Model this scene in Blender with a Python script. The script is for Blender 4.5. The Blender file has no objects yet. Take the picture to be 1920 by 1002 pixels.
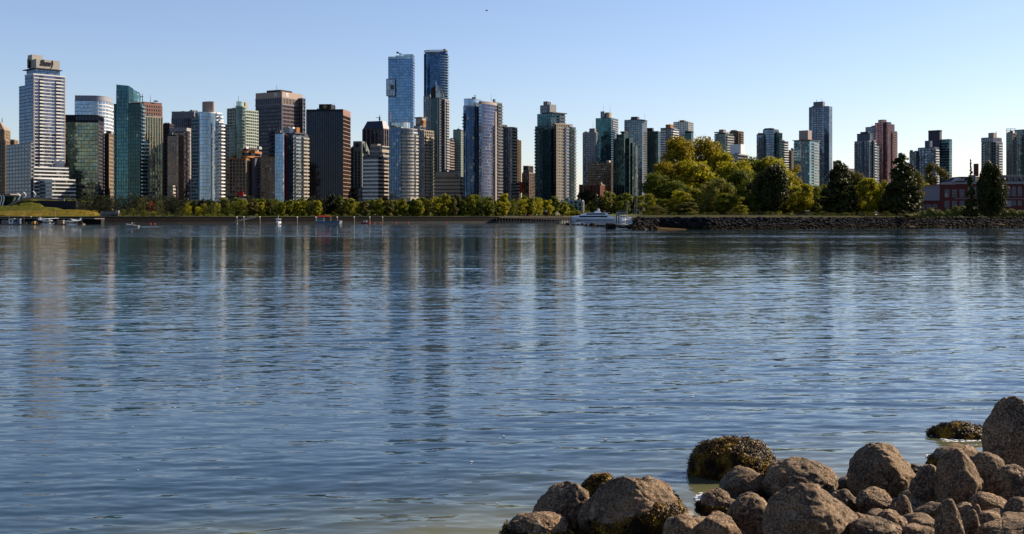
import bpy, bmesh, math, random
import numpy as np
from mathutils import Vector, Matrix, noise as mnoise
R_ = math.radians
scn = bpy.context.scene
COL = scn.collection
# ---------------------------------------------------------------- camera, sky, sun, exposure
FPX, CX, HY, EYE = 2150.0, 960.0, 406.0, 4.5
cam_d = bpy.data.cameras.new('camera'); cam = bpy.data.objects.new('camera', cam_d); COL.objects.link(cam)
cam.location = (0, 0, EYE); cam.rotation_euler = (R_(90), 0, 0)
cam_d.sensor_width = 36; cam_d.lens = FPX*36/1920; cam_d.shift_y = -(501-HY)/1920
cam_d.clip_start = 0.5; cam_d.clip_end = 30000
scn.camera = cam
SUN_AZ, SUN_EL = 66.0, 31.0      # azimuth clockwise from +Y (to the right of the view)
w = bpy.data.worlds.new('World'); scn.world = w; w.use_nodes = True
nt = w.node_tree
bg = nt.nodes['Background']
sky = nt.nodes.new('ShaderNodeTexSky'); sky.sky_type = 'NISHITA'; sky.sun_disc = False
sky.sun_elevation = R_(SUN_EL); sky.sun_rotation = R_(SUN_AZ)
sky.air_density = 1.0; sky.dust_density = 0.3; sky.ozone_density = 3.0; sky.altitude = 0
tint = nt.nodes.new('ShaderNodeMix'); tint.data_type = 'RGBA'; tint.blend_type = 'MULTIPLY'; tint.inputs[0].default_value = 1; tint.inputs[7].default_value = (1.0, 0.925, 1.0, 1)
nt.links.new(sky.outputs[0], tint.inputs[6]); 
k1 = nt.nodes.new('ShaderNodeVectorMath'); k1.operation = 'SCALE'; k1.inputs['Scale'].default_value = 0.1
gm = nt.nodes.new('ShaderNodeGamma'); gm.inputs[1].default_value = 1.0
k2 = nt.nodes.new('ShaderNodeVectorMath'); k2.operation = 'SCALE'; k2.inputs['Scale'].default_value = 9.6
nt.links.new(tint.outputs[2], k1.inputs[0]); nt.links.new(k1.outputs[0], gm.inputs[0]); nt.links.new(gm.outputs[0], k2.inputs[0]); nt.links.new(k2.outputs[0], bg.inputs[0]); bg.inputs[1].default_value = 0.065
sd = bpy.data.lights.new('sun', 'SUN'); sd.energy = 5.0; sd.angle = R_(0.5); sd.color = (1, 0.84, 0.64)
so = bpy.data.objects.new('sun', sd); COL.objects.link(so)
dv = Vector((math.sin(R_(SUN_AZ))*math.cos(R_(SUN_EL)), math.cos(R_(SUN_AZ))*math.cos(R_(SUN_EL)), math.sin(R_(SUN_EL))))
so.rotation_euler = dv.to_track_quat('Z', 'Y').to_euler(); so.location = (300, 100, 300)
scn.view_settings.view_transform = 'Standard'; scn.view_settings.look = 'None'
scn.view_settings.exposure = 1.24; scn.view_settings.gamma = 1
scn.render.engine = 'CYCLES'
try:
    scn.cycles.use_denoising = True; scn.cycles.denoiser = 'OPENIMAGEDENOISE'
    scn.cycles.denoising_prefilter = 'ACCURATE'
except Exception: pass
scn.cycles.max_bounces = 5; scn.cycles.diffuse_bounces = 2; scn.cycles.glossy_bounces = 3
scn.cycles.transmission_bounces = 3; scn.cycles.caustics_reflective = False; scn.cycles.caustics_refractive = False
scn.cycles.sample_clamp_indirect = 4

# ---------------------------------------------------------------- helpers
def W(px, py, D):
    """photo pixel at distance D -> world point"""
    return Vector(((px-CX)/FPX*D, D, EYE-(py-HY)/FPX*D))
def link(o, parent=None):
    COL.objects.link(o)
    if parent is not None: o.parent = parent
    return o
def empty(name, loc, rz=0.0, label=None, cat=None, group=None):
    o = bpy.data.objects.new(name, None); link(o)
    o.location = loc; o.rotation_euler = (0, 0, rz); o.empty_display_size = 1
    if label: o['label'] = label
    if cat: o['category'] = cat
    if group: o['group'] = group
    return o
def tag(o, label=None, cat=None, group=None, kind=None):
    if label: o['label'] = label
    if cat: o['category'] = cat
    if group: o['group'] = group
    if kind: o['kind'] = kind
    return o
class MB:
    def __init__(s): s.v = []; s.f = []; s.m = []; s.mats = []; s.smooth = False
    def mi(s, m):
        if m is None: return 0
        if m not in s.mats: s.mats.append(m)
        return s.mats.index(m)
    def face(s, pts, m=None):
        n = len(s.v); s.v += [tuple(p) for p in pts]; s.f.append(tuple(range(n, n+len(pts)))); s.m.append(s.mi(m))
    def box(s, x0, x1, y0, y1, z0, z1, m=None):
        n = len(s.v)
        s.v += [(x0,y0,z0),(x1,y0,z0),(x1,y1,z0),(x0,y1,z0),(x0,y0,z1),(x1,y0,z1),(x1,y1,z1),(x0,y1,z1)]
        i = s.mi(m)
        for q in ((3,2,1,0),(4,5,6,7),(0,1,5,4),(1,2,6,5),(2,3,7,6),(3,0,4,7)):
            s.f.append(tuple(n+k for k in q)); s.m.append(i)
    def prism(s, poly, z0, z1, m=None, top=None):
        n = len(s.v); k = len(poly); i = s.mi(m)
        s.v += [(p[0], p[1], z0) for p in poly] + [(p[0], p[1], (top[j] if top else z1)) for j, p in enumerate(poly)]
        for j in range(k):
            a, b = j, (j+1) % k
            s.f.append((n+a, n+b, n+k+b, n+k+a)); s.m.append(i)
        s.f.append(tuple(n+k+j for j in range(k))); s.m.append(i)
        s.f.append(tuple(n+j for j in reversed(range(k)))); s.m.append(i)
    def tube(s, a, b, r0, r1=None, seg=6, m=None):
        a = Vector(a); b = Vector(b); r1 = r0 if r1 is None else r1
        d = (b-a).normalized(); u = d.orthogonal().normalized(); v = d.cross(u)
        n = len(s.v); i = s.mi(m)
        for c, r in ((a, r0), (b, r1)):
            for k in range(seg):
                t = 2*math.pi*k/seg; s.v.append(tuple(c+u*math.cos(t)*r+v*math.sin(t)*r))
        for k in range(seg):
            l = (k+1) % seg
            s.f.append((n+k, n+l, n+seg+l, n+seg+k)); s.m.append(i)
        s.f.append(tuple(n+seg+k for k in range(seg))); s.m.append(i)
        s.f.append(tuple(n+k for k in reversed(range(seg)))); s.m.append(i)
    def loft(s, rings, m=None, cap=True):
        n = len(s.v); k = len(rings[0]); i = s.mi(m)
        for r in rings: s.v += [tuple(p) for p in r]
        for j in range(len(rings)-1):
            for q in range(k):
                p = (q+1) % k
                s.f.append((n+j*k+q, n+j*k+p, n+(j+1)*k+p, n+(j+1)*k+q)); s.m.append(i)
        if cap:
            s.f.append(tuple(n+q for q in reversed(range(k)))); s.m.append(i)
            s.f.append(tuple(n+(len(rings)-1)*k+q for q in range(k))); s.m.append(i)
    def mesh(s, name, mat=None):
        me = bpy.data.meshes.new(name); me.from_pydata(s.v, [], s.f)
        ms = s.mats if s.mats else [mat]
        for m in ms: me.materials.append(m)
        if len(ms) > 1: me.polygons.foreach_set('material_index', s.m)
        if s.smooth: me.polygons.foreach_set('use_smooth', [True]*len(me.polygons))
        me.update(); return me
    def build(s, name, mat=None, parent=None):
        if not s.f: return None
        return link(bpy.data.objects.new(name, s.mesh(name, mat)), parent)

# ---------------------------------------------------------------- materials
_M = {}; ALB = 0.52; GLB = 0.76
def nodes_of(name):
    m = bpy.data.materials.new(name); m.use_nodes = True
    return m, m.node_tree, m.node_tree.nodes['Principled BSDF']
def N(t, typ, **kw):
    n = t.nodes.new(typ)
    for k, v in kw.items(): setattr(n, k, v)
    return n
def mth(t, op, a, b=None, c=None):
    n = t.nodes.new('ShaderNodeMath'); n.operation = op
    for i, x in enumerate((a, b, c)):
        if x is None: continue
        if isinstance(x, (int, float)): n.inputs[i].default_value = x
        else: t.links.new(x, n.inputs[i])
    return n.outputs[0]
def vmth(t, op, a, b=None, sc=None):
    n = t.nodes.new('ShaderNodeVectorMath'); n.operation = op
    for i, x in enumerate((a, b)):
        if x is None: continue
        if isinstance(x, (tuple, list)): n.inputs[i].default_value = x
        else: t.links.new(x, n.inputs[i])
    if sc is not None:
        if isinstance(sc, (int, float)): n.inputs['Scale'].default_value = sc
        else: t.links.new(sc, n.inputs['Scale'])
    return n.outputs[0]
def mixc(t, f, a, b):
    n = t.nodes.new('ShaderNodeMix'); n.data_type = 'RGBA'
    for i, x in ((0, f), (6, a), (7, b)):
        if isinstance(x, (int, float)): n.inputs[i].default_value = x
        elif isinstance(x, (tuple, list)): n.inputs[i].default_value = (*x[:3], 1)
        else: t.links.new(x, n.inputs[i])
    return n.outputs[2]
def ramp(t, x, stops):
    n = t.nodes.new('ShaderNodeValToRGB'); t.links.new(x, n.inputs[0])
    e = n.color_ramp.elements
    while len(e) < len(stops): e.new(0.5)
    for i, (p, c) in enumerate(stops):
        e[i].position = p; e[i].color = (*c, 1) if len(c) == 3 else c
    return n.outputs[0]
def paint(col, rough=0.7, metal=0.0, var=0.12, sc=0.15, name='paint'):
    key = ('p', col, rough, metal, var, sc)
    if key in _M: return _M[key]
    m, t, b = nodes_of(name); av = sum(col)/3; kk = ALB if av < .6 else .9; col = tuple(max(.002, kk*(av+(c-av)*1.15)) for c in col)
    g = N(t, 'ShaderNodeNewGeometry'); n = N(t, 'ShaderNodeTexNoise'); n.inputs['Scale'].default_value = sc; n.inputs['Detail'].default_value = 5
    n.inputs['Roughness'].default_value = 0.65
    t.links.new(g.outputs['Position'], n.inputs['Vector'])
    lo = tuple(c*(1-var*1.6) for c in col); hi = tuple(min(1, c*(1+var*1.6)) for c in col)
    t.links.new(mixc(t, n.outputs[0], lo, hi), b.inputs['Base Color'])
    b.inputs['Roughness'].default_value = rough; b.inputs['Metallic'].default_value = metal
    b.inputs['Specular IOR Level'].default_value = 0.12 if rough > .75 else 0.25 if rough > .45 else 0.5
    _M[key] = m; return m
def glass(col, metal=0.7, rough=0.08, pane=1.5, sh=3.0, var=0.5, blinds=0.06, wob=0.02, name='window_glass'):
    """coated curtain-wall glass: each pane a slightly different tint and tilt; a few with pale blinds"""
    key = ('g', col, metal, rough, pane, sh, var, blinds, wob)
    if key in _M: return _M[key]
    m, t, b = nodes_of(name); col = tuple(c*GLB for c in col)
    tc = N(t, 'ShaderNodeTexCoord'); g = N(t, 'ShaderNodeNewGeometry'); oi = N(t, 'ShaderNodeObjectInfo')
    v = vmth(t, 'ADD', tc.outputs['Object'], (0.37, 0.41, 0.2))
    v = vmth(t, 'DIVIDE', v, (pane, pane, sh)); v = vmth(t, 'FLOOR', v)
    cb = N(t, 'ShaderNodeCombineXYZ'); t.links.new(mth(t, 'MULTIPLY', oi.outputs['Random'], 317.0), cb.inputs[2])
    v = vmth(t, 'ADD', v, cb.outputs[0])
    wn = N(t, 'ShaderNodeTexWhiteNoise'); wn.noise_dimensions = '3D'; t.links.new(v, wn.inputs['Vector'])
    n = N(t, 'ShaderNodeTexNoise'); n.inputs['Scale'].default_value = 0.035; n.inputs['Detail'].default_value = 4
    t.links.new(g.outputs['Position'], n.inputs['Vector'])
    fac = mth(t, 'ADD', mth(t, 'MULTIPLY', wn.outputs['Value'], 0.55), mth(t, 'MULTIPLY', ramp(t, n.outputs[0], [(0.35, (0,0,0)), (0.65, (1,1,1))]), 0.45))  # broad mottling paints reflections of neighbouring buildings into the tint
    lo = tuple(c*(1-var) for c in col); hi = tuple(min(1, c*(1+var)) for c in col)
    c = mixc(t, fac, lo, hi)
    bl = mth(t, 'GREATER_THAN', N_sep(t, wn.outputs['Color'], 1), 1-blinds)
    c = mixc(t, mth(t, 'MULTIPLY', bl, 0.4), c, (0.38, 0.36, 0.33))
    t.links.new(c, b.inputs['Base Color'])
    t.links.new(mth(t, 'SUBTRACT', metal, mth(t, 'MULTIPLY', bl, metal*0.5)), b.inputs['Metallic'])
    b.inputs['Roughness'].default_value = rough; b.inputs['Specular Tint'].default_value = (0.62, 0.78, 1, 1)
    jit = vmth(t, 'SCALE', vmth(t, 'SUBTRACT', wn.outputs['Color'], (0.5, 0.5, 0.5)), None, wob*2)
    n2 = N(t, 'ShaderNodeTexNoise'); n2.inputs['Scale'].default_value = 0.25; t.links.new(g.outputs['Position'], n2.inputs['Vector'])
    jit2 = vmth(t, 'SCALE', vmth(t, 'SUBTRACT', n2.outputs['Color'], (0.5, 0.5, 0.5)), None, wob*3)
    nn = vmth(t, 'NORMALIZE', vmth(t, 'ADD', vmth(t, 'ADD', g.outputs['Normal'], jit), jit2))
    t.links.new(nn, b.inputs['Normal'])
    _M[key] = m; return m
def N_sep(t, col, i):
    s = t.nodes.new('ShaderNodeSeparateColor'); t.links.new(col, s.inputs[0]); return s.outputs[i]
def leafmat(col, col2, trans=0.35, name='foliage'):
    key = ('l', col, col2, trans)
    if key in _M: return _M[key]
    m, t, b = nodes_of(name)
    g = N(t, 'ShaderNodeNewGeometry'); oi = N(t, 'ShaderNodeObjectInfo')
    n = N(t, 'ShaderNodeTexNoise'); n.inputs['Scale'].default_value = 0.55; n.inputs['Detail'].default_value = 3
    t.links.new(vmth(t, 'ADD', g.outputs['Position'], vmth(t, 'SCALE', (1.0, 2.0, 3.0), None, mth(t, 'MULTIPLY', oi.outputs['Random'], 50.0))), n.inputs['Vector'])
    f = mth(t, 'ADD', mth(t, 'MULTIPLY', mth(t, 'SUBTRACT', n.outputs[0], 0.5), 1.7), mth(t, 'ADD', 0.25, mth(t, 'MULTIPLY', g.outputs['Random Per Island'], 0.5)))
    f = mth(t, 'MINIMUM', mth(t, 'MAXIMUM', f, 0.0), 1.0)
    c = mixc(t, f, col, col2)
    t.links.new(c, b.inputs['Base Color']); b.inputs['Roughness'].default_value = 0.55; b.inputs['Specular IOR Level'].default_value = 0.08
    tr = N(t, 'ShaderNodeBsdfTranslucent'); t.links.new(c, tr.inputs[0])
    mx = N(t, 'ShaderNodeMixShader'); mx.inputs[0].default_value = trans
    t.links.new(b.outputs[0], mx.inputs[1]); t.links.new(tr.outputs[0], mx.inputs[2])
    t.links.new(mx.outputs[0], t.nodes['Material Output'].inputs[0])
    _M[key] = m; return m
WHITE = paint((0.75, 0.75, 0.74), 0.5, var=0.05); OFFWHITE = paint((0.55, 0.54, 0.52), 0.6)
DARKM = paint((0.02, 0.02, 0.025), 0.4); STEEL = paint((0.35, 0.36, 0.38), 0.35, 0.6)
CONC = paint((0.33, 0.32, 0.30), 0.8)

# ---------------------------------------------------------------- water
def water_material():
    m, t, b = nodes_of('harbour_water')
    g = N(t, 'ShaderNodeNewGeometry'); P = g.outputs['Position']
    sp = N(t, 'ShaderNodeSeparateXYZ'); t.links.new(P, sp.inputs[0]); X, Y = sp.outputs[0], sp.outputs[1]
    def layer(sx, sy, ax, ay, fac=None, rot=0.0, det=1.0):
        mp = N(t, 'ShaderNodeMapping'); t.links.new(P, mp.inputs[0])
        mp.inputs['Rotation'].default_value = (0, 0, R_(rot)); mp.inputs['Scale'].default_value = (sx, sy, 1)
        n = N(t, 'ShaderNodeTexNoise'); n.inputs['Scale'].default_value = 1; n.inputs['Detail'].default_value = det
        t.links.new(mp.outputs[0], n.inputs['Vector'])
        v = vmth(t, 'MULTIPLY', vmth(t, 'SUBTRACT', n.outputs['Color'], (0.5, 0.5, 0.5)), (ax, ay, 0))
        return vmth(t, 'SCALE', v, None, fac) if fac is not None else v
    dist = mth(t, 'POWER', mth(t, 'ADD', mth(t, 'MULTIPLY', X, X), mth(t, 'MULTIPLY', Y, Y)), 0.5)
    mr = N(t, 'ShaderNodeMapRange'); mr.interpolation_type = 'SMOOTHSTEP'; t.links.new(dist, mr.inputs[0])
    mr.inputs[1].default_value = 60; mr.inputs[2].default_value = 220
    far = mr.outputs[0]
    # calm and breezy patches
    mp = N(t, 'ShaderNodeMapping'); t.links.new(P, mp.inputs[0]); mp.inputs['Rotation'].default_value = (0, 0, R_(-9)); mp.inputs['Scale'].default_value = (0.004, 0.022, 1)
    pn = N(t, 'ShaderNodeTexNoise'); pn.inputs['Scale'].default_value = 1; pn.inputs['Detail'].default_value = 4; t.links.new(mp.outputs[0], pn.inputs['Vector'])
    patch = mth(t, 'ADD', 0.45, mth(t, 'MULTIPLY', ramp(t, pn.outputs[0], [(0.35, (0,0,0)), (0.65, (1,1,1))]), 0.8))
    br = N(t, 'ShaderNodeMapRange'); br.interpolation_type = 'SMOOTHSTEP'
    t.links.new(mth(t, 'ADD', dist, mth(t, 'MULTIPLY', mth(t, 'SUBTRACT', pn.outputs[0], .5), 260.0)), br.inputs[0]); br.inputs[1].default_value = 240; br.inputs[2].default_value = 330
    breeze = mth(t, 'ADD', 1.0, mth(t, 'MULTIPLY', br.outputs[0], 1.9))
    nearf = mth(t, 'SUBTRACT', 1.0, mth(t, 'MULTIPLY', far, 0.45)); pf = mth(t, 'MULTIPLY', patch, nearf)
    s = layer(1.3, 6.0, 0.11, 0.22, pf, 6)
    s = vmth(t, 'ADD', s, layer(4.0, 14.0, 0.08, 0.14, pf, -5))
    s = vmth(t, 'ADD', s, layer(0.45, 2.4, 0.07, WY1, mth(t, 'MULTIPLY', mth(t, 'MULTIPLY', far, patch), breeze), 5))
    s = vmth(t, 'ADD', s, layer(0.09, 0.5, 0.05, WY2, mth(t, 'MULTIPLY', mth(t, 'MULTIPLY', far, patch), breeze), -6))
    nn = vmth(t, 'NORMALIZE', vmth(t, 'ADD', g.outputs['Normal'], s))
    t.links.new(nn, b.inputs['Normal'])
    # turbid sandy shallows beside the stones, deep blue-green elsewhere
    d = mth(t, 'SUBTRACT', mth(t, 'SUBTRACT', Y, 15.8), mth(t, 'MULTIPLY', X, 0.62))
    n = N(t, 'ShaderNodeTexNoise'); n.inputs['Scale'].default_value = 0.5; n.inputs['Detail'].default_value = 3; t.links.new(P, n.inputs['Vector'])
    d = mth(t, 'ADD', d, mth(t, 'MULTIPLY', mth(t, 'SUBTRACT', n.outputs[0], 0.5), 4.0))
    c = ramp(t, mth(t, 'DIVIDE', d, 6.5), [(0.0, (0.10, 0.098, 0.045)), (0.3, (0.05, 0.058, 0.034)), (0.65, (0.016, 0.030, 0.034)), (1.0, (0.011, 0.027, 0.040))])
    t.links.new(c, b.inputs['Base Color'])
    b.inputs['Roughness'].default_value = 0.04; b.inputs['IOR'].default_value = 1.33
    b.inputs['Specular IOR Level'].default_value = 0.5
    return m
WY1, WY2 = 0.18, 0.09
def build_water():
    r = np.random.RandomState(4)
    ys = 11.0*np.exp(np.arange(0, 860)*0.0032)            # 11 .. 172 m, fine rows
    ys = np.concatenate([ys, ys[-1]*np.exp(np.arange(1, 60)*0.048)])
    nc = 760; fx = np.linspace(-0.62, 0.62, nc)
    Yg = np.repeat(ys[:, None], nc, 1); Xg = Yg*fx[None, :]
    dy = np.gradient(ys)[:, None]; dx = ys[:, None]*1.24/nc
    Z = np.zeros_like(Yg)
    lam = np.exp(r.uniform(math.log(0.20), math.log(6.0), 120))
    ang = r.normal(R_(97), 0.33, 120)                       # travel direction: crests run nearly across the view
    ph = r.uniform(0, 2*math.pi, 120)
    mod = 0.75+0.35*np.sin(Xg*0.11+Yg*0.05+1)*np.sin(Yg*0.17-Xg*0.04)+0.2*np.sin(Xg*0.31-Yg*0.23)
    for l, a, p in zip(lam, ang, ph):
        k = 2*math.pi/l; kx, ky = k*math.cos(a), k*math.sin(a)
        slope = 0.0070*(0.5 if l > 1.6 else 1.0)*(1.4 if l < .8 else 1)
        sp = np.maximum(dy*abs(math.sin(a)), dx*abs(math.cos(a)))
        fade = np.clip((l/sp-2.6)/2.4, 0, 1)
        Z += fade*slope/k*np.sin(kx*Xg+ky*Yg+p+0.5*np.sin(Xg*0.35+p)*min(1, l))
    # a few isolated longer wavelets (boat wash) crossing obliquely
    for (off, amp, l, sl) in ((44, 0.030, 1.6, 0.20), (37, 0.022, 1.3, 0.17), (54, 0.035, 2.0, 0.22), (27, .018, 1.1, 0.14), (70, .03, 2.4, .2)):
        q = Yg-off-sl*Xg-0.8*np.sin(Xg*0.25+off)
        Z += amp*np.exp(-(q/(l*1.3))**2)*np.cos(2*math.pi*q/l)*(0.55+0.45*np.sin(Xg*0.5+off*3)*np.sin(Xg*0.21+off))
    edge = np.clip((0.62-np.abs(fx))/0.04, 0, 1)[None, :]
    Z *= mod*edge*np.clip((Yg-11)/1.0, 0, 1)*np.clip((170-Yg)/90, 0, 1)
    nr = len(ys); V = np.stack([Xg, Yg, Z], -1).reshape(-1, 3)
    idx = np.arange(nr*nc).reshape(nr, nc)
    q = np.stack([idx[:-1, :-1], idx[:-1, 1:], idx[1:, 1:], idx[1:, :-1]], -1).reshape(-1, 4)
    ymax = ys[-1]; x0, x1 = -0.62*ys, 0.62*ys
    ex = np.array([(-6000, ymax, 0), (-6000, -6000, 0), (6000, -6000, 0), (6000, ymax, 0)], float)
    nb = len(V); V = np.concatenate([V, ex])
    me = bpy.data.meshes.new('water')
    a, b_, c, d = idx[0, 0], idx[0, -1], idx[-1, 0], idx[-1, -1]
    left = [nb, nb+1] + [int(i) for i in idx[:, 0]]        # left side n-gon
    right = [nb+3] + [int(i) for i in idx[::-1, -1]] + [nb+2]
    back = [nb+1, nb+2] + [int(i) for i in idx[0, ::-1]]
    loops = np.concatenate([q.ravel(), np.array(left), np.array(right), np.array(back)]).astype(np.int32)
    starts = np.concatenate([np.arange(len(q))*4, [len(q)*4, len(q)*4+len(left), len(q)*4+len(left)+len(right)]]).astype(np.int32)
    tot = np.concatenate([np.full(len(q), 4), [len(left), len(right), len(back)]]).astype(np.int32)
    me.vertices.add(len(V)); me.vertices.foreach_set('co', V.ravel())
    me.loops.add(len(loops)); me.loops.foreach_set('vertex_index', loops)
    me.polygons.add(len(starts)); me.polygons.foreach_set('loop_start', starts); me.polygons.foreach_set('loop_total', tot)
    sm = np.ones(len(starts), bool); sm[-3:] = False
    me.polygons.foreach_set('use_smooth', sm)
    me.update(calc_edges=True); me.validate()
    me.materials.append(water_material())
    o = link(bpy.data.objects.new('water', me)); tag(o, kind='structure')
build_water()

# ---------------------------------------------------------------- land
GRASS = None
def ground_mat(c1, c2, sc=0.3, rough=0.9, name='ground'):
    m, t, b = nodes_of(name)
    g = N(t, 'ShaderNodeNewGeometry'); n = N(t, 'ShaderNodeTexNoise'); n.inputs['Scale'].default_value = sc; n.inputs['Detail'].default_value = 8
    n.inputs['Roughness'].default_value = 0.7
    t.links.new(g.outputs['Position'], n.inputs['Vector'])
    t.links.new(mixc(t, ramp(t, n.outputs[0], [(0.35, (0,0,0)), (0.65, (1,1,1))]), c1, c2), b.inputs['Base Color'])
    bp = N(t, 'ShaderNodeBump'); bp.inputs['Strength'].default_value = 0.6; bp.inputs['Distance'].default_value = 0.2
    t.links.new(n.outputs[0], bp.inputs['Height']); t.links.new(bp.outputs[0], b.inputs['Normal'])
    b.inputs['Roughness'].default_value = rough; b.inputs['Specular IOR Level'].default_value = 0.03
    return m
SHORE = [(-900, 640), (-60, 640), (190, 645), (330, 665), (700, 730), (930, 780), (1064, 860), (1067, 1000), (1250, 1130), (1700, 1180), (2400, 1180)]
SH = [Vector(((x-CX)/FPX*D, D, 0)) for x, D in SHORE]
def shoreD(px):
    for (a, da), (b, db) in zip(SHORE, SHORE[1:]):
        if a <= px <= b: return da+(db-da)*(px-a)/(b-a)
    return 1180
def build_land():
    gm = ground_mat((0.025, 0.035, 0.006), (0.09, 0.095, 0.014), 0.12, name='park_ground')
    mb = MB(); n = len(SH)
    rows = []
    for off, z in ((0.4, 4.2), (6.2, 4.38), (15, 4.95), (60, 6.0), (300, 9.0), (5000, 12.0)):
        rows.append([(p.x+(-off*0.15 if off < 400 else p.x*3), p.y+off, z) for p in SH])
    for a, b in zip(rows, rows[1:]):
        for i in range(n-1): mb.face([a[i], a[i+1], b[i+1], b[i]])
    o = mb.build('city_ground', gm); tag(o, kind='structure')
    # stone seawall with a cap
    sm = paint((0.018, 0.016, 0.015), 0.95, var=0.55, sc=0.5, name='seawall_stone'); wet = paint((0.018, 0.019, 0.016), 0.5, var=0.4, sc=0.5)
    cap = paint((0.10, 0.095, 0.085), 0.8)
    root = empty('seawall', (0, 0, 0), 0, 'long dark stone seawall running along the far shore under the trees', 'seawall')
    w1, w2, w3 = MB(), MB(), MB()
    for i in range(n-1):
        a, b = SH[i], SH[i+1]
        d = (b-a).normalized(); nn = Vector((d.y, -d.x, 0))
        def P(p, off, z): return (p.x+nn.x*off, p.y+nn.y*off, z)
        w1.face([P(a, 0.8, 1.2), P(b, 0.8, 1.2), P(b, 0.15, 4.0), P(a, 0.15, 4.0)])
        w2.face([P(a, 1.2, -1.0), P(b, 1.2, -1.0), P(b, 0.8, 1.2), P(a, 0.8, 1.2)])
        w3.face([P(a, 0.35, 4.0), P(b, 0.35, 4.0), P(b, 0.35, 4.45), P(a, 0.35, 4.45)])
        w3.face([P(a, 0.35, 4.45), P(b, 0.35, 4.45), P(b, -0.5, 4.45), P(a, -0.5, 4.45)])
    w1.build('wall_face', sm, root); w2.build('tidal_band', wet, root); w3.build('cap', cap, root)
    # promenade path
    pm = paint((0.16, 0.15, 0.13), 0.85, name='path_paving'); mb = MB()
    for i in range(n-1):
        a, b = SH[i], SH[i+1]
        mb.face([(a.x, a.y+0.8, 4.35), (b.x, b.y+0.8, 4.35), (b.x-0.9, b.y+6, 4.38), (a.x-0.9, a.y+6, 4.38)])
    tag(mb.build('promenade_path', pm), kind='structure')
    # wooded backdrop land behind and beside the camera (real shore the camera stands on)
    bm = ground_mat((0.05, 0.045, 0.035), (0.11, 0.10, 0.08), 1.5, name='beach_gravel'); mb = MB()
    def g(x, y): return 0.13*(16.2+0.62*x-y)-0.12
    nx, ny = 40, 30
    for i in range(nx):
        for j in range(ny):
            xs = [-26+i*1.6, -26+(i+1)*1.6]; vs = [-3+j*0.95, -3+(j+1)*0.95]
            pts = []
            for (x, v) in ((xs[0], vs[0]), (xs[1], vs[0]), (xs[1], vs[1]), (xs[0], vs[1])):
                y = v+0.62*x*0.9
                z = min(g(x, y), 2.2)+0.05*mnoise.noise(Vector((x*1.3, y*1.3, 0)))
                pts.append((x, y, z))
            mb.face(pts)
    o = mb.build('beach', bm); tag(o, kind='structure')
build_land()
# ---------------------------------------------------------------- tower kit
def F(slab=None, t=0.5, p=0.25, mull=None, s=3.0, w=0.2, d=0.2):
    return dict(slab=slab, t=t, p=p, mull=mull, s=s, w=w, d=d)
def arc(cx, cy, rx, ry, a0, a1, n):
    return [(cx+rx*math.cos(R_(a0+(a1-a0)*k/n)), cy+ry*math.sin(R_(a0+(a1-a0)*k/n))) for k in range(n+1)]
def footprint(L, R, shape, b=0.0):
    """outline (counter-clockwise) and the face name of each edge; near corner at (0,0), left face y=0, right face x=0"""
    if shape == 'box': pts = [(-L,0),(0,0),(0,R),(-L,R)]; fc = ['L','R','B','B']
    elif shape == 'round':
        a = arc(-L/2, R/2, L/2, R/2, 180, 540, 32)[:-1]; pts = a; fc = ['L']*20+['R']*4+['B']*8
        fc = ['L' if 180 <= 180+360*(i+.5)/32 < 315 else ('R' if 180+360*(i+.5)/32 < 450 else 'B') for i in range(32)]
    elif shape == 'corner':                                  # rounded near corner of radius b
        r = min(b, L*0.98, R*0.98); a = arc(-r, r, r, r, 270, 360, 10)
        pts = [(-L,0)]+a+[(0,R),(-L,R)]; fc = ['L']+['C']*10+['R','B','B']
    elif shape == 'bow':                                     # left face bulges out by b
        n = 12; a = [(-L+L*k/n, -b*(1-(2*k/n-1)**2)) for k in range(n+1)]
        pts = a+[(0,R),(-L,R)]; fc = ['L']*n+['R','B','B']
    elif shape == 'bowR':
        n = 12; a = [(b*(1-(2*k/n-1)**2), R*k/n) for k in range(n+1)]
        pts = [(-L,0)]+a+[(-L,R)]; fc = ['L']+['R']*n+['B','B']
    elif shape == 'rr':                                      # all corners rounded
        r = b; pts = []; fc = []
        for (cx, cy, a0, nf) in ((-L+r, r, 180, 'L'), (-r, r, 270, 'R'), (-r, R-r, 0, 'B'), (-L+r, R-r, 90, 'B')):
            a = arc(cx, cy, r, r, a0, a0+90, 6); pts += a; fc += (['L'] if a0 in (180,) else ['C'] if a0 == 270 else ['B'])*6+[nf]
    elif shape == 'cham':
        c = b; pts = [(-L+c,0),(-c,0),(0,c),(0,R-c),(-c,R),(-L+c,R),(-L,R-c),(-L,c)]; fc = ['L','C','R','B','B','B','B','B']
    return pts, fc
def offset_poly(pts, d):
    n = len(pts); out = []
    for i in range(n):
        p0, p1, p2 = pts[i-1], pts[i], pts[(i+1) % n]
        def nrm(a, b):
            dx, dy = b[0]-a[0], b[1]-a[1]; l = math.hypot(dx, dy) or 1e-6
            return (dy/l, -dx/l)
        n1, n2 = nrm(p0, p1), nrm(p1, p2)
        mx, my = n1[0]+n2[0], n1[1]+n2[1]; l2 = max(mx*mx+my*my, 0.3)
        k = 2*d/l2; out.append((p1[0]+mx*k, p1[1]+my*k))
    return out
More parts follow.
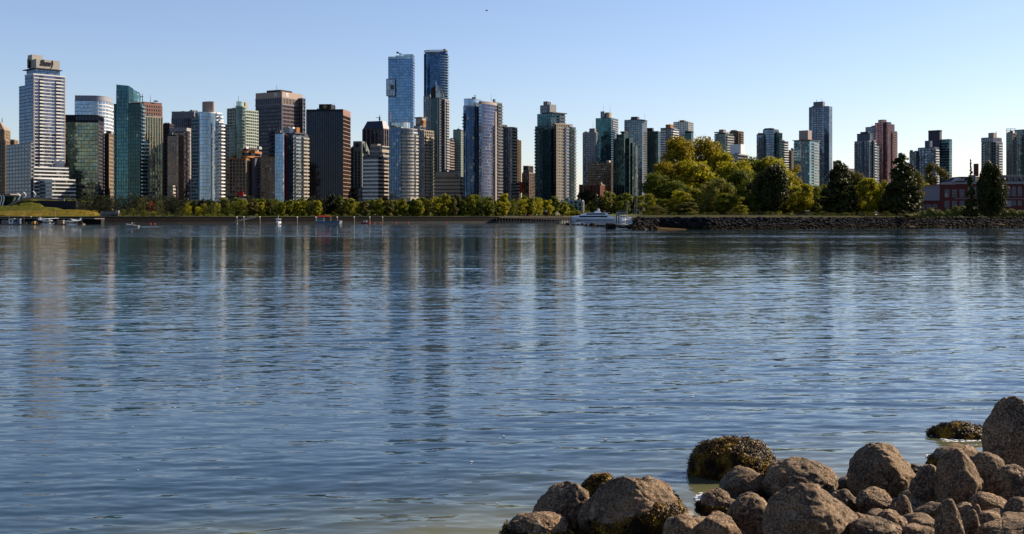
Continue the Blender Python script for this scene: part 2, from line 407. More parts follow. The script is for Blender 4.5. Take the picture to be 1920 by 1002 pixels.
class Tower:
    def __init__(s, name, label, px, D, ang, group=None, cat='tower', base=3.0):
        s.D = D; s.t = (px-CX)/FPX; s.th = R_(ang)+math.atan(s.t)
        s.x, s.y = s.t*D, D
        s.root = empty(name, (s.x, D, base), -s.th, label, cat, group); s.base = base
        s.parts = {}; s.nb = 0; s.last = None; s.first = None
    def mb(s, name, mat):
        k = (name, mat)
        if k not in s.parts: s.parts[k] = MB()
        return s.parts[k]
    def loc(s, X, Y):
        dx, dy = X-s.x, Y-s.y; c, n = math.cos(s.th), math.sin(s.th)
        return (dx*c-dy*n, dx*n+dy*c)
    def extent(s, x0, xs, x1, D, dep=None):
        t0, ts, t1 = ((q-CX)/FPX for q in (x0, xs, x1)); X = ts*D; c, n = math.cos(s.th), math.sin(s.th)
        L = (X-t0*D)/(c+t0*n) if xs > x0+0.5 else (dep or 15)
        den = n-t1*c
        R = (t1*D-X)/den if (x1 > xs+0.5 and den > 0.05) else (dep or max(12.0, min(30, L*0.8)))
        if dep and x1 <= xs+0.5: R = dep
        return L, min(R, 75.0), s.loc(X, D)
    def z(s, py, D): return EYE-(py-HY)/FPX*D-s.base
    def vol(s, x0, xs, x1, yt, yb=None, dD=0, shape='box', b=0.0, gl=None, glR=None, FL=None, FR=None, FC=None, h=3.0, cap=None, capt=1.0, dep=None, capp=0.15):
        D = s.D+dD; L, R, (ox, oy) = s.extent(x0, xs, x1, D, dep)
        z1 = s.z(yt, D); z0 = 0.0 if yb is None else s.z(yb, D)
        pts, fc = footprint(L, R, shape, b); pts = [(p[0]+ox, p[1]+oy) for p in pts]
        n = max(1, int(round((z1-z0-capt)/h))); hh = (z1-z0-capt)/n; k = len(pts)
        FR = FR or FL; FC = FC or FR; st = {'L': FL, 'R': FR, 'C': FC, 'B': FL}
        mb = MB()
        for i in range(k):
            a, c = pts[i], pts[(i+1) % k]
            mb.face([(*a, 0), (*c, 0), (*c, hh), (*a, hh)], (glR or gl) if fc[i] == 'R' else gl)
        me = mb.mesh('window_band')
        room = 100-s.nb; nn = min(n, max(room, 0)); s.nb += nn
        for j in range(nn):
            o = link(bpy.data.objects.new('window_band', me), s.root); o.location = (0, 0, z0+j*hh)
        if nn < n: s.mb('upper_glazing', gl).prism(pts, z0+nn*hh, z1-capt, gl)
        offs = {}
        for i in range(k):
            f = st[fc[i]]
            if not f: continue
            a, c = pts[i], pts[(i+1) % k]
            if f['slab']:
                p = f['p']
                if p not in offs: offs[p] = offset_poly(pts, p)
                A, C = offs[p][i], offs[p][(i+1) % k]; S = s.mb('floor_edges', f['slab'])
                for j in range(n):
                    zb = z0+j*hh; zt = zb+f['t']
                    S.face([(*A, zb), (*C, zb), (*C, zt), (*A, zt)]); S.face([(*A, zt), (*C, zt), (*c, zt), (*a, zt)]); S.face([(*a, zb), (*c, zb), (*C, zb), (*A, zb)])
            if f['mull']:
                M = s.mb('mullions', f['mull']); l = max(1e-4, math.hypot(c[0]-a[0], c[1]-a[1]))
                ux, uy = (c[0]-a[0])/l, (c[1]-a[1])/l; nx, ny = uy, -ux
                if l > f['s']*0.8: q = [l*m/max(1, round(l/f['s'])) for m in range(max(1, round(l/f['s']))+1)]
                else: q = [0.0] if (fc[i] != 'C' or i % 2 == 0) else []
                for m in q:
                    m = min(max(m, f['w']/2), l-f['w']/2)
                    x, y = a[0]+ux*m, a[1]+uy*m; hw = f['w']/2; d = f['d']
                    M.prism([(x-ux*hw+nx*d, y-uy*hw+ny*d), (x+ux*hw+nx*d, y+uy*hw+ny*d), (x+ux*hw-nx*.05, y+uy*hw-ny*.05), (x-ux*hw-nx*.05, y-uy*hw-ny*.05)], z0, z1-capt)
        cm = cap or (FL['slab'] if FL and FL['slab'] else CONC)
        s.mb('parapet', cm).prism(offset_poly(pts, capp+0.02), z1-capt, z1)
        s.last = dict(pts=pts, fc=fc, z0=z0, z1=z1, n=n, h=hh, ox=ox, oy=oy, L=L, R=R, D=D)
        if s.first is None: s.first = s.last
        return s
    def face_pts(s, face):
        v = s.last; k = len(v['pts']); e = [i for i in range(k) if v['fc'][i] == face]
        return [v['pts'][i] for i in e]+[v['pts'][(e[-1]+1) % k]]
    def balc(s, face, a, b, d=1.6, slab=None, rail=None, skip0=0, skip1=0, rh=1.0, step=1, name='balcony'):
        """one balcony per storey between fractions a..b along a face, each its own part"""
        P = s.face_pts(face); v = s.last
        seg = [math.hypot(q[0]-p[0], q[1]-p[1]) for p, q in zip(P, P[1:])]; tot = sum(seg)
        def at(f):
            x = f*tot
            for p, q, l in zip(P, P[1:], seg):
                if x <= l+1e-6: return (p[0]+(q[0]-p[0])*x/l, p[1]+(q[1]-p[1])*x/l, (q[1]-p[1])/l, -(q[0]-p[0])/l)
                x -= l
            return (*P[-1], 0, 0)
        m = 1 if len(P) == 2 else 6
        q = [at(a+(b-a)*i/m) for i in range(m+1)]
        if len(P) == 2: pass
        inn = [(x, y) for x, y, *_ in q]; out = [(x+nx*d, y+ny*d) for x, y, nx, ny in q]; o2 = [(x+nx*(d-.12), y+ny*(d-.12)) for x, y, nx, ny in q]
        mb = MB(); slab = slab or WHITE; rail = rail or slab
        for i in range(m):
            mb.prism([out[i], out[i+1], inn[i+1], inn[i]], -0.28, 0.0, slab)
            mb.prism([out[i], out[i+1], o2[i+1], o2[i]], 0.0, rh, rail)
        for e, sg in ((0, 1), (m, -1)):
            i2 = 1 if e == 0 else m-1
            dx, dy = inn[i2][0]-inn[e][0], inn[i2][1]-inn[e][1]; l = math.hypot(dx, dy) or 1.0; dx, dy = dx/l*.12, dy/l*.12
            pl = [out[e], (out[e][0]+dx, out[e][1]+dy), (inn[e][0]+dx, inn[e][1]+dy), inn[e]]
            mb.prism(pl if sg > 0 else pl[::-1], 0.0, rh, rail)
        me = mb.mesh(name)
        for j in range(1+skip0, v['n']-skip1, step):
            o = link(bpy.data.objects.new(name, me), s.root); o.location = (0, 0, v['z0']+j*v['h'])
        return s
    def box(s, x0, xs, x1, yt, yb, mat, dD=4, name='penthouse', shape='box', b=0.0, dep=None, over=0.0):
        D = s.D+dD; L, R, (ox, oy) = s.extent(x0, xs, x1, D, dep)
        pts, fc = footprint(L, R, shape, b); pts = [(p[0]+ox, p[1]+oy) for p in pts]
        if over: pts = offset_poly(pts, over)
        s.mb(name, mat).prism(pts, s.z(yb, D), s.z(yt, D))
        s.last = dict(pts=pts, fc=fc, z0=s.z(yb, D), z1=s.z(yt, D), n=1, h=1, ox=ox, oy=oy, L=L, R=R, D=D)
        return s
    def strip(s, face, a, b, mat, d=0.3, z0=None, z1=None, name='pier'):
        """a vertical pier or panel proud of one face of the last volume"""
        P = s.face_pts(face); v = s.last; p, q = P[0], P[-1]; l = math.hypot(q[0]-p[0], q[1]-p[1])
        ux, uy = (q[0]-p[0])/l, (q[1]-p[1])/l; nx, ny = uy, -ux
        A = (p[0]+ux*l*a, p[1]+uy*l*a); B = (p[0]+ux*l*b, p[1]+uy*l*b)
        s.mb(name, mat).prism([(A[0]+nx*d, A[1]+ny*d), (B[0]+nx*d, B[1]+ny*d), (B[0]-nx*.1, B[1]-ny*.1), (A[0]-nx*.1, A[1]-ny*.1)], v['z0'] if z0 is None else z0, v['z1'] if z1 is None else z1)
        return s
    def strip_px(s, face, x0, x1, yt, yb, mat, d=0.3, name='pier'):
        P = s.face_pts(face); v = s.last; p, q = P[0], P[-1]; c, n = math.cos(-s.th), math.sin(-s.th)
        def wx(f):
            lx, ly = p[0]+(q[0]-p[0])*f, p[1]+(q[1]-p[1])*f; X = s.x+lx*c-ly*n; Y = s.y+lx*n+ly*c; return X/Y*FPX+CX
        a, b = wx(0), wx(1); fa, fb = (x0-a)/(b-a), (x1-a)/(b-a)
        D = s.y
        return s.strip(face, max(0, fa), min(1, fb), mat, d, s.z(yb, D), s.z(yt, D), name)
    def mast(s, px, yt, yb, dD=6, r=0.18, arm=None):
        D = s.D+dD; x, y = s.loc((px-CX)/FPX*D, D); mb = MB()
        mb.tube((x, y, s.z(yb, D)-1), (x, y, s.z(yt, D)), r*1.6, r*0.7)
        if arm: mb.box(x-arm, x+arm*.4, y-.25, y+.25, s.z(yt, D)*.6+s.z(yb, D)*.4, s.z(yt, D)*.6+s.z(yb, D)*.4+.6)
        mb.build('antenna', DARKM, s.root); return s
    def wedge(s, x0, xs, x1, yb, y0, ys, y1, yk=None, mat=None, dD=0, name='sloped_crown', dep=None):
        """box whose top slopes: heights at left, near and right corners"""
        D = s.D+dD; L, R, (ox, oy) = s.extent(x0, xs, x1, D, dep)
        pts, fc = footprint(L, R, 'box'); pts = [(p[0]+ox, p[1]+oy) for p in pts]
        s.mb(name, mat).prism(pts, s.z(yb, D), 0, None, [s.z(y0, D), s.z(ys, D), s.z(y1, D), s.z(yk if yk else y1+y0-ys, D)])
        return s
    def mech(s, seed=0, k=4):
        """small plant boxes on the last roof"""
        r = random.Random(seed); v = s.last
        for i in range(k):
            mb = MB(); x = v['ox']-v['L']*r.uniform(.15,.85); y = v['oy']+v['R']*r.uniform(.2,.8); a = r.uniform(1,2.6); z = v['z1']-.05
            mb.box(x-a, x+a, y-a*.7, y+a*.7, z, z+r.uniform(1.0,2.6)); mb.build('roof_plant', paint((0.22,0.22,0.22), .7), s.root)
        return s
    def done(s):
        v = s.first; r = random.Random(int(s.x*7+s.D))
        for i in range(r.randint(2, 4)):
            mb = MB(); x = v['ox']-v['L']*r.uniform(.12,.88); y = v['oy']+v['R']*r.uniform(.15,.6); a = r.uniform(.7,2.0)
            mb.box(x-a, x+a, y-a*.6, y+a*.6, v['z1']-.05, v['z1']+r.uniform(.6,1.9))
            if r.random() < .45: mb.tube((x, y, v['z1']), (x, y, v['z1']+r.uniform(3, 5.5)), .09, .05, 5)
            mb.build('roof_plant', paint((0.2,0.2,0.2), .7), s.root)
        for (name, mat), mb in s.parts.items(): mb.build(name, mat, s.root)
        return s.root

# facade colours
G_blue = glass((0.12,0.18,0.27)); G_lblue = glass((0.24,0.34,0.47), .8, var=.25); G_dblue = glass((0.035,0.07,0.14), .75)
G_teal = glass((0.035,0.10,0.12), .7, blinds=.02); G_dteal = glass((0.015,0.045,0.046), .6, blinds=.02); G_green = glass((0.06,0.095,0.085), .6)
G_grey = glass((0.08,0.095,0.12), .6); G_dark = glass((0.018,0.018,0.024), .35, blinds=.03); G_brown = glass((0.06,0.045,0.035), .5, blinds=.04)
G_black = glass((0.008,0.010,0.020), .35, blinds=.0, var=.7); G_bronze = glass((0.13,0.095,0.08), .6, wob=.03, blinds=.0); G_pink = glass((0.30,0.15,0.16), .6)
G_sky = glass((0.38,0.52,0.66), .85, var=.2, blinds=.0)
c_white = paint((0.62,0.62,0.62), .6); c_cream = paint((0.50,0.44,0.36), .7); c_beige = paint((0.42,0.36,0.29), .75); c_tan = paint((0.33,0.26,0.20), .8)
c_brown = paint((0.15,0.10,0.08), .8); c_dbrown = paint((0.065,0.05,0.045), .8); c_grey = paint((0.25,0.25,0.29), .75); c_lgrey = paint((0.42,0.42,0.43), .7)
c_dgrey = paint((0.085,0.082,0.115), .7); c_black = paint((0.006,0.007,0.017), .6); c_pale = paint((0.38,0.43,0.47), .5); c_pinkb = paint((0.36,0.22,0.19), .8)
c_green = paint((0.16,0.20,0.18), .6); c_teal = paint((0.02,0.05,0.055), .5); c_navy = paint((0.012,0.022,0.06), .45); c_blueg = paint((0.10,0.14,0.20), .5); c_red = paint((0.20,0.012,0.012), .5)
c_terra = paint((0.40,0.20,0.10), .8); c_pinkw = paint((0.50,0.40,0.36), .75); c_crown = paint((0.55,0.52,0.47), .7, var=.05); c_rail = glass((0.22,0.30,0.34), .5, blinds=0)
def sign_disc(T, px, py, r, mats, dD=-1, face='L'):
    pass

# 1 brown deco building cut by the left edge
T = Tower('office_tower', 'ornate brown brick building with a stepped stone pyramid roof, cut by the left edge', 10, 1150, 20, cat='building')
T.vol(-40, 10, 22, 262, dep=20, gl=G_brown, FL=F(c_brown, 1.3, .3, c_tan, 3.2, 1.5, .5), h=3.6, cap=c_tan)
T.vol(-22, 8, 19, 243, 262, dD=3, gl=G_brown, FL=F(c_tan, 1.3, .3, c_tan, 3.0, 1.6, .5), h=3.6, cap=c_tan)
T.vol(12, 27, 34, 262, dD=14, gl=G_brown, FL=F(c_brown, 1.3, .3, c_tan, 3.2, 1.6, .4), h=3.6, cap=c_tan)
v = T.last
D = T.D+5; L, R, (ox, oy) = T.extent(-20, 7, 18, D)
mb = T.mb('pyramid_roof', paint((0.36,0.27,0.2), .7)); cx, cy = ox-L/2, oy+R/2; zb, zt = T.z(243, D), T.z(226, D)
for f0, f1, za, zc in ((1.02,.72,0,.32), (.66,.42,.32,.62), (.36,.08,.62,.95)):
    q = [(cx-L/2*f0, cy-R/2*f0), (cx+L/2*f0, cy-R/2*f0), (cx+L/2*f0, cy+R/2*f0), (cx-L/2*f0, cy+R/2*f0)]; q2 = [(cx+(a-cx)*f1/f0, cy+(b-cy)*f1/f0) for a, b in q]
    mb.loft([[(a, b, zb+(zt-zb)*za) for a, b in q], [(a, b, zb+(zt-zb)*zc) for a, b in q2]])
T.mast((cx and 4), 221, 228, 9, .3); T.done()

# 2 white banded tower with the sign
T = Tower('condo_tower', 'tall white banded tower with flat dark roof canopy and dark script sign, far left', 63, 1000, 66)
WB = F(c_white, .75, .3, c_lgrey, 1.6, .12, .12); BB = F(c_blueg, .8, .15, c_blueg, 1.8, .15, .1)
T.vol(47, 63, 122, 138, gl=G_blue, glR=glass((0.17,0.19,0.27), .75, var=.3), FL=BB, FR=WB, h=2.95, cap=c_white, capp=.4)
T.strip('R', 0, .03, c_pinkw, .35).strip('R', .97, 1, c_pinkw, .35)
T.balc('R', .17, .30, 1.7, c_white, c_white, 14, 1).balc('R', .69, .86, 1.7, c_white, c_white, 14, 1)
dk = G_black  # flat black panels put the shade of the balcony recesses into colour
T.strip('R', .17, .31, dk, .06, T.z(295, T.D), T.z(142, T.D), 'balcony_shade_panel').strip('R', .69, .87, dk, .06, T.z(295, T.D), T.z(142, T.D), 'balcony_shade_panel')
T.vol(36, 50, 63, 160, dD=12, gl=G_blue, FL=BB, h=2.95, cap=c_blueg)
T.vol(12, 58, 64, 268, dD=-3, gl=G_grey, FL=F(c_lgrey, 1.3, .25, c_lgrey, 6, .3, .2), h=3.2, cap=c_lgrey)
T.vol(63, 64, 128, 313, dD=-9, gl=G_grey, FL=F(c_lgrey, 1.2, .3), FR=F(c_white, 1.1, .4), h=3.1, cap=c_white)
T.vol(73, 98, 141, 336, dD=-22, gl=G_grey, FL=F(c_lgrey, 1.2, .3), FR=F(c_white, 1.1, .4), h=3.1, cap=c_white)
T.vol(50, 66, 112, 128, 139, dD=5, gl=G_blue, FL=F(c_blueg, .3, .1, c_dgrey, 1.6, .12, .1), h=3.0, cap=c_dgrey, capt=.4)
T.box(42, 64, 117, 127.2, 128.6, c_black, 2, 'roof_canopy')
T.box(55, 68, 112, 110.5, 127.2, c_crown, 6, 'crown_wall')
v = dict(T.last)
T.box(52, 60, 80, 102.5, 127, c_crown, 16, 'crown_wall').box(51, 54, 57, 110, 127, c_black, 12, 'crown_wall')
T.done()
tc = bpy.data.curves.new('sign', 'FONT'); tc.body = 'Shaw)'; tc.size = 5.8; tc.extrude = .25; tc.offset = .12; tc.shear = .25; tc.materials.append(c_black)
so_ = link(bpy.data.objects.new('sign', tc), T.root); so_.rotation_euler = (R_(90), 0, R_(90)); so_.location = (v['ox']+.15, v['oy']+v['R']*.16, v['z0']+2.4)
# convert so that it is plain geometry
dg = bpy.context.evaluated_depsgraph_get(); me = bpy.data.meshes.new_from_object(so_.evaluated_get(dg)); me.materials.clear(); me.materials.append(c_black)
s2 = link(bpy.data.objects.new('sign_lettering', me), T.root); s2.rotation_euler = so_.rotation_euler; s2.location = so_.location; s2.scale = (.82,1.25,1)
bpy.data.objects.remove(so_)

# 3 green-brown reflective office
T = Tower('office_tower', 'squat green brown reflective office block with black roof band, right of the script sign tower', 184, 1040, 14, cat='building')
T.vol(121, 184, 194.5, 229, gl=glass((0.22,0.25,0.17), .75, wob=.05, pane=2.2, var=.6), glR=G_brown, FL=F(c_green, .5, .06, c_green, 2.4, .16, .08), FR=F(c_dgrey, 1.0, .2, c_dgrey, 3, .6, .25), h=3.3, cap=c_black, capt=.6)
T.vol(121, 184, 194.5, 216, 229, dD=.3, gl=G_black, FL=F(c_black, 1.5, .25, c_black, 3, .3, .3), h=5, cap=c_black)
T.vol(196, 204, 213, 250, dD=18, dep=22, gl=G_dark, FL=F(c_dbrown, 1.4, .2, c_dbrown, 3, 1.2, .3), FR=F(c_tan, 1.4, .2, c_tan, 3, 1.2, .3), h=3.5, cap=c_brown)
T.mech(2).done()
# 4 curved blue glass behind
T = Tower('office_tower', 'pale blue glass office with a smoothly curved right end, behind the green brown block', 190, 1260, 16)
T.vol(140, 196, 212, 189, shape='corner', b=14, gl=G_lblue, FL=F(c_blueg, .35, .12), FR=F(c_white, 1.2, .3, c_white, 4, .8, .3), FC=F(c_white, 1.0, .3, c_white, 3, .5, .3), h=3.9, cap=c_grey, capt=.5)
T.vol(140.5, 196, 211.5, 179.5, 189, dD=.5, shape='corner', b=14, gl=paint((0.35,0.37,0.42),.5,var=.03), FL=F(c_blueg, .3, .1), h=8.5, cap=c_lgrey, capt=.5)
T.done()
# 5 teal tower with slanted top
T = Tower('condo_tower', 'tall dark teal glass tower with slanting knife edge roof and balconies down its right side', 242, 930, 34)
TF = F(c_teal, .3, .12, c_teal, 2.2, .14, .1)
T.vol(218, 241, 250, 171, dD=0, gl=G_teal, FL=TF, h=2.95, cap=c_teal, capt=.3)
T.wedge(218, 241, 250, 171, 158, 161, 165, mat=G_teal)
T.vol(240, 242, 265, 188, dD=6, gl=G_teal, FL=TF, h=2.95, cap=c_teal)
T.wedge(240, 242.5, 264, 188, 163, 163.5, 176, yk=170, mat=glass((0.09,0.20,0.21), .7), dD=6, name='glass_screen')
T.vol(241, 263, 270, 193, dD=-6, gl=G_dteal, FL=TF, FR=TF, h=2.95, cap=c_black)
T.balc('R', .1, .95, 2.0, c_teal, c_rail)
T.vol(264, 270, 278, 262, dD=-2, gl=G_dteal, FL=TF, h=2.95).balc('R', .1, .95, 1.6, c_teal, c_rail)
T.vol(213.5, 217, 219, 195, dD=4, gl=G_dteal, FL=TF, h=2.95, dep=8).balc('L', 0, 1, 1.5, c_lgrey, c_rail, step=2)
T.mast(267, 176, 192, 2, .25, arm=2).done()
# 6 pink brown
T = Tower('office_tower', 'pinkish brown office tower with rows of small square windows, rising behind the striped beige tower', 270, 1180, 60)
T.vol(262, 269, 304, 196, gl=G_dark, FL=F(c_brown, 1.6, .25, c_brown, 3, 1.2, .3), FR=F(c_pinkb, 1.7, .3, c_pinkb, 2.6, 1.3, .4), h=3.8, cap=c_pinkb, capt=.6)
T.vol(262.5, 269.5, 303.5, 191, 196, dD=.4, gl=c_pinkb, FL=None, h=8, cap=c_pinkb, capt=.4)
T.mast(282, 178, 191).box(288, 290, 296, 188.5, 191, DARKM, 8, 'roof_plant').done()
# 7 beige striped
T = Tower('office_tower', 'beige office tower of fine vertical stripes with greenish glass, lit by the sun', 270, 1040, 62)
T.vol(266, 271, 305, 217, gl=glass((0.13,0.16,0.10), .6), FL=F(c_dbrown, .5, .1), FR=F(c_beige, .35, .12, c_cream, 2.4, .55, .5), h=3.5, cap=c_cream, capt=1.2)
T.mech(7, 3).done()
# 8 dark slab
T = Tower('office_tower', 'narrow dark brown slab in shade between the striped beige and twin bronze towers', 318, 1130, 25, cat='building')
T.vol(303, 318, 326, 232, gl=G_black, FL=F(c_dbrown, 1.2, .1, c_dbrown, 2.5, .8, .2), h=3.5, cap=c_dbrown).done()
# 9 brown bank tower with pale frieze
FRZ = lambda c: F(c, .5, .1, c, 2.3, .8, .5)
T = Tower('office_tower', 'brown office tower with a pale frieze of tall slots, behind the curved white condo', 364, 1240, 22)
T.vol(322, 364, 388, 239, gl=G_dark, FL=F(c_brown, 1.6, .2, c_dbrown, 2.4, .5, .2), h=3.8, cap=c_tan)
T.vol(322, 364, 388, 217, 239, dD=.2, gl=G_black, FL=FRZ(c_grey), h=11.5, cap=c_grey, capt=3)
T.vol(322, 364, 388, 209, 217, dD=.1, gl=c_grey, FL=None, h=20, cap=c_lgrey, capt=1).mech(4).done()
# 10 twin bronze
T = Tower('office_tower', 'twin bronze mirror glass office with fine pale grid and a dark slot between', 333, 1000, 24, cat='building')
BZ = F(paint((0.30,0.24,0.21), .7), .18, .05, paint((0.26,0.21,0.19), .7), 1.6, .22, .1)
T.vol(314, 332, 334, 253, gl=G_bronze, glR=G_black, FL=BZ, FR=F(c_black, 1, .1), h=1.9, cap=c_black)
T.vol(331, 345, 349, 247, dD=9, gl=G_bronze, glR=G_black, FL=BZ, FR=F(c_black, 1, .1), h=3.8, cap=c_black)
T.vol(345, 352, 356, 246, dD=15, gl=G_bronze, FL=BZ, FR=F(c_black, 1, .1), h=3.8, cap=c_black)
T.vol(318, 350, 358, 240, dD=24, gl=c_lgrey, FL=F(c_grey, 1.4, .3), h=3.4, cap=c_lgrey)
T.vol(315, 324, 328, 348, dD=-10, gl=G_brown, FL=F(c_cream, 1.4, .5), FR=F(c_cream, 1.4, .5), h=3, cap=c_cream)
T.done()
# 11 curved white condo
T = Tower('condo_tower', 'pale blue condo tower with curved glass corner, white balconies and pink roof drum', 392, 940, 44)
T.vol(359, 372, 376, 222, dD=4, gl=G_lblue, FL=F(c_pale, .9, .3, c_pale, 3, .2, .2), h=2.9, cap=c_pale)
T.vol(366, 388, 416, 209, shape='corner', b=10, gl=G_lblue, FL=F(c_pale, .5, .2, c_pale, 2, .15, .15), FC=F(c_pale, .3, .1, c_pale, 2, .12, .1), FR=F(c_white, .9, .35), h=2.9, cap=c_white)
T.strip('R', .12, .42, G_dblue, .2, T.z(395, T.D), T.z(213, T.D), 'glass_bay').strip('R', .05, .1, c_pinkb, .5)
T.balc('R', .5, .98, 2.0, c_white, c_white)
T.vol(404, 411, 419, 228, dD=-2, gl=G_grey, FL=F(c_white, .8, .3), h=2.9).balc('R', .1, 1, 2, c_pinkw, c_white)
T.box(375, 396, 407, 190, 209, c_pinkw, 6, 'roof_drum', 'round').done()
# 12
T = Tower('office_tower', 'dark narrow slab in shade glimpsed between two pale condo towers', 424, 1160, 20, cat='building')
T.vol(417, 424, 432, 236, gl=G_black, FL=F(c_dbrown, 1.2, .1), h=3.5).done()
# 13 pale green condo with round crown
T = Tower('condo_tower', 'pale green condo tower with rounded bays and a glass ring crown with a tall aerial', 455, 1080, 40)
PG = F(paint((0.56,0.60,0.53), .6), .9, .35, paint((0.50,0.55,0.48), .6), 2.9, .5, .3); PGs = paint((0.46,0.50,0.43), .6)
T.vol(426, 441, 484, 203, gl=G_green, FL=PG, h=2.95, cap=PGs)
T.balc('R', .4, .62, 1.6, PGs, PGs, 0, 1)
T.vol(438, 452, 464, 199, dD=-6, shape='round', gl=G_green, FL=F(PGs, .4, .25), h=2.95, cap=PGs)
T.vol(423, 440, 487, 237, dD=-4, shape='cham', b=5, gl=G_green, FL=PG, FR=PG, h=2.95, cap=PGs)
T.balc('R', .3, .5, 1.4, PGs, PGs, 0, 12)
T.vol(440, 450, 461, 190.5, 199, dD=-5, shape='round', gl=glass((0.4,0.5,0.45), .5), FL=F(PGs, .3, .5), h=4, cap=PGs, capt=.5)
T.box(452, 460, 465, 192, 203, c_cream, 2).mast(447, 180, 192, 0, .15).done()
# 14 hotel with revolving restaurant
T = Tower('hotel', 'brown gridded hotel slab with a round orange revolving restaurant disc on its roof', 475, 985, 20, cat='hotel')
HB = F(c_tan, .9, .3, c_beige, 3.2, .5, .5)
T.vol(424, 461, 476, 297, gl=G_brown, FL=HB, FR=F(c_tan, .9, .3, c_tan, 3, .9, .4), h=2.9, cap=c_terra)
T.vol(476, 516, 520, 294, dD=10, gl=G_brown, FL=HB, h=2.9, cap=c_terra)
T.vol(472, 478, 484, 297, dD=4, gl=c_dgrey, FL=F(c_dgrey, .2, .02), h=9, cap=c_dgrey)
for yt, yb, m, a, b in ((291.5,295.5,c_terra,443,499), (286.5,291.5,G_black,445,497), (282,286.5,c_terra,443,499), (278.5,282,c_dbrown,449,488)):
    T.box(a, (a+b)/2, b, yt, yb, m, 2, 'restaurant_disc' if m is c_terra else 'restaurant_window_ring' if m is G_black else 'roof_drum', 'round', dep=26)
T.box(434, 438, 443, 291, 296, c_terra, 4, 'roof_plant').box(458, 462, 466, 276, 279, c_white, 8, 'roof_plant').box(482, 486, 491, 275, 280, c_lgrey, 8, 'roof_plant')
T.vol(424, 452, 470, 365, dD=-12, gl=G_dark, FL=F(c_dgrey, 1.5, .3), h=3.5, cap=c_tan)
T.box(444, 455.5, 457, 360, 367.5, paint((0.30,0.005,0.012), .5), -14, 'red_sign', dep=1.0).done()
# 15 tall grey bank tower
T = Tower('office_tower', 'broad dark grey office tower with a pale band of tall slots below its roof', 529, 1180, 40)
T.vol(479.5, 529, 567, 195, gl=G_dark, FL=F(c_dgrey, 1.5, .25, c_dgrey, 2.2, .4, .2), FR=F(paint((0.20,0.17,0.19),.8), 1.5, .25, paint((0.20,0.17,0.19),.8), 2.2, .5, .3), h=3.9, cap=c_grey, capt=1.2, capp=.5)
T.vol(479.5, 529, 567, 183, 194.8, dD=.2, gl=G_black, FL=FRZ(c_grey), FR=FRZ(c_pinkw), h=6.4, cap=c_grey, capt=.8, capp=.5)
T.box(479.3, 529, 567.2, 172, 183, c_pinkw, -.2, 'frieze_wall')
v = T.last
T.strip('L', .97, 1, c_grey, .5, 0, v['z1'], 'corner_pier')
for f, m in (('L', c_white), ('R', c_white)):
    for q in range(3): T.strip(f, (.70 if f == 'L' else .17), (.82 if f == 'L' else .30), m, .25, v['z0']+1.6+q*1.3, v['z0']+2.3+q*1.3, 'emblem_bar')
T.box(500, 526, 548, 168.5, 172, c_dbrown, 6, 'roof_plant').mast(519, 160, 169)
T.vol(560, 567.5, 572.5, 184, dD=20, gl=G_dark, FL=F(c_dgrey, 1.5, .2, c_grey, 3, .5, .3), h=3.9, cap=c_grey).done()
# 16 blue condo with red stripe
T = Tower('condo_tower', 'slim blue glass condo with dark red vertical stripe, right side balconies and white roof box', 548, 900, 38)
T.vol(515.5, 530, 533, 249, dD=-3, gl=glass((0.13,0.22,0.36), .8, pane=1.3, var=.3), FL=F(c_blueg, .15, .08, c_blueg, 1.4, .1, .08), h=2.9, cap=c_blueg, dep=18)
T.box(532, 537, 538, 252, 400, c_red, 1, 'red_wall', dep=14)
T.vol(536.5, 550, 577, 250, dD=2, gl=G_blue, glR=G_grey, FL=F(c_blueg, .25, .1, c_blueg, 1.8, .12, .1), FR=F(c_lgrey, .5, .3, c_cream, 6, .5, .3), h=2.9, cap=c_dgrey)
T.balc('R', .08, .42, 1.6, c_lgrey, c_rail).balc('R', .58, .98, 2.0, c_beige, c_cream)
T.box(531, 541, 546, 238, 250, c_lgrey, 6).box(541, 549, 553, 238.5, 250, c_white, 5, 'penthouse').box(553, 556, 562, 239, 249, c_terra, 5, 'penthouse')
T.box(548, 553, 575, 248.5, 250.5, c_dgrey, 1, 'roof_canopy').done()
# 17 black tower
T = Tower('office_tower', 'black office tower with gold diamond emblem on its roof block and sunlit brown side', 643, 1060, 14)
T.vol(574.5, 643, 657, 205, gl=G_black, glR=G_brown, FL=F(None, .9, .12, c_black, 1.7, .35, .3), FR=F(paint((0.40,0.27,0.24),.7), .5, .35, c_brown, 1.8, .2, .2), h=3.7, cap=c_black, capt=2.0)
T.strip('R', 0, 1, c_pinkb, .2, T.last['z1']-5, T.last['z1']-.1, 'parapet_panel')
T.box(598, 621, 629, 195.5, 206, c_black, 10, 'roof_block'); v = T.last
gold = paint((0.45,0.30,0.12), .4, .4); mb = MB(); zc = (v['z0']+v['z1'])/2+.3; xc = v['ox']-v['L']*.5
for (dx, dz) in ((0,1.25),(0,-1.25),(1.25,0),(-1.25,0)):
    y = v['oy']-.25; a = .95
    mb.face([(xc+dx, y, zc+dz-a), (xc+dx+a, y, zc+dz), (xc+dx, y, zc+dz+a), (xc+dx-a, y, zc+dz)])
mb.build('emblem', gold, T.root)
T.box(620, 622, 626, 197, 206, c_beige, 12).mast(627, 194, 204).done()
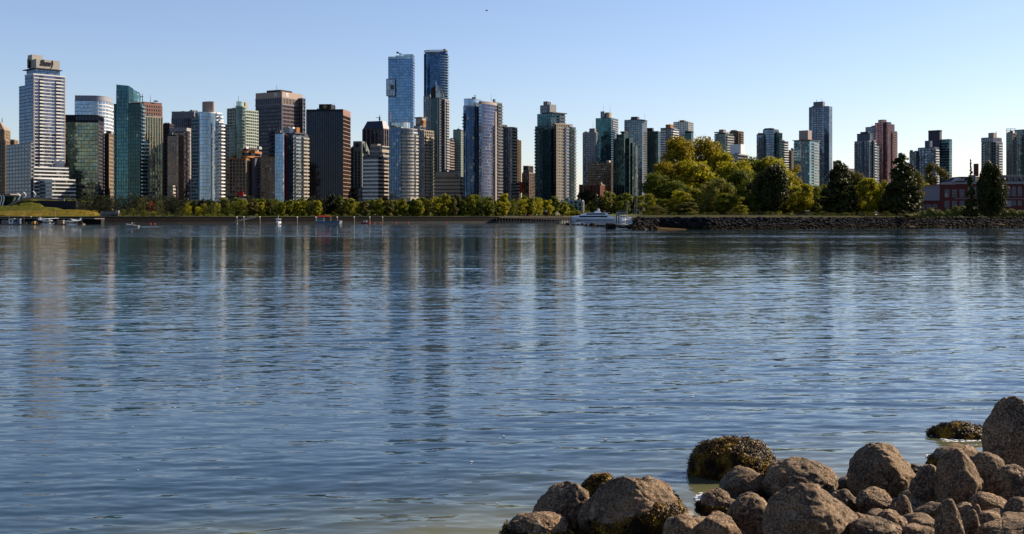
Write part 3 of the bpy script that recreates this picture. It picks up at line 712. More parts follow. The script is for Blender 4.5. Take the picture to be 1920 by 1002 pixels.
# 18
T = Tower('condo_tower', 'grey green stone condo with round blue emblem on its head, beside the black tower', 684, 1100, 24)
SG = paint((0.27,0.29,0.28), .8)
T.vol(657, 678, 684, 276, dD=3, gl=G_dark, FL=F(SG, 1.0, .2, SG, 3.4, 1.2, .4), h=3, cap=SG)
T.vol(663, 678, 685, 265, dD=0, gl=G_dark, FL=F(SG, .6, .2, SG, 3.4, 1.6, .5), h=3, cap=SG)
T.strip('L', 0, 1, SG, .7, T.last['z1']-9, T.last['z1'], 'head_wall'); v = T.last
mb = MB(); mb.tube((v['ox']-v['L']*.5, v['oy']-.9, v['z1']-4), (v['ox']-v['L']*.5, v['oy']-.6, v['z1']-4), 2.0, seg=20); mb.build('emblem', c_navy, T.root)
T.wedge(684, 686, 693, 284, 266, 266, 283, mat=c_green, dD=2)
T.vol(684, 690, 697, 283, dD=5, gl=G_dark, FL=F(SG, 1, .2, SG, 3, 1, .3), h=3)
T.vol(655, 690, 700, 352, dD=-14, gl=G_dark, FL=F(c_dgrey, 1, .4), h=4, shape='bow', b=4, cap=c_teal).done()
# 19 navy mansard
T = Tower('office_tower', 'brown gridded office with a sloping navy mansard roof and a crane on top', 726, 1240, 30, cat='building')
T.vol(680, 719, 732, 241, gl=G_black, FL=F(c_dbrown, .5, .2, paint((0.2,0.16,0.17),.8), 5.2, 1.1, .6), h=7, cap=c_brown)
v = T.last; P0 = offset_poly(v['pts'], -.2); P1 = offset_poly(v['pts'], -3.6)
mb = T.mb('mansard_roof', c_navy); mb.loft([[(*p, v['z1']) for p in P0], [(*p, v['z1']+8.5) for p in P1]])
T.vol(716, 725, 738, 241, dD=14, gl=G_dark, FL=F(c_brown, .8, .2, c_terra, 4, 1.2, .5), h=4)
x, y = v['ox']-v['L']*.35, v['oy']+v['R']*.5; z = v['z1']+8.5; mb = MB()
mb.tube((x, y, z-.3), (x, y, z+6.5), .55, .4); mb.tube((x+1, y, z+3.6), (x-5, y, z+4.4), .35, .2); mb.tube((x, y, z+1.2), (x, y, z+4.4), 1.0, .9)
mb.build('crane', DARKM, T.root); T.done()
# 20 stepped beige office
T = Tower('office_tower', 'stepped beige office block with ribbon windows and terraces, below the navy mansard roof', 709, 1010, 30, cat='building')
T.vol(680, 709, 728, 293, gl=G_black, FL=F(c_white, 1.5, .2), FR=F(c_beige, 1.4, .5), h=3.4, cap=c_dgrey)
T.vol(693, 711, 730, 283, 293, dD=4, gl=G_dark, FL=F(c_grey, 1.3, .3), FR=F(c_cream, 1.4, .9), h=3.4, cap=c_cream)
T.vol(694, 712, 731, 273, 283, dD=9, gl=G_dark, FL=F(c_grey, 1.3, .3), FR=F(c_cream, 1.4, .9), h=3.4, cap=c_cream)
T.box(695, 707, 714, 270, 274, c_beige, 14).box(684, 688, 692, 289, 293, c_cream, 8, 'roof_plant').done()
# 21 tall light blue glass tower
T = Tower('condo_tower', 'very tall light blue tower', 775, 1500, 8)
T.root['label'] = 'very tall light blue glass slab with a boxy grey bay jutting from its left side'
LB = F(c_blueg, .3, .1, c_blueg, 3.0, .15, .12)
T.vol(728, 774, 777.5, 111, gl=glass((0.13,0.23,0.37), .85, pane=3, sh=3.5, var=.3, wob=.015, blinds=.0), FL=LB, FR=F(c_pinkw, .4, .8), h=3.55, cap=c_blueg, capt=.4)
scr = glass((0.33,0.44,0.52), .6, blinds=0)
T.vol(728, 742, 744, 106.5, 111, dD=1, gl=scr, FL=F(c_pale, .2, .1, c_pale, 2.5, .2, .1), h=3, cap=c_pale, capt=.2, dep=2)
T.vol(742, 758, 760, 104.5, 111, dD=1, gl=scr, FL=F(c_pale, .2, .1, c_pale, 2.5, .2, .1), h=3, cap=c_pale, capt=.2, dep=2)
T.vol(757, 774, 777, 102, 111, dD=.5, gl=scr, FL=F(c_pale, .2, .1, c_pale, 2.5, .2, .1), h=3, cap=c_pale, capt=.2)
T.vol(724.5, 740.5, 742, 148, 180, dD=-4, gl=glass((0.24,0.30,0.38), .6), FL=F(c_grey, .4, .2, c_grey, 4, .3, .3), h=7, cap=c_grey, dep=10)
T.strip('L', .1, .38, c_white, .3, T.z(167.5, 1496), T.z(161.5, 1496), 'bay_frame').strip('L', .45, .9, c_blueg, .3, T.z(168, 1496), T.z(160, 1496), 'bay_shade_panel')  # darker raised panel stands in for the shaded hollow of the bay
mb = MB(); x, y = T.loc((750-CX)/FPX*1510, 1510); z = T.z(104, 1510); mb.tube((x, y, z-1), (x, y, z+2), .7); mb.tube((x+4, y, z+.6), (x-2.5, y, z+3.4), .4, .6); mb.box(x-4.6, x-2, y-1, y+1, z+2.4, z+4.6); mb.build('roof_crane', DARKM, T.root)
T.done()
# 22 tallest, rounded dark blue
T = Tower('condo_tower', 'tallest tower on the skyline, dark blue glass with rounded ends and white stacked balcony slabs', 838, 1540, 10)
T.vol(794, 838, 841, 100, shape='rr', b=9, gl=glass((0.045,0.10,0.19), .85, pane=3, sh=3.4, var=.5, wob=.015, blinds=.0), FL=F(c_blueg, .35, .1, c_navy, 3, .15, .1), FC=F(c_lgrey, .45, .9), h=3.5, cap=c_blueg, capt=.5, dep=30)
v = T.last
T.balc('C', .0, 1, 1.7, c_lgrey, c_rail)
mb = T.mb('crown_ring', c_lgrey)
for zz, o in ((v['z1']+3.6, .9),):
    A = offset_poly(v['pts'], o); B = offset_poly(v['pts'], o-1.2)
    for i in range(len(A)):
        j = (i+1) % len(A); mb.prism([A[i], A[j], B[j], B[i]], zz, zz+1.0)
        if i % 4 == 0: mb.tube((*B[i], v['z1']-.2), (*B[i], zz+.1), .25)
T.box(797, 836, 838, 97, 100.5, G_dblue, 8, 'roof_block', dep=14).box(831, 836, 838.5, 92, 95, c_lgrey, 12, 'roof_plant', dep=6).done()
# 23 dark tower with glass spire
T = Tower('condo_tower', 'dark green glass tower with a sharp sail shaped spire, before the tallest tower', 826, 1240, 26)
DG = F(c_dgrey, .35, .15, c_grey, 2.6, .3, .2)
T.vol(794.5, 806, 812, 180, dD=6, gl=G_grey, FL=F(c_grey, .6, .2, c_grey, 3, .5, .3), h=3, cap=c_grey)
T.vol(804, 824, 834, 183, dD=0, gl=G_dteal, FL=DG, FR=F(c_grey, .6, .3, c_grey, 3, .6, .3), h=3, cap=c_dgrey)
T.strip('L', .10, .20, c_lgrey, .5).strip('L', .8, .9, c_lgrey, .5)
T.vol(826, 834, 842, 186, dD=5, gl=G_grey, FL=F(c_grey, .6, .3), FR=F(c_lgrey, .8, .3, c_lgrey, 3, .8, .3), h=3, cap=c_lgrey).balc('R', .2, .9, 1.6, c_lgrey, c_lgrey)
T.wedge(808, 817.5, 819, 183, 166, 160, 160, yk=168, mat=c_dbrown, dD=3, name='dark_wedge')
def tri(T, pts, mat, name, th=1.2, D=0):
    DD = T.D+D; P = [T.loc((a-CX)/FPX*DD, DD) + (T.z(b, DD),) for a, b in pts]; c, n = math.cos(T.th), math.sin(T.th)
    d = Vector((n*0+math.sin(0), 0, 0)); q = T.loc(T.x, T.y+1); d = Vector((q[0], q[1], 0)).normalized()*th
    mb = MB(); A = [Vector(p) for p in P]; B = [a+d for a in A]; k = len(A)
    mb.face(A); mb.face(B[::-1])
    for i in range(k): mb.face([A[i], B[i], B[(i+1) % k], A[(i+1) % k]])
    mb.build(name, mat, T.root)
tri(T, [(817,183),(830,183),(827,176),(822,164),(816.5,151.5)], glass((0.35,0.38,0.40),.5,blinds=0), 'spire_sail', 3, 2)
tri(T, [(824,183),(832,183),(831,175),(827,166),(823,161)], c_beige, 'spire_sail', 4, 6)
T.done()
# 24 curved white banded condo
T = Tower('condo_tower', 'curved condo with white balcony bands, below the very tall light blue slab', 765, 960, 36)
T.vol(730, 752, 756, 238, dD=2, gl=G_dblue, FL=F(c_blueg, .25, .1, c_blueg, 2.4, .15, .12), h=2.9, cap=c_pale)
T.vol(744, 762, 782, 240, dD=0, shape='corner', b=11, gl=G_grey, FL=F(c_blueg, .4, .2, c_grey, 2, .3, .2), FC=F(c_lgrey, .6, .35, c_grey, 3, .3, .3), FR=F(c_white, .8, .4), h=2.9, cap=c_lgrey)
T.balc('C', .25, .95, 1.7, c_white, c_cream, 0, 1).balc('R', .25, .95, 1.8, c_white, c_cream, 0, 1)
T.vol(731, 752, 769, 228.5, 240, dD=6, shape='corner', b=8, gl=scr, FL=F(c_cream, .4, .2, c_cream, 2, .25, .2), h=4, cap=c_cream, capt=.4)
T.strip('L', .2, .27, c_pinkb, .4, 0, 90)
T.box(744, 770, 790, 371, 378, c_cream, -20, 'entrance_canopy', dep=14).done()
# 25 condo behind
T = Tower('condo_tower', 'grey brown condo with dark balconies and cream roof house, right of the curved banded condo', 790, 1020, 36)
T.vol(776, 788, 797, 236, dD=2, gl=G_blue, FL=F(c_pale, .5, .2, c_lgrey, 2.4, .3, .2), FR=F(c_beige, .8, .3), h=2.9, cap=c_beige)
T.vol(786, 795, 813, 244, dD=0, gl=G_grey, FL=F(c_lgrey, .7, .3, c_lgrey, 2.5, .5, .3), FR=F(c_beige, .7, .3, c_cream, 3.2, .7, .4), h=2.9, cap=c_beige)
T.balc('R', .08, .4, 1.6, c_beige, c_cream, 0, 1).balc('R', .6, .92, 1.6, c_beige, c_cream, 0, 1)
T.box(779, 792, 799, 222, 237, c_cream, 8).box(776, 790, 802, 219.5, 221.5, c_dgrey, 9, 'roof_canopy').box(788, 794, 799, 226, 237, c_terra, 7).done()
# 26 small ones
T = Tower('condo_tower', 'narrow brown grey balcony block tucked right of the spired tower', 845, 1300, 34)
T.vol(840, 844, 851, 261, gl=G_brown, FL=F(c_grey, .9, .5), FR=F(c_pinkw, .9, .6), h=3, cap=c_grey).done()
T = Tower('condo_tower', 'narrow pale green gridded block left of the big blue twin tower', 864, 1400, 15)
T.vol(850, 864, 872, 243, gl=G_green, FL=F(paint((0.32,0.38,0.34),.7), 1.0, .2, paint((0.32,0.38,0.34),.7), 2.6, 1, .3), h=3, cap=c_dgrey, dep=20)
T.vol(847, 851, 853, 259, dD=-2, gl=G_green, FL=F(c_green, 1, .2, c_green, 2.6, 1, .3), h=3, dep=20).done()
# 27 beige low block
T = Tower('office_block', 'low beige office block with continuous rows of small windows, standing just above the trees', 862, 1050, 14, cat='building')
T.vol(814, 862, 869, 331, gl=G_dark, FL=F(paint((.62,.55,.46),.7), 1.9, .3, paint((.62,.55,.46),.7), 1.6, .5, .15), FR=F(c_cream, 1.6, .5), h=3.3, cap=c_beige)  # left face given a paler colour so it reads as lit
T.box(818, 859, 864, 323, 331, c_cream, 6).mech(3, 3).done()
# 28 blue twin tower
T = Tower('condo_tower', 'large deep blue glass condo with curved bays and a dark balcony stack', 903, 1020, 36)
T.vol(869, 884, 905, 198, dD=0, shape='corner', b=7, gl=glass((0.035,0.07,0.15), .8), FL=F(c_blueg, .25, .1, c_grey, 3, .25, .2), FC=F(c_blueg, .25, .1, c_blueg, 3, .2, .2), FR=F(c_navy, .3, .12, c_navy, 3, .2, .2), h=2.9, cap=c_pale)
T.strip('R', .03, .10, c_grey, .5).balc('R', .78, 1.0, 1.4, c_dgrey, c_dbrown, 0, 0)
T.vol(870, 884, 903, 184.5, 198, dD=1.5, shape='corner', b=7, gl=glass((0.30,0.40,0.52), .7, blinds=0), FL=F(c_pale, .3, .15), h=4.5, cap=c_pale, capt=.5)
T.vol(898, 903, 931, 190, dD=2, shape='bowR', b=2.5, gl=G_blue, glR=glass((0.09,0.11,0.20), .75), FL=F(c_dgrey, .5, .2), FR=F(c_lgrey, .3, .3, c_grey, 2.5, .15, .15), h=2.9, cap=c_pinkw, capt=2.4)
T.balc('R', .64, .88, 2.4, c_dgrey, c_dbrown, 0, 6)
T.box(927, 929, 931.5, 210, 380, c_pinkw, -8, 'spine_wall', dep=3)
T.vol(868.5, 870, 873, 213, 245, dD=3, gl=G_dblue, FL=F(c_blueg, .5, .2), h=2.9).balc('L', 0, 1, 1.5, c_dgrey, c_rail)
T.vol(918, 930, 941, 192, dD=24, gl=G_green, FL=F(c_grey, .5, .2, c_grey, 3, .3, .3), h=2.9, cap=c_green).balc('R', .1, .9, 2, c_lgrey, c_dgrey)
T.box(885, 891, 893, 182, 186, c_grey, 8, 'roof_plant').box(924, 926, 929, 186, 192, c_dgrey, 20, 'roof_plant').mast(891, 178, 184, 4, .12, arm=1).mast(921, 176, 188, 4, .1).done()
# 29
T = Tower('condo_tower', 'brown grey condo block with pale panelled bays, a rounded right end and brown roof box', 955, 1080, 40)
T.vol(929, 948, 952, 238, dD=4, gl=G_grey, FL=F(c_dbrown, 1.0, .3, c_grey, 2.8, .7, .4), h=2.95, cap=c_dbrown)
T.vol(946, 957, 969.5, 238, dD=0, shape='corner', b=3, gl=G_grey, FL=F(c_dgrey, 1.1, .3, c_dgrey, 4, 1.2, .4), FC=F(c_beige, 1, .3), FR=F(c_cream, 1.2, .4), h=2.95, cap=c_beige)
T.balc('R', .2, .9, 1.4, c_beige, c_cream)
T.vol(966, 970, 974, 342, dD=-3, gl=G_dark, FL=F(c_grey, 1.1, .3), FR=F(c_beige, 1.1, .3), h=2.95)
T.box(934, 942, 951, 234, 239, c_brown, 8).done()
T = Tower('condo_tower', 'ochre brown slab with dark square windows showing behind the rounded brown grey condo', 968, 1280, 55)
T.vol(962, 967, 977, 263, gl=G_dark, FL=F(c_brown, 1.2, .3), FR=F(paint((0.50,0.32,0.17),.8), 1.3, .3, paint((0.50,0.32,0.17),.8), 2.8, 1.1, .3), h=3, cap=c_terra).done()
T = Tower('apartment_block', 'low dark brown apartment block with a red wall, left of the teal and cream tower', 990, 1150, 30, cat='building')
T.vol(979, 992, 1005, 324, gl=G_brown, FL=F(c_brown, 1.2, .3, c_tan, 4, .6, .3), h=3.1, cap=c_tan)
T.vol(981, 990, 1000, 311, 324, dD=5, gl=G_dark, FL=F(c_dbrown, 1.2, .2), h=3.1, cap=c_brown)
T.box(972, 976, 980, 341, 362, paint((0.35,0.05,0.03), .8), -4, 'red_wall').done()
# 31 teal and cream
T = Tower('condo_tower', 'big stepped tower, teal glass on its left and cream panels on its right', 1038, 1080, 44)
TG = F(c_teal, .3, .1, c_navy, 2.8, .2, .15)
T.vol(1003.5, 1033, 1050, 235, dD=2, gl=G_teal, FL=TG, h=2.95, cap=c_teal)
T.strip('L', .45, .5, c_navy, .5).balc('L', 0, .08, 1.2, c_grey, c_grey)
T.vol(1007.5, 1034, 1059, 212, 236, dD=4, gl=G_teal, FL=TG, FR=F(c_teal, .4, .2, c_pinkw, 4, .3, .2), h=2.95, cap=c_dgrey, capt=.5).balc('R', .5, .98, 1.6, c_lgrey, c_dgrey)
T.box(1032, 1036, 1060, 210.5, 212.3, c_dgrey, 3, 'roof_canopy', over=1.2)
T.vol(1013, 1026, 1030, 197, 212, dD=8, gl=G_grey, FL=F(c_grey, .6, .2, c_lgrey, 3, .5, .2), h=3, cap=c_grey)
T.box(1026, 1031, 1043, 196, 213, c_lgrey, 7).vol(1019, 1027, 1033, 190, 198, dD=9, gl=G_dark, FL=F(c_white, .5, .2, c_white, 2.5, .4, .2), h=3, cap=c_white, capt=.4)
T.vol(1038, 1043, 1070, 233, dD=-3, gl=G_dark, FL=F(c_navy, .5, .2), FR=F(c_cream, 1.25, .35, c_cream, 2.6, 1.1, .35), h=2.95, cap=c_cream, capt=.8)
T.strip('R', .58, .84, G_blue, .5, 0, T.last['z1']-2, 'glass_bay').balc('R', .6, .84, 1.5, c_cream, c_pinkw).strip('R', .88, 1.0, c_pinkw, .6)
T.box(1036, 1041, 1070, 231.3, 233.5, c_pinkw, -4, 'roof_canopy', over=.6)
T.vol(1067, 1070, 1081, 238, dD=8, shape='round', gl=G_green, FL=F(c_grey, .5, .3), h=2.95, cap=c_grey, dep=18)
T.balc('R', .3, .8, 1.5, c_grey, c_lgrey)
T.vol(1065, 1068, 1074, 233, 239, dD=9, gl=scr, FL=None, h=4, cap=c_lgrey, dep=8).done()
# pavilion below
T = Tower('glass_pavilion', 'low glass and concrete pavilion behind the promenade, left of the white motor yacht', 1092, 1045, 12, cat='building')
T.vol(1052, 1092, 1094, 375.5, gl=G_teal, FL=F(c_lgrey, .6, .5, c_lgrey, 4.4, .9, .8), h=5.6, cap=c_lgrey, dep=14).done()
# 32-40 green glass cluster
GG = F(c_teal, .35, .12, c_green, 3.4, .2, .15); PGm = paint((0.20,0.26,0.25), .6)
T = Tower('condo_tower', 'grey beige condo with a plain roof box at the left of the green glass cluster', 1117, 1450, 14)
T.vol(1093, 1117, 1120, 248, gl=G_grey, FL=F(c_grey, 1.0, .25, c_grey, 3.4, 1, .4), h=2.95, cap=c_beige, dep=24)
T.balc('L', 0, .14, 1.5, c_lgrey, c_lgrey).box(1105, 1115, 1118, 241, 248, c_grey, 8, dep=12).mast(1112, 228, 242, 8, .12).done()
T = Tower('condo_tower', 'teal glass tower with a curved parapet crown and two thin aerials', 1146, 1480, 20)
T.vol(1117, 1146, 1159, 221, gl=G_teal, FL=GG, FR=F(c_lgrey, .6, .4), h=2.95, cap=c_green).balc('R', .1, .9, 1.5, c_pinkw, c_lgrey)
T.box(1126, 1133, 1137, 209, 221, c_pale, 6, 'crown_wall').box(1133, 1143, 1150, 211, 221, c_cream, 4, 'crown_wall', 'round').mast(1131, 196, 210, 5, .12).mast(1144, 199, 212, 5, .12).done()
T = Tower('office_block', 'brown slab block with pale vertical piers standing below the teal tower with twin aerials', 1146, 1380, 12, cat='building')
T.vol(1102, 1146, 1150, 305, gl=G_brown, FL=F(c_dbrown, .9, .2, c_tan, 10, .7, .5), h=3, cap=c_brown, dep=22)
T.box(1136, 1142, 1145, 301, 305, c_cream, 6).done()
T = Tower('brick_apartment_block', 'old red brick apartment house with projecting bays and a pointed gable, below the brown slab', 1138, 1300, 16, cat='building')
BR = paint((0.17,0.07,0.05), .85)
T.vol(1086, 1125, 1140, 346, gl=G_dark, FL=F(BR, 1.4, .2, BR, 3.2, 1.9, .3), h=3.2, cap=c_tan, dep=16)
T.strip('L', .5, .58, BR, 1.6).strip('L', .66, .74, BR, 1.6).strip('L', .84, .92, BR, 1.6)
T.wedge(1122, 1127, 1130, 346, 344, 341, 345, mat=c_tan, dD=-1, name='gable').done()
T = Tower('condo_tower', 'dark teal faceted tower whose shoulders step down on both sides', 1180, 1330, 30)
for a, b, c, yt, dd in ((1150,1160,1168,262,6), (1156,1167,1172,252,3), (1165,1172,1178,248,0), (1172,1180,1187,259,2), (1178,1186,1191,268,5), (1184,1190,1196,276,8)):
    T.vol(a, b, c, yt, dD=dd, gl=G_dteal, FL=GG, h=2.95, cap=c_teal)
T.box(1164, 1171, 1177, 246.5, 249, c_black, -1, 'roof_canopy', over=.5).strip_px('L', 1171, 1172, 250, 380, c_green, .6, 'pier').box(1193.3, 1193.8, 1194.4, 272, 385, c_lgrey, 4, 'pier', dep=.8).done()
T = Tower('condo_tower', 'broad slate grey glass tower with a flat overhanging roof slab and one aerial', 1204, 1470, 18)
T.vol(1171, 1204, 1213, 224, gl=glass((0.11,0.16,0.19), .6), FL=F(c_grey, .5, .15, c_grey, 3, .35, .2), h=2.95, cap=c_grey, dep=26)
T.balc('L', .0, .12, 1.3, c_grey, c_grey)
T.box(1183, 1195, 1199, 219, 224, c_dgrey, 6, 'roof_block').box(1196, 1208, 1213, 225, 226, c_grey, -2, 'roof_canopy', over=1).mast(1209, 213, 224, 3, .12).done()
T = Tower('condo_tower', 'dark green flat topped tower with small black roof box, beside the slate grey tower', 1234, 1500, 14)
T.vol(1211, 1234, 1239, 246, gl=G_dteal, FL=F(c_green, .3, .1, c_green, 4.5, .4, .3), h=2.95, cap=c_green, dep=24).box(1213, 1223, 1226, 240, 246, c_black, 5).done()
T = Tower('condo_tower', 'tower of long white balconies with tan roof box, left of the tallest maple', 1262, 1430, 26)
T.vol(1239, 1258, 1272, 241, gl=G_grey, FL=F(c_lgrey, .6, .3, c_grey, 4, .4, .3), h=2.95, cap=c_lgrey)
T.balc('L', .0, .55, 1.8, c_white, c_white).balc('R', .1, .9, 1.8, c_lgrey, c_white)
T.box(1240, 1258, 1266, 239.5, 240.7, c_lgrey, -3, 'roof_canopy', over=1).box(1248, 1257, 1263, 233.5, 240, c_terra, 4).done()
T = Tower('condo_tower', 'pale grey blue tower rising farthest back behind the tallest maple', 1290, 1620, 18)
T.vol(1263, 1290, 1300, 228, gl=glass((0.3,0.34,0.36), .6), FL=F(c_lgrey, .8, .25, c_lgrey, 3.5, .8, .3), h=2.95, cap=c_beige)
T.box(1274, 1283, 1287, 225.5, 228, c_tan, 8).done()
T = Tower('condo_tower', 'short dark green tower top peeping over the maple crown with a black roof slab', 1296, 1380, 18)
T.vol(1285, 1296, 1300, 248, gl=G_dteal, FL=GG, h=2.95, cap=c_black, dep=18).box(1285, 1296, 1300, 246, 247.8, c_black, -1, 'roof_canopy', over=.6).done()
# 41-46
T = Tower('condo_tower', 'green grey glass tower with stepped white balconies and tan roof box behind the island trees', 1362, 1320, 30)
T.vol(1340, 1360, 1375, 250, gl=G_green, FL=F(c_lgrey, .5, .25, c_dgrey, 3, .3, .2), FR=F(c_lgrey, .6, .3), h=2.95, cap=c_dgrey)
T.balc('R', .1, .95, 1.7, c_white, c_lgrey).balc('L', 0, .2, 1.5, c_white, c_rail)
T.box(1340, 1356, 1366, 247, 248.8, c_lgrey, 2, 'roof_canopy', over=.5).box(1348, 1356, 1361, 243, 249, c_tan, 5).done()
T = Tower('condo_tower', 'dark brown tower with two roof bumps, immediately behind the stepped white balcony tower', 1384, 1480, 30)
T.vol(1368, 1384, 1394, 246, gl=G_brown, FL=F(c_brown, 1, .3, c_brown, 3, 1, .3), h=2.95, cap=c_brown).balc('R', .3, .9, 1.4, c_tan, c_tan)
T.box(1370, 1378, 1382, 244, 247, c_tan, 5, 'roof_block').done()
T = Tower('apartment_block', 'low glass block with a plain white roof house, poking above the maples', 1388, 1150, 24, cat='building')
T.vol(1368, 1384, 1402, 289, gl=G_grey, FL=F(c_lgrey, .6, .3), h=3, cap=c_lgrey, capp=.8).box(1369, 1389, 1396, 270.5, 289, c_white, 5, dep=14).done()
T = Tower('condo_tower', 'blue glass tower with brown edges and a curved roofline, behind the yellow green maples', 1448, 1350, 28)
T.vol(1419, 1432, 1438, 252, dD=4, gl=G_blue, FL=F(c_blueg, .4, .15, c_brown, 3, .3, .3), h=2.95, cap=c_brown)
T.vol(1431, 1447, 1460, 242, dD=0, shape='corner', b=8, gl=G_blue, FL=F(c_navy, .3, .1, c_tan, 5, .4, .4), FR=F(c_brown, .7, .3), h=2.95, cap=c_dgrey).balc('R', .3, .9, 1.6, c_tan, c_dgrey)
T.vol(1455, 1461, 1467, 249, dD=4, gl=G_teal, FL=F(c_teal, .4, .2), h=2.95).box(1433, 1447, 1452, 240.3, 242, c_dgrey, 3, 'roof_block').done()
T = Tower('condo_tower', 'small white balcony block low down just right of the blue glass tower', 1472, 1400, 35)
T.vol(1464, 1468, 1478, 265, gl=G_grey, FL=F(c_grey, .8, .3), FR=F(c_lgrey, .9, .7), h=2.95, cap=c_grey).balc('R', .1, .9, 1.4, c_white, c_white).done()
T = Tower('apartment_block', 'short tan apartment block with a dark water tank, between two condo towers', 1484, 1420, 28, cat='building')
T.vol(1475, 1484, 1491, 284, gl=G_brown, FL=F(c_tan, 1.1, .3, c_tan, 3, 1, .3), h=2.95, cap=c_tan).box(1482, 1485, 1489, 278, 284, c_black, 5, 'water_tank', 'round').done()
T = Tower('condo_tower', 'pale teal tower with a plain white roof house and a pale stripe down its front', 1522, 1180, 26)
T.vol(1489, 1518, 1536, 263, gl=glass((0.14,0.26,0.29), .65), FL=F(c_lgrey, .4, .2, c_grey, 3, .2, .15), FR=F(c_grey, .6, .25), h=2.95, cap=c_lgrey)
T.strip('L', .46, .54, c_pinkw, .5).balc('L', 0, .12, 1.3, c_grey, c_pale).balc('R', .3, .85, 1.6, c_pinkw, c_lgrey)
T.box(1488.5, 1518, 1535, 262, 263.2, c_dgrey, -1, 'roof_canopy', over=1.1).box(1498, 1515, 1522, 244.5, 262, c_pinkw, 5).done()
T = Tower('condo_tower', 'tallest tower in the right half, slate blue with chamfered glass corners', 1553, 1480, 22)
T.vol(1514.5, 1552, 1562.5, 199, shape='cham', b=4.5, gl=glass((0.10,0.14,0.20), .65), FL=F(c_grey, .5, .2, c_dgrey, 4, .3, .3), FC=F(c_blueg, .2, .08), FR=F(c_grey, .6, .4), h=2.95, cap=c_blueg, dep=30)
T.strip('L', .15, .85, c_grey, .25, T.last['z1']-2, T.last['z1']+.5, 'parapet_panel').balc('L', .2, .42, 1.3, c_grey, c_grey).balc('L', .5, .72, 1.3, c_grey, c_grey)
T.box(1525, 1543, 1547, 190.5, 199.5, c_grey, 6, 'roof_block').mast(1531, 186, 191).mast(1541, 185, 191).done()
# far low houses on the rise between
T = Tower('distant_block', 'tiny tan rooftop cluster far off in the gap right of the tallest right hand tower', 1585, 1700, 28, cat='building')
T.vol(1562, 1570, 1576, 302, gl=G_brown, FL=F(c_tan, 1.2, .3), h=3).vol(1572, 1590, 1602, 316, gl=G_brown, FL=F(c_tan, 1.2, .3), h=3).box(1585, 1588, 1591, 311, 316, c_grey, 4).done()
T = Tower('condo_tower', 'narrow stepped grey tower in front of the pink glass tower, with a blue grey crown', 1632, 1230, 30)
T.vol(1602.5, 1629, 1637, 264, gl=G_grey, FL=F(c_blueg, .6, .25, c_blueg, 2.8, .7, .3), h=2.95, cap=c_lgrey)
T.strip('L', .55, .62, c_blueg, .8).balc('L', 0, .12, 1.2, c_pinkw, c_pinkb)
T.vol(1607, 1631, 1636, 250, 264, dD=3, gl=c_blueg, FL=F(c_grey, .3, .1, c_grey, 3, .3, .1), h=5, cap=c_dgrey).box(1613, 1628, 1631, 247, 250, c_dgrey, 6, 'roof_block')
T.vol(1631, 1638, 1642, 263, dD=4, gl=G_green, FL=F(c_lgrey, .6, .3), h=2.95).balc('R', .1, .9, 1.3, c_lgrey, c_white)
T.vol(1638, 1643, 1648, 274, dD=6, gl=G_grey, FL=F(c_lgrey, .7, .3), h=2.95, cap=c_lgrey).done()
T = Tower('condo_tower', 'pink tinted glass tower with a stepped crown and grey left wing', 1668, 1400, 34)
T.vol(1623, 1648, 1656, 237, dD=6, gl=G_grey, FL=F(c_grey, .5, .2, c_grey, 3, .4, .2), h=2.95, cap=c_grey)
pkb = paint((0.12,0.06,0.07), .7)
for a, b, c, yt, dd in ((1641,1653,1660,230,2), (1647,1656,1662,224.5,0), (1655,1664,1671,229,-1), (1661,1668,1677,233,2), (1665,1672,1682,246,4)):
    T.vol(a, b, c, yt, dD=dd, gl=G_pink, FL=F(pkb, .5, .2, pkb, 3, .35, .25), h=2.95, cap=c_dgrey)
T.balc('R', .1, .95, 1.4, c_pinkw, c_pinkb).done()
T = Tower('distant_block', 'small pale block top peeping out beside the big conifer', 1693, 1500, 28, cat='building')
T.vol(1684, 1692, 1697, 288, gl=G_grey, FL=F(c_lgrey, 1, .3), h=3).done()
T = Tower('condo_tower', 'grey blue tower with a round crown, dark roof block and teal right wing', 1752, 1300, 26)
T.vol(1705.5, 1718, 1723, 284, dD=12, gl=G_grey, FL=F(c_grey, .6, .2, c_grey, 3, .5, .2), h=2.95, cap=c_grey)
T.vol(1721.5, 1752, 1760, 276, dD=0, gl=glass((0.16,0.20,0.27), .6), FL=F(c_blueg, .7, .25, c_blueg, 4, .7, .3), h=2.95, cap=c_blueg).balc('R', .1, .9, 1.4, c_pinkw, c_white)
T.box(1731, 1741, 1751, 264, 276, c_blueg, 4, 'crown_drum', 'round')
T.box(1740.5, 1762, 1766, 245, 290, c_dgrey, 20, 'roof_block', dep=16).box(1740, 1762, 1766.5, 244, 246, c_black, 19, 'roof_canopy', dep=18)
T.vol(1761, 1780, 1785, 261, dD=14, gl=G_teal, FL=F(c_pale, .5, .15, c_teal, 3, .15, .1), h=3.1, cap=c_teal, dep=26).done()
T = Tower('condo_tower', 'grey tower with paired balcony stacks and rounded shoulders, above the dark oval tree', 1868, 1300, 28)
T.vol(1837, 1864, 1883, 266, shape='cham', b=4, gl=G_green, FL=F(c_grey, .6, .3, c_grey, 3, .5, .3), h=2.95, cap=c_grey)
T.strip('L', .55, .62, c_pinkw, .9).balc('L', .05, .3, 1.5, c_lgrey, c_white).balc('R', .3, .9, 1.5, c_lgrey, c_white)
T.vol(1840, 1862, 1878, 257.5, 266, dD=3, gl=G_grey, FL=F(c_grey, .6, .5, c_grey, 3, .5, .3), h=2.9, cap=c_grey).box(1853, 1863, 1869, 249, 258, c_pinkw, 6).mast(1868, 245, 250).done()
T = Tower('condo_tower', 'grey teal tower cut off by the right edge, open frame on its roof', 1910, 1230, 28)
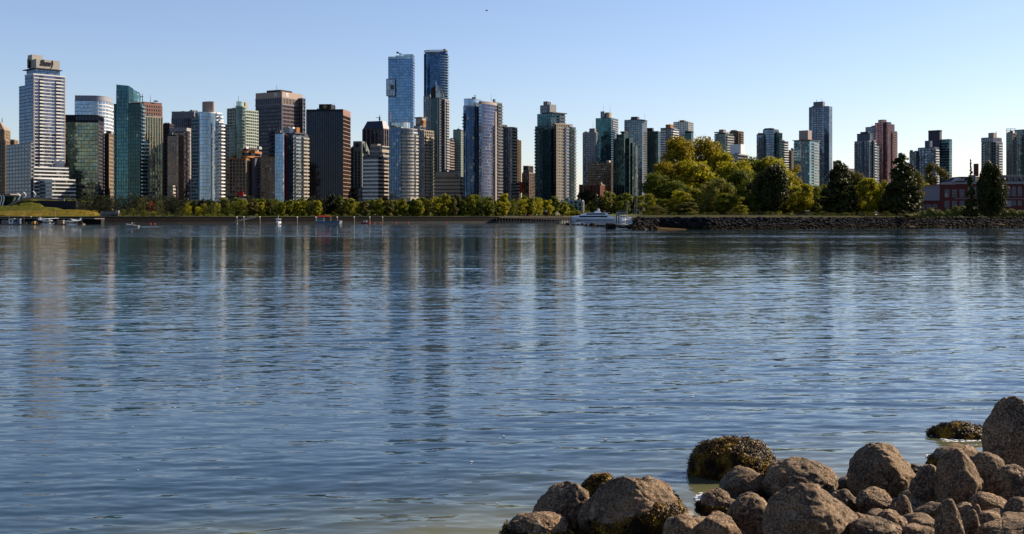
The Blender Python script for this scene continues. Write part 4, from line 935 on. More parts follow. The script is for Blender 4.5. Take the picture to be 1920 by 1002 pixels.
T.vol(1887, 1898, 1906, 249, dD=3, gl=G_green, FL=F(c_grey, .7, .3, c_pinkw, 3, .5, .3), h=2.95, cap=c_pinkw)
T.vol(1904, 1950, 1960, 241, dD=0, gl=glass((0.12,0.17,0.18), .6), FL=F(c_grey, .5, .2, c_green, 3.2, .5, .2), h=2.95, cap=c_dgrey, dep=24)
D = T.D+4; mb = MB()
for a, b, c, d in ((1887.5,242,1887.5,250), (1895,242,1895,250), (1903,242,1903,250), (1887,242,1904,242), (1887,245.5,1904,245.5)):
    p = T.loc((a-CX)/FPX*D, D); q = T.loc((c-CX)/FPX*D, D); mb.tube((*p, T.z(b, D)), (*q, T.z(d, D)), .35)
mb.build('roof_frame', c_pinkw, T.root); T.done()
# ---------------------------------------------------------------- trees
def quads_mesh(name, C, Nn, size, rs, mat, asp=0.75):
    """leaf clumps: a bent four-sided leaf spray at each centre C facing Nn"""
    n = len(C); Nn = Nn/np.linalg.norm(Nn, axis=1, keepdims=True)
    a = rs.normal(size=(n, 3)); u = np.cross(Nn, a); u /= np.linalg.norm(u, axis=1, keepdims=True); v = np.cross(Nn, u)
    s = size*rs.uniform(0.6, 1.35, (n, 1)); u = u*s*0.5; v = v*s*0.5*asp
    k = rs.uniform(-.25, .25, (n, 1))*s
    V = np.stack([C-u-v*.3+Nn*k*.2, C-v*1.0, C+u-v*.2-Nn*k, C+u*.35+v, C-u*.6+v*.8+Nn*k], 1).reshape(-1, 3)
    me = bpy.data.meshes.new(name); idx = np.arange(n*5, dtype=np.int32)
    me.vertices.add(n*5); me.vertices.foreach_set('co', V.ravel().astype(np.float32))
    me.loops.add(n*5); me.loops.foreach_set('vertex_index', idx)
    me.polygons.add(n); me.polygons.foreach_set('loop_start', np.arange(n, dtype=np.int32)*5); me.polygons.foreach_set('loop_total', np.full(n, 5, dtype=np.int32))
    me.update(calc_edges=True); me.materials.append(mat); return me
BARK = paint((0.055, 0.042, 0.032), .9, var=.3, sc=2.0, name='bark')
def crown_points(kind, seed, n):
    """unit tree: height 1, half-width .5 (scaled per tree). returns centres, normals, lobe list"""
    r = np.random.RandomState(seed); lobes = []
    def env(z):   # half width of the envelope at height z (0..1)
        if kind == 'round': return 0.5*math.sqrt(max(0, 1-((z-.56)/.46)**2))
        if kind == 'broad': return 0.5*math.sqrt(max(0, 1-((z-.54)/.47)**2))*(1 if z > .3 else .9)
        if kind == 'tall': return 0.5*max(0, math.sin(math.pi*min(1, (z-.1)/.9)**.8))**.7 if z > .1 else 0
        if kind == 'conifer': return 0.5*max(0, (1-z))**.5*(1 if z > .06 else .8)*(.93+.07*math.sin(z*11+seed))
        if kind == 'spruce': return 0.5*max(0, (1-z))**1.0*(.72+.28*math.sin(z*38+seed))
        if kind == 'cypress': return 0.5*math.sqrt(max(0, 1-((z-.52)/.5)**2))
        if kind == 'willow': return 0.5*max(0, 1-((z-.42)/.6)**4)**.6 if z < .98 else 0
        if kind == 'shrub': return 0.5*max(0, 1-((z-.35)/.66)**2)**.5
        return .4
    nl = {'round': 46, 'broad': 80, 'tall': 44, 'conifer': 120, 'spruce': 60, 'cypress': 60, 'willow': 40, 'shrub': 34}[kind]
    zlo = {'round': .10, 'broad': .05, 'tall': .08, 'conifer': .03, 'spruce': .05, 'cypress': .06, 'willow': .10, 'shrub': .05}[kind]
    zhi = {'conifer': .99, 'spruce': .99}.get(kind, .93)
    for i in range(nl):
        z = zlo+(zhi-zlo)*((i+r.rand())/nl)**(1.0 if kind not in ('conifer', 'spruce') else 1.35)
        a = r.uniform(0, 2*math.pi); e = env(z)
        rad = r.uniform(.10, .17) if kind not in ('conifer', 'spruce', 'cypress') else max(.03, e*r.uniform(.30, .50))
        q = max(0, e-rad*.8)*math.sqrt(r.uniform(.25, 1.12)); 
        lobes.append((q*math.cos(a), q*math.sin(a), z, rad, r.uniform(.8, 1.25)))
    C, Nn = [], []
    wts = np.array([l[3]**2 for l in lobes]); wts /= wts.sum(); cnt = r.multinomial(n, wts)
    for (x, y, z, rad, q), c in zip(lobes, cnt):
        d = r.normal(size=(c, 3)); d /= np.linalg.norm(d, axis=1, keepdims=True)
        rr = rad*q*r.uniform(.35, 1.0, (c, 1))**.5*(1+.22*r.normal(size=(c, 1))*.8)
        sz = {'conifer': .55, 'spruce': .45, 'willow': 1.5, 'cypress': 1.3}.get(kind, .85)
        p = np.array([x, y, z])+d*rr*np.array([1, 1, .62*sz])
        if kind in ('conifer', 'spruce'):                        # boughs droop outwards
            ro = np.hypot(p[:, 0], p[:, 1]); p[:, 2] -= ro*.18
        if kind == 'willow': p[:, 2] -= r.uniform(0, .05, c)
        C.append(p); Nn.append(d+r.normal(size=(c, 3))*.55+np.array([0, 0, .25]))
    C = np.concatenate(C); Nn = np.concatenate(Nn); k = C[:, 2] > .015
    return C[k], Nn[k], lobes
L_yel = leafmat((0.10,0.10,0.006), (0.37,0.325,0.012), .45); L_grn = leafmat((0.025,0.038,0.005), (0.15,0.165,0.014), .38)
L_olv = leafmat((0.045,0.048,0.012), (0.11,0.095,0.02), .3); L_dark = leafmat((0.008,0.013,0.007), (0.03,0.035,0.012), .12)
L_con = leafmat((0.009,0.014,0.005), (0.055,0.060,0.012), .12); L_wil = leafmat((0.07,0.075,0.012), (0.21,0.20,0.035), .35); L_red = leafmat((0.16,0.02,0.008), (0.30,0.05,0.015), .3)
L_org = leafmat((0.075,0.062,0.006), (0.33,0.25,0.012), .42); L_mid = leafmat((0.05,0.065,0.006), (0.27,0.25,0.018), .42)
_TM = {}
def tree_mesh(kind, var, n, size, mat, H, Wd):
    """meshes for a nominal tree of height H and crown width Wd"""
    key = (kind, var, n, size, mat)
    if key in _TM: return _TM[key]
    C, Nn, lobes = crown_points(kind, 100*var+hash_kind(kind), n)
    S = np.array([Wd, Wd, H]); rs = np.random.RandomState(var+5)
    me = quads_mesh('crown', C*S, Nn, size, rs, mat)
    tb = MB(); r0 = .02*H*(1.3 if kind in ('broad',) else 1)
    top = .6 if kind not in ('conifer', 'spruce', 'cypress') else .9
    pts = [(0, 0, -.02*H)]; rr = random.Random(var)
    for k in range(1, 5): pts.append((rr.uniform(-.01, .01)*H, rr.uniform(-.01, .01)*H, top*H*k/4))
    for k in range(4): tb.tube(pts[k], pts[k+1], r0*(1-k*.2), r0*(1-(k+1)*.2), 6)
    if kind not in ('conifer', 'spruce', 'cypress'):
        for (x, y, z, rad, q) in lobes[::3]:
            b = pts[1 if z < .5 else 2]; tb.tube(b, (x*Wd*.9, y*Wd*.9, z*H), r0*.35, r0*.1, 4)
    _TM[key] = (me, tb.mesh('trunk', BARK), H, Wd); return _TM[key]
def hash_kind(k): return sum(ord(c)*(i+3) for i, c in enumerate(k)) % 997
_ti = [0]
def tree(name, label, group, kind, px, yt, yb, wpx, D, mat, n=2600, size=.7, nvar=4, zb=None, cat='tree'):
    p = W(px, yb, D); Hh = (yb-yt)/FPX*D; Wd = wpx/FPX*D
    if zb is not None: Hh += p.z-zb; p.z = zb
    _ti[0] += 1; var = _ti[0] % nvar
    H0 = {True: 11.0, False: 24.0}[D > 700] if n < 4500 else 24.0; W0 = H0*.8
    cm, tm, H, Wn = tree_mesh(kind, var, n, size, mat, H0, W0)
    o = empty(name, p, random.uniform(0, 6.28), label, cat, group)
    a = link(bpy.data.objects.new('crown', cm), o); b = link(bpy.data.objects.new('trunk', tm), o)
    o.scale = (Wd/Wn, Wd/Wn, Hh/H); return o
random.seed(7)
ORD = ['first', 'second', 'third', 'fourth', 'fifth', 'sixth', 'seventh', 'eighth', 'ninth', 'tenth', 'eleventh', 'twelfth', 'thirteenth', 'fourteenth', 'fifteenth', 'sixteenth', 'seventeenth', 'eighteenth', 'nineteenth', 'twentieth']
def landmark(px):
    L = [(0, 205, 'the grass terraces'), (205, 262, 'the slanted dark teal tower'), (262, 310, 'the striped beige tower'), (310, 357, 'the twin bronze office'), (357, 420, 'the curved white condo'),
         (420, 514, 'the revolving restaurant hotel'), (514, 578, 'the condo with the red stripe'), (578, 657, 'the black tower'), (657, 730, 'the stepped beige office'), (730, 784, 'the white banded curved condo'),
         (784, 868, 'the low beige office block'), (868, 932, 'the deep blue twin condo'), (932, 1003, 'the brown grey condo block'), (1003, 1062, 'the teal and cream tower'), (1062, 1150, 'the brick apartment house'), (1150, 1250, 'the faceted dark teal tower')]
    for a, b, n in L:
        if a <= px < b: return n
    return 'the island'
_cnt = {}
def count_label(fmt, px, key):
    lm = landmark(px); k = (key, lm); _cnt[k] = _cnt.get(k, 0)+1
    return fmt.format(lm=lm, o=ORD[min(_cnt[k]-1, 19)])
# front row along the promenade, left to right
front = [(340,394,14),(355,383,17),(370,390,14),(384,382,17),(398,386,15),(411,387,14),(426,384,17),(441,380,20),(457,379,18),(473,381,17),(489,382,17),(506,380,19),(518,374,17),(531,379,18),(545,379,16),(557,378,18),(570,379,17),(582,380,17),(594,378,17),
         (641,380,18),(656,379,19),(669,381,16),(682,380,19),(712,378,20),(727,380,18),(742,378,20),(757,375,20),(773,379,17),(785,377,19),(799,380,17),(815,371,26),(832,368,28),(850,372,22),(866,376,18),(884,372,22),(900,374,20),(917,374,20),(932,377,18),(944,371,24),(962,377,18),(976,374,22),(992,374,24),(1010,377,20),(1024,376,20),(1040,374,24),(1054,379,16)]
for px, yt, wd in front:
    D = shoreD(px)+11+random.uniform(-2, 3)
    mat = random.choice([L_mid, L_grn, L_grn, L_mid, L_yel, L_olv]); nm = {L_mid: 'olive green', L_grn: 'deep green', L_yel: 'yellow green', L_olv: 'olive'}[mat]
    if 745 < px < 815 or 860 < px < 925: mat = random.choice([L_grn, L_mid])
    tree('street_tree', count_label('{o} front row tree below {lm}', px, 'f'), 'trees in the front row along the seawall', random.choice(['round', 'tall', 'round']), px+random.uniform(-2.5, 2.5), yt+random.uniform(-8, 0), 406.5, wd*random.uniform(.95, 1.4), D, mat, 2000, .85, 5, zb=4.3)
# second rank; dark leaf colours stand in for the towers' shade
back = [(150,372,16),(170,368,18),(186,372,16),(203,368,16),(220,374,16),(238,376,16),(254,372,18),(312,372,18),(328,370,18),(345,372,16),(362,376,18),(380,374,18),(400,376,18),(424,374,18),(446,370,20),(468,366,20),(490,372,18),(512,374,16),
        (588,365,20),(606,369,20),(625,363,18),(637,367,17),(655,372,16),(700,374,18),(720,368,22),(738,362,22),(752,370,18),(792,370,18),(804,362,12),(858,364,22),(876,366,20),(893,364,20),(912,368,18),(948,362,22),(966,366,18),(984,366,18),(1003,370,16)]
for px, yt, wd in back:
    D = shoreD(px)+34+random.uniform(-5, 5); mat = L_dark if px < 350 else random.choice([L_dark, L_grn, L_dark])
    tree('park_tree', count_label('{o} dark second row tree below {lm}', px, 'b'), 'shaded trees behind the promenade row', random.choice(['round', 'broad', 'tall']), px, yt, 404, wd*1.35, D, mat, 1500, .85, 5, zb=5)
random.seed(99)
for i in range(62):  # leaves at the left coloured dark where the towers shade them
    px = 128+i*14.6+random.uniform(-4, 4)
    if px > 1010: break
    D = shoreD(px)+random.uniform(46, 70); lo = 362 if px < 345 else 370
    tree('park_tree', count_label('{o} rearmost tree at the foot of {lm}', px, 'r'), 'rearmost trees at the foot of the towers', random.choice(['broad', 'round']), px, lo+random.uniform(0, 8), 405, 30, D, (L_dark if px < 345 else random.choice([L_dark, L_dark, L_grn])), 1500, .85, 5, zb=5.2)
for i in range(44):  # left bushes coloured dark in place of the towers' shade
    px = 196+i*19.5+random.uniform(-4, 4)
    if px > 1052: break
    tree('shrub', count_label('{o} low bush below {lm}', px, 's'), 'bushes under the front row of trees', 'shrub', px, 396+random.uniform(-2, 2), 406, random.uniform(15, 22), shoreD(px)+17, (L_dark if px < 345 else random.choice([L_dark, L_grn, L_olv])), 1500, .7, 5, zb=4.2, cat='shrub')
for i in range(13):  # dark bushes added to cover the sunlit grass strip behind the cap
    px = 198+i*11.5+random.uniform(-3, 3)
    tree('shrub', ORD[i]+' added dark bush behind the wall cap, counting right from the grass terraces', 'added dark bushes behind the seawall cap', 'shrub', px, 400+random.uniform(-2, 1.5), 407.5, random.uniform(16, 24), shoreD(px)+6, L_dark, 1500, .6, 5, zb=4.2, cat='shrub')
for px, yt, wd, mat, lb in ((268,368,24,L_olv,'olive tree with a rounded crown left of the red tree'),(283,377,14,L_red,'small dark red autumn tree, the only red one'),(298,376,25,L_olv,'dense egg shaped olive tree right of the red tree'),
        (231,391,13,L_grn,'small sapling on the promenade, below the slanted teal tower'),(250,390,14,L_grn,'small sapling second along the promenade below the slanted teal tower'),(268,393,16,L_grn,'low bushy tree by the water in front of the olive tree'),(288,396,15,L_yel,'low yellow bush by the water in front of the red tree')):
    tree('park_tree', lb, None, 'round', px, yt, 407, wd, shoreD(px)+(24 if yt < 380 else 8), mat, 1500, .7, 5, zb=4.3)
# beyond the marina
for px, yt, wd, mat, D in ((1088,360,16,L_dark,1300),(1100,352,16,L_dark,1300),(1098,384,14,L_grn,1250),(1110,362,26,L_dark,1280),(1124,366,18,L_dark,1300),(1108,378,18,L_grn,1230),(1128,376,14,L_dark,1240),(1142,358,28,L_wil,1240),(1158,367,18,L_grn,1240),(1178,362,32,L_grn,1240),(1194,368,28,L_dark,1240),(1168,374,26,L_grn,1215),(1070,383,16,L_grn,1040),(1064,395,14,L_mid,1022),(1073,396,13,L_mid,1024),(1082,395,14,L_mid,1026),(1091,397,13,L_mid,1028),(1100,395,13,L_mid,1040),(1060,384,18,L_mid,1015)):
    tree('park_tree', count_label('{o} tree beyond the marina, below {lm}', px, 'm'), 'trees beyond the marina', 'round', px, yt, 406 if D > 1500 else 405, wd*1.15, D, mat, 1500, .8, 5)

# ---------------------------------------------------------------- the wooded island
ISH = [(1188,430.5,0),(1240,430,0),(1330,430.5,0),(1450,430,0),(1600,429,0),(1750,428,0),(1930,426.5,0),(2300,425,0)]
IP = [Vector(((x-CX)/FPX*(9675/(y-HY)), 9675/(y-HY), 0)) for x, y, _ in ISH]
def build_island():
    gm = ground_mat((0.012, 0.015, 0.005), (0.05, 0.045, 0.018), .2, name='island_ground')
    mb = MB(); rows = []
    for off, z in ((5.2, 4.05), (14, 4.6), (60, 5.2), (130, 4.5), (180, -1)):
        rows.append([(p.x+off*(p.x/p.y+.06), p.y+off, z) for i, p in enumerate(IP)])
    for a, b in zip(rows, rows[1:]):
        for i in range(len(IP)-1): mb.face([a[i], a[i+1], b[i+1], b[i]])
    mb.face([rows[k][0] for k in range(5)][::-1]+[(rows[0][0][0], rows[0][0][1], -1)])
    tag(mb.build('island_ground', gm), kind='structure')
    # riprap bank, countless stones
    r = random.Random(3); rm = rock_material(far=True); base = MB(); bb = MB()
    for i in range(len(IP)-1):
        a, b = IP[i], IP[i+1]
        base.face([(a.x, a.y-1, -1), (b.x, b.y-1, -1), (b.x, b.y+5.4, 4.12), (a.x, a.y+5.4, 4.12)])
    tag(base.build('island_bank', paint((0.03, 0.028, 0.024), .9, var=.4, sc=.5)), kind='structure')
    proto = []
    for s in range(5):
        bm = bmesh.new(); bmesh.ops.create_icosphere(bm, subdivisions=1, radius=1); rr = random.Random(s)
        for v in bm.verts: v.co *= rr.uniform(.7, 1.15)
        proto.append(([v.co.copy() for v in bm.verts], [[v.index for v in f.verts] for f in bm.faces])); bm.free()
    for i in range(len(IP)-1):
        a, b = IP[i], IP[i+1]; l = (b-a).length
        for k in range(int(l*20)):
            f = r.random(); h = r.random(); p = a.lerp(b, f); s = r.uniform(.22, .62)*(1.1-.2*h)*(1.5 if r.random() < .06 else 1)
            c = Vector((p.x, p.y+h*5.0-.5, -0.3+h*4.45)); V, Fc = proto[r.randrange(5)]
            q = Matrix.Rotation(r.uniform(0, 6), 3, 'Z') @ Matrix.Rotation(r.uniform(-.4, .4), 3, 'X'); n = len(bb.v)
            bb.v += [tuple(c+q @ Vector((v.x*s*1.35, v.y*s, v.z*s*.75))) for v in V]; bb.f += [tuple(n+j for j in t) for t in Fc]; bb.m += [0]*len(Fc)
    for k in range(900):                                   # the rounded left end of the bank
        f = r.random()**1.3*120; h = r.random(); s = r.uniform(.25, .7); p = IP[0]
        c = Vector((p.x+f*.17-1.6+h*3.4, p.y+f, -.3+h*4.6)); V, Fc = proto[r.randrange(5)]
        q = Matrix.Rotation(r.uniform(0, 6), 3, 'Z') @ Matrix.Rotation(r.uniform(-.4, .4), 3, 'X'); n = len(bb.v)
        bb.v += [tuple(c+q @ Vector((v.x*s*1.35, v.y*s, v.z*s*.75))) for v in V]; bb.f += [tuple(n+j for j in t) for t in Fc]; bb.m += [0]*len(Fc)
    tag(bb.build('riprap', rm), kind='stuff')
def rock_material(far=False):
    key = ('rock', far)
    if key in _M: return _M[key]
    m, t, b = nodes_of('far_stone' if far else 'granite')
    tc = N(t, 'ShaderNodeTexCoord'); g = N(t, 'ShaderNodeNewGeometry'); oi = N(t, 'ShaderNodeObjectInfo')
    sp = N(t, 'ShaderNodeSeparateXYZ'); t.links.new(g.outputs['Position'], sp.inputs[0]); z = sp.outputs[2]
    if far:
        c = mixc(t, g.outputs['Random Per Island'], (0.004, 0.004, 0.0045), (0.030, 0.029, 0.034))
        n = N(t, 'ShaderNodeTexNoise'); n.inputs['Scale'].default_value = .8; t.links.new(g.outputs['Position'], n.inputs['Vector'])
        zz = mth(t, 'ADD', z, mth(t, 'MULTIPLY', n.outputs[0], 1.5))
        wet = ramp(t, mth(t, 'DIVIDE', zz, 4.0), [(.42, (1,1,1)), (.66, (0,0,0))])
        c = mixc(t, wet, c, (0.014, 0.011, 0.006))
        t.links.new(c, b.inputs['Base Color']); b.inputs['Roughness'].default_value = .9; b.inputs['Specular IOR Level'].default_value = .06
    else:
        P = vmth(t, 'ADD', tc.outputs['Object'], vmth(t, 'SCALE', (1.0, 2.0, 3.0), None, mth(t, 'MULTIPLY', oi.outputs['Random'], 20.0)))
        def nz(s, d=4, r=.6):
            n = N(t, 'ShaderNodeTexNoise'); n.inputs['Scale'].default_value = s; n.inputs['Detail'].default_value = d; n.inputs['Roughness'].default_value = r
            t.links.new(P, n.inputs['Vector']); return n.outputs[0]
        big, mid, fine = nz(2.2, 5, .7), nz(9, 5, .75), nz(36, 3, .8)
        base = mixc(t, ramp(t, big, [(.36, (0,0,0)), (.66, (1,1,1))]), (0.020, 0.011, 0.005), (0.235, 0.142, 0.064))
        base = mixc(t, mth(t, 'MULTIPLY', ramp(t, mid, [(.42, (0,0,0)), (.62, (1,1,1))]), .5), base, (0.24, 0.15, 0.085))
        sp_d = ramp(t, fine, [(.40, (1,1,1)), (.50, (0,0,0))]); sp_l = ramp(t, fine, [(.56, (0,0,0)), (.66, (1,1,1))])
        base = mixc(t, mth(t, 'MULTIPLY', sp_d, .9), base, (0.02, 0.014, 0.011)); base = mixc(t, mth(t, 'MULTIPLY', sp_l, .75), base, (0.42, 0.34, 0.26))
        base = mixc(t, mth(t, 'MULTIPLY', oi.outputs['Random'], .3), base, (0.05, 0.035, 0.022))
        # dark pits
        pit = ramp(t, nz(7, 2, .5), [(.30, (1,1,1)), (.37, (0,0,0))]); base = mixc(t, mth(t, 'MULTIPLY', pit, .6), base, (0.02, 0.015, 0.012))
        vo = N(t, 'ShaderNodeTexVoronoi'); vo.feature = 'DISTANCE_TO_EDGE'; vo.inputs['Scale'].default_value = 1.5
        nd = N(t, 'ShaderNodeTexNoise'); nd.inputs['Scale'].default_value = 3.0; nd.inputs['Detail'].default_value = 4; t.links.new(P, nd.inputs['Vector'])
        t.links.new(vmth(t, 'ADD', P, vmth(t, 'SCALE', nd.outputs['Color'], None, .45)), vo.inputs['Vector'])
        crack = mth(t, 'MULTIPLY', ramp(t, vo.outputs['Distance'], [(0.0, (1,1,1)), (.028, (0,0,0))]), ramp(t, nz(1.7, 2, .5), [(.48, (0,0,0)), (.56, (1,1,1))]))
        base = mixc(t, mth(t, 'MULTIPLY', crack, .6), base, (0.012, 0.008, 0.006))
        lich = ramp(t, nz(3.6, 4, .75), [(.60, (0,0,0)), (.66, (1,1,1))]); base = mixc(t, mth(t, 'MULTIPLY', lich, .45), base, (0.30, 0.27, 0.20))
        zz = mth(t, 'ADD', z, mth(t, 'MULTIPLY', mth(t, 'SUBTRACT', big, .5), .35))
        wet = ramp(t, zz, [(.08, (1,1,1)), (.30, (0,0,0))])
        base = mixc(t, mth(t, 'MULTIPLY', wet, .82), base, (0.022, 0.018, 0.008))
        t.links.new(base, b.inputs['Base Color'])
        b.inputs['Specular IOR Level'].default_value = .25
        t.links.new(mth(t, 'SUBTRACT', .88, mth(t, 'MULTIPLY', wet, .5)), b.inputs['Roughness'])
        bp = N(t, 'ShaderNodeBump'); bp.inputs['Strength'].default_value = .75; bp.inputs['Distance'].default_value = .025
        t.links.new(mth(t, 'SUBTRACT', mth(t, 'ADD', mth(t, 'MULTIPLY', mid, .8), mth(t, 'MULTIPLY', fine, .45)), mth(t, 'MULTIPLY', crack, 1.4)), bp.inputs['Height']); t.links.new(bp.outputs[0], b.inputs['Normal'])
    _M[key] = m; return m
build_island()
def gz(D): return 4.6
IG = 'trees on the wooded island'
isl = [  # kind, px, ytop, ybot, width, D, mat, label
 ('broad',1272,254,404,72,520,L_org,'tallest maple on the island, orange tinged crown against the pale tower'),
 ('broad',1322,256,404,70,530,L_org,'second tallest maple, leaning orange crown just right of the tallest one'),
 ('broad',1352,284,404,64,525,L_yel,'maple stepping down right of the two tallest crowns'),
 ('broad',1247,302,404,66,505,L_org,'maple left below the tallest crown, brown tinged'),
 ('broad',1232,324,404,54,495,L_grn,'dark green maple at the left shoulder of the wood'),
 ('broad',1300,300,404,84,505,L_yel,'wide yellow green maple in the middle of the left mass'),
 ('broad',1375,300,404,80,510,L_yel,'rounded yellow green maple right of centre of the left mass'),
 ('broad',1412,294,404,70,520,L_grn,'green maple behind the dark column tree'),
 ('broad',1450,294,404,64,515,L_yel,'yellow topped maple rising over the dark column tree'),
 ('broad',1395,318,404,70,495,L_grn,'shaded green maple beneath the yellow green crowns'),
 ('broad',1335,318,404,74,515,L_grn,'shaded green maple behind the pale willow'),
 ('broad',1265,338,404,60,490,L_grn,'dark understorey tree behind the yellow bush at the left end'),
 ('round',1212,362,412,38,455,L_mid,'round bush tree at the left tip of the island by the marina masts'),
 ('shrub',1231,386,412,40,447,L_olv,'low spreading olive shrub on the bank at the left tip'),
 ('round',1272,358,410,50,458,L_yel,'bright yellow green round tree on the bank, left side'),
 ('shrub',1287,379,411,50,448,L_olv,'dark brown olive shrub in front of the bright yellow round tree'),
 ('round',1237,372,410,34,462,L_grn,'small deep green tree between the left tip and the bright yellow tree'),
 ('willow',1343,335,405,66,462,L_wil,'pale grey green weeping willow with a smooth dome'),
 ('round',1368,361,410,50,452,L_mid,'green tree on the bank at the foot of the pale willow'),
 ('round',1312,352,404,46,478,L_mid,'yellow green tree half hidden left of the willow'),
 ('tall',1405,360,406,44,458,L_grn,'green tree with a ragged top between the willow and the dark column tree'),
 ('cypress',1444,310,407,62,462,L_con,'large dark column shaped evergreen in full shade, centre of the island'),
 ('round',1420,340,405,46,478,L_dark,'dark tree at the left flank of the column evergreen'),
 ('round',1490,309,404,32,520,L_org,'small brown orange tree crown between the evergreen and the teal tower'),
 ('round',1497,343,404,56,470,L_yel,'bright yellow spreading tree on two thin trunks by the white tent'),
 ('broad',1525,346,404,40,485,L_grn,'dark green tree behind the bright yellow spreading tree'),
 ('conifer',1573,301,408,88,460,L_con,'broad dark evergreen with a pointed top right of the bright yellow tree'),
 ('broad',1600,320,406,50,478,L_olv,'olive leaved tree at the right flank of the broad dark evergreen'),
 ('tall',1628,332,408,52,458,L_yel,'light yellow green tree between the two broad dark evergreens'),
 ('round',1652,338,405,36,474,L_mid,'green tree tucked left of the tallest dark evergreen'),
 ('conifer',1690,288,409,84,456,L_con,'tallest dark evergreen, a broad shaded cone left of the brick hall'),
 ('broad',1712,318,406,40,474,L_olv,'olive tree at the right flank of the tallest dark evergreen'),
 ('round',1734,338,404,26,560,L_yel,'small yellow green crown behind the white walled annex'),
 ('round',1756,303,404,44,580,L_olv,'rounded pine standing alone behind the white walled annex'),
 ('spruce',1820,299,406,32,428,L_con,'narrow dark spruce with drooping tip in front of the brick hall'),
 ('cypress',1858,306,402,47,424,L_con,'clipped dark oval tree in front of the brick hall'),
 ('round',1786,342,404,20,600,L_yel,'small far yellow green crown behind the brick hall roof'),
]
isl += [('broad',1545,345,404,50,495,L_grn,'mid green tree filling the gap left of the broad dark evergreen'),('broad',1608,350,404,44,492,L_mid,'yellow green tree low behind the light yellow green tree'),
 ('broad',1655,352,404,44,495,L_grn,'deep green tree low between the two broad evergreens'),('broad',1474,346,404,46,495,L_mid,'yellow green tree directly right of the column evergreen'),
 ('round',1295,372,406,40,468,L_mid,'olive green tree between the bright round tree and the willow'),('broad',1425,352,404,40,480,L_mid,'yellow green tree low at the left of the column evergreen'),('round',1385,384,407,34,446,L_mid,'small bushy green tree right at the bank below the willow')]
random.seed(11)
for k, px, yt, yb, wd, D, mat, lb in isl:
    big = wd > 45; 
    tree('evergreen_tree' if mat is L_con else 'shrub' if k == 'shrub' else 'willow_tree' if k == 'willow' else 'broadleaf_tree', lb, IG, k, px, yt, yb, wd*(1.12 if k != 'broad' else 1.2), D, mat, (16000 if mat is L_con else 13000) if big else 8000, .70 if mat is not L_con else .95, 3, zb=4.2 if D < 470 else 4.8, cat='shrub' if k == 'shrub' else 'tree')
# clipped hedge along the right shore
def hedge():
    r = np.random.RandomState(9); n = 15000; t = r.rand(n); px = 1705+t*330; 
    top = 3.2+.7*np.sin(px*.045+1)+.5*np.sin(px*.13)+.35*np.sin(px*.41); top *= np.clip((px-1700)/45, .25, 1)
    D = 424+(px-1700)*.05; a = r.uniform(0, math.pi, n); x = (px-CX)/FPX*D; y = D+3.0-2.6*np.cos(a); z = 4.2+top*np.sin(a)**.6*r.uniform(.75, 1.04, n)
    C = np.stack([x, y, z], 1); Nn = np.stack([r.normal(size=n)*.5, -np.cos(a), np.sin(a)+.2], 1)+r.normal(size=(n, 3))*.4
    o = link(bpy.data.objects.new('hedge', quads_mesh('hedge', C, Nn, .55, r, leafmat((0.05,0.065,0.012), (0.16,0.155,0.035), .3))))
    tag(o, 'long uneven green hedge along the bank in front of the brick hall', 'hedge')
hedge()
for i, (px, yt, wd) in enumerate(((1556,398,26),(1640,396,22),(1395,398,22),(1520,400,14),(1320,401,18),(1700,398,20))):
    tree('shrub', 'low scrubby bush on the stone bank, '+('right of the white tent','under the light yellow green tree','below the willow','left of the white tent','beside the pale willow trunk','at the foot of the tallest dark evergreen')[i], 'low bushes on the stone bank', 'shrub', px, yt, 406, wd, 436, L_olv, 1500, .5, 4, zb=4.1, cat='shrub')

random.seed(31)
for i in range(34):
    px = 1206+i*15.1+random.uniform(-5, 5)
    tree('shrub', ORD[i % 20]+(' bush' if i < 20 else ' shrub')+' from the left '+('end of the stone bank' if i < 20 else 'in the right half of the stone bank'), 'bushes along the top of the stone bank', 'shrub', px, random.uniform(395, 401), 407, random.uniform(16, 30), 433 if px < 1500 else 436, random.choice([L_dark, L_grn, L_olv, L_grn]), 1500, .5, 4, zb=4.0, cat='shrub')
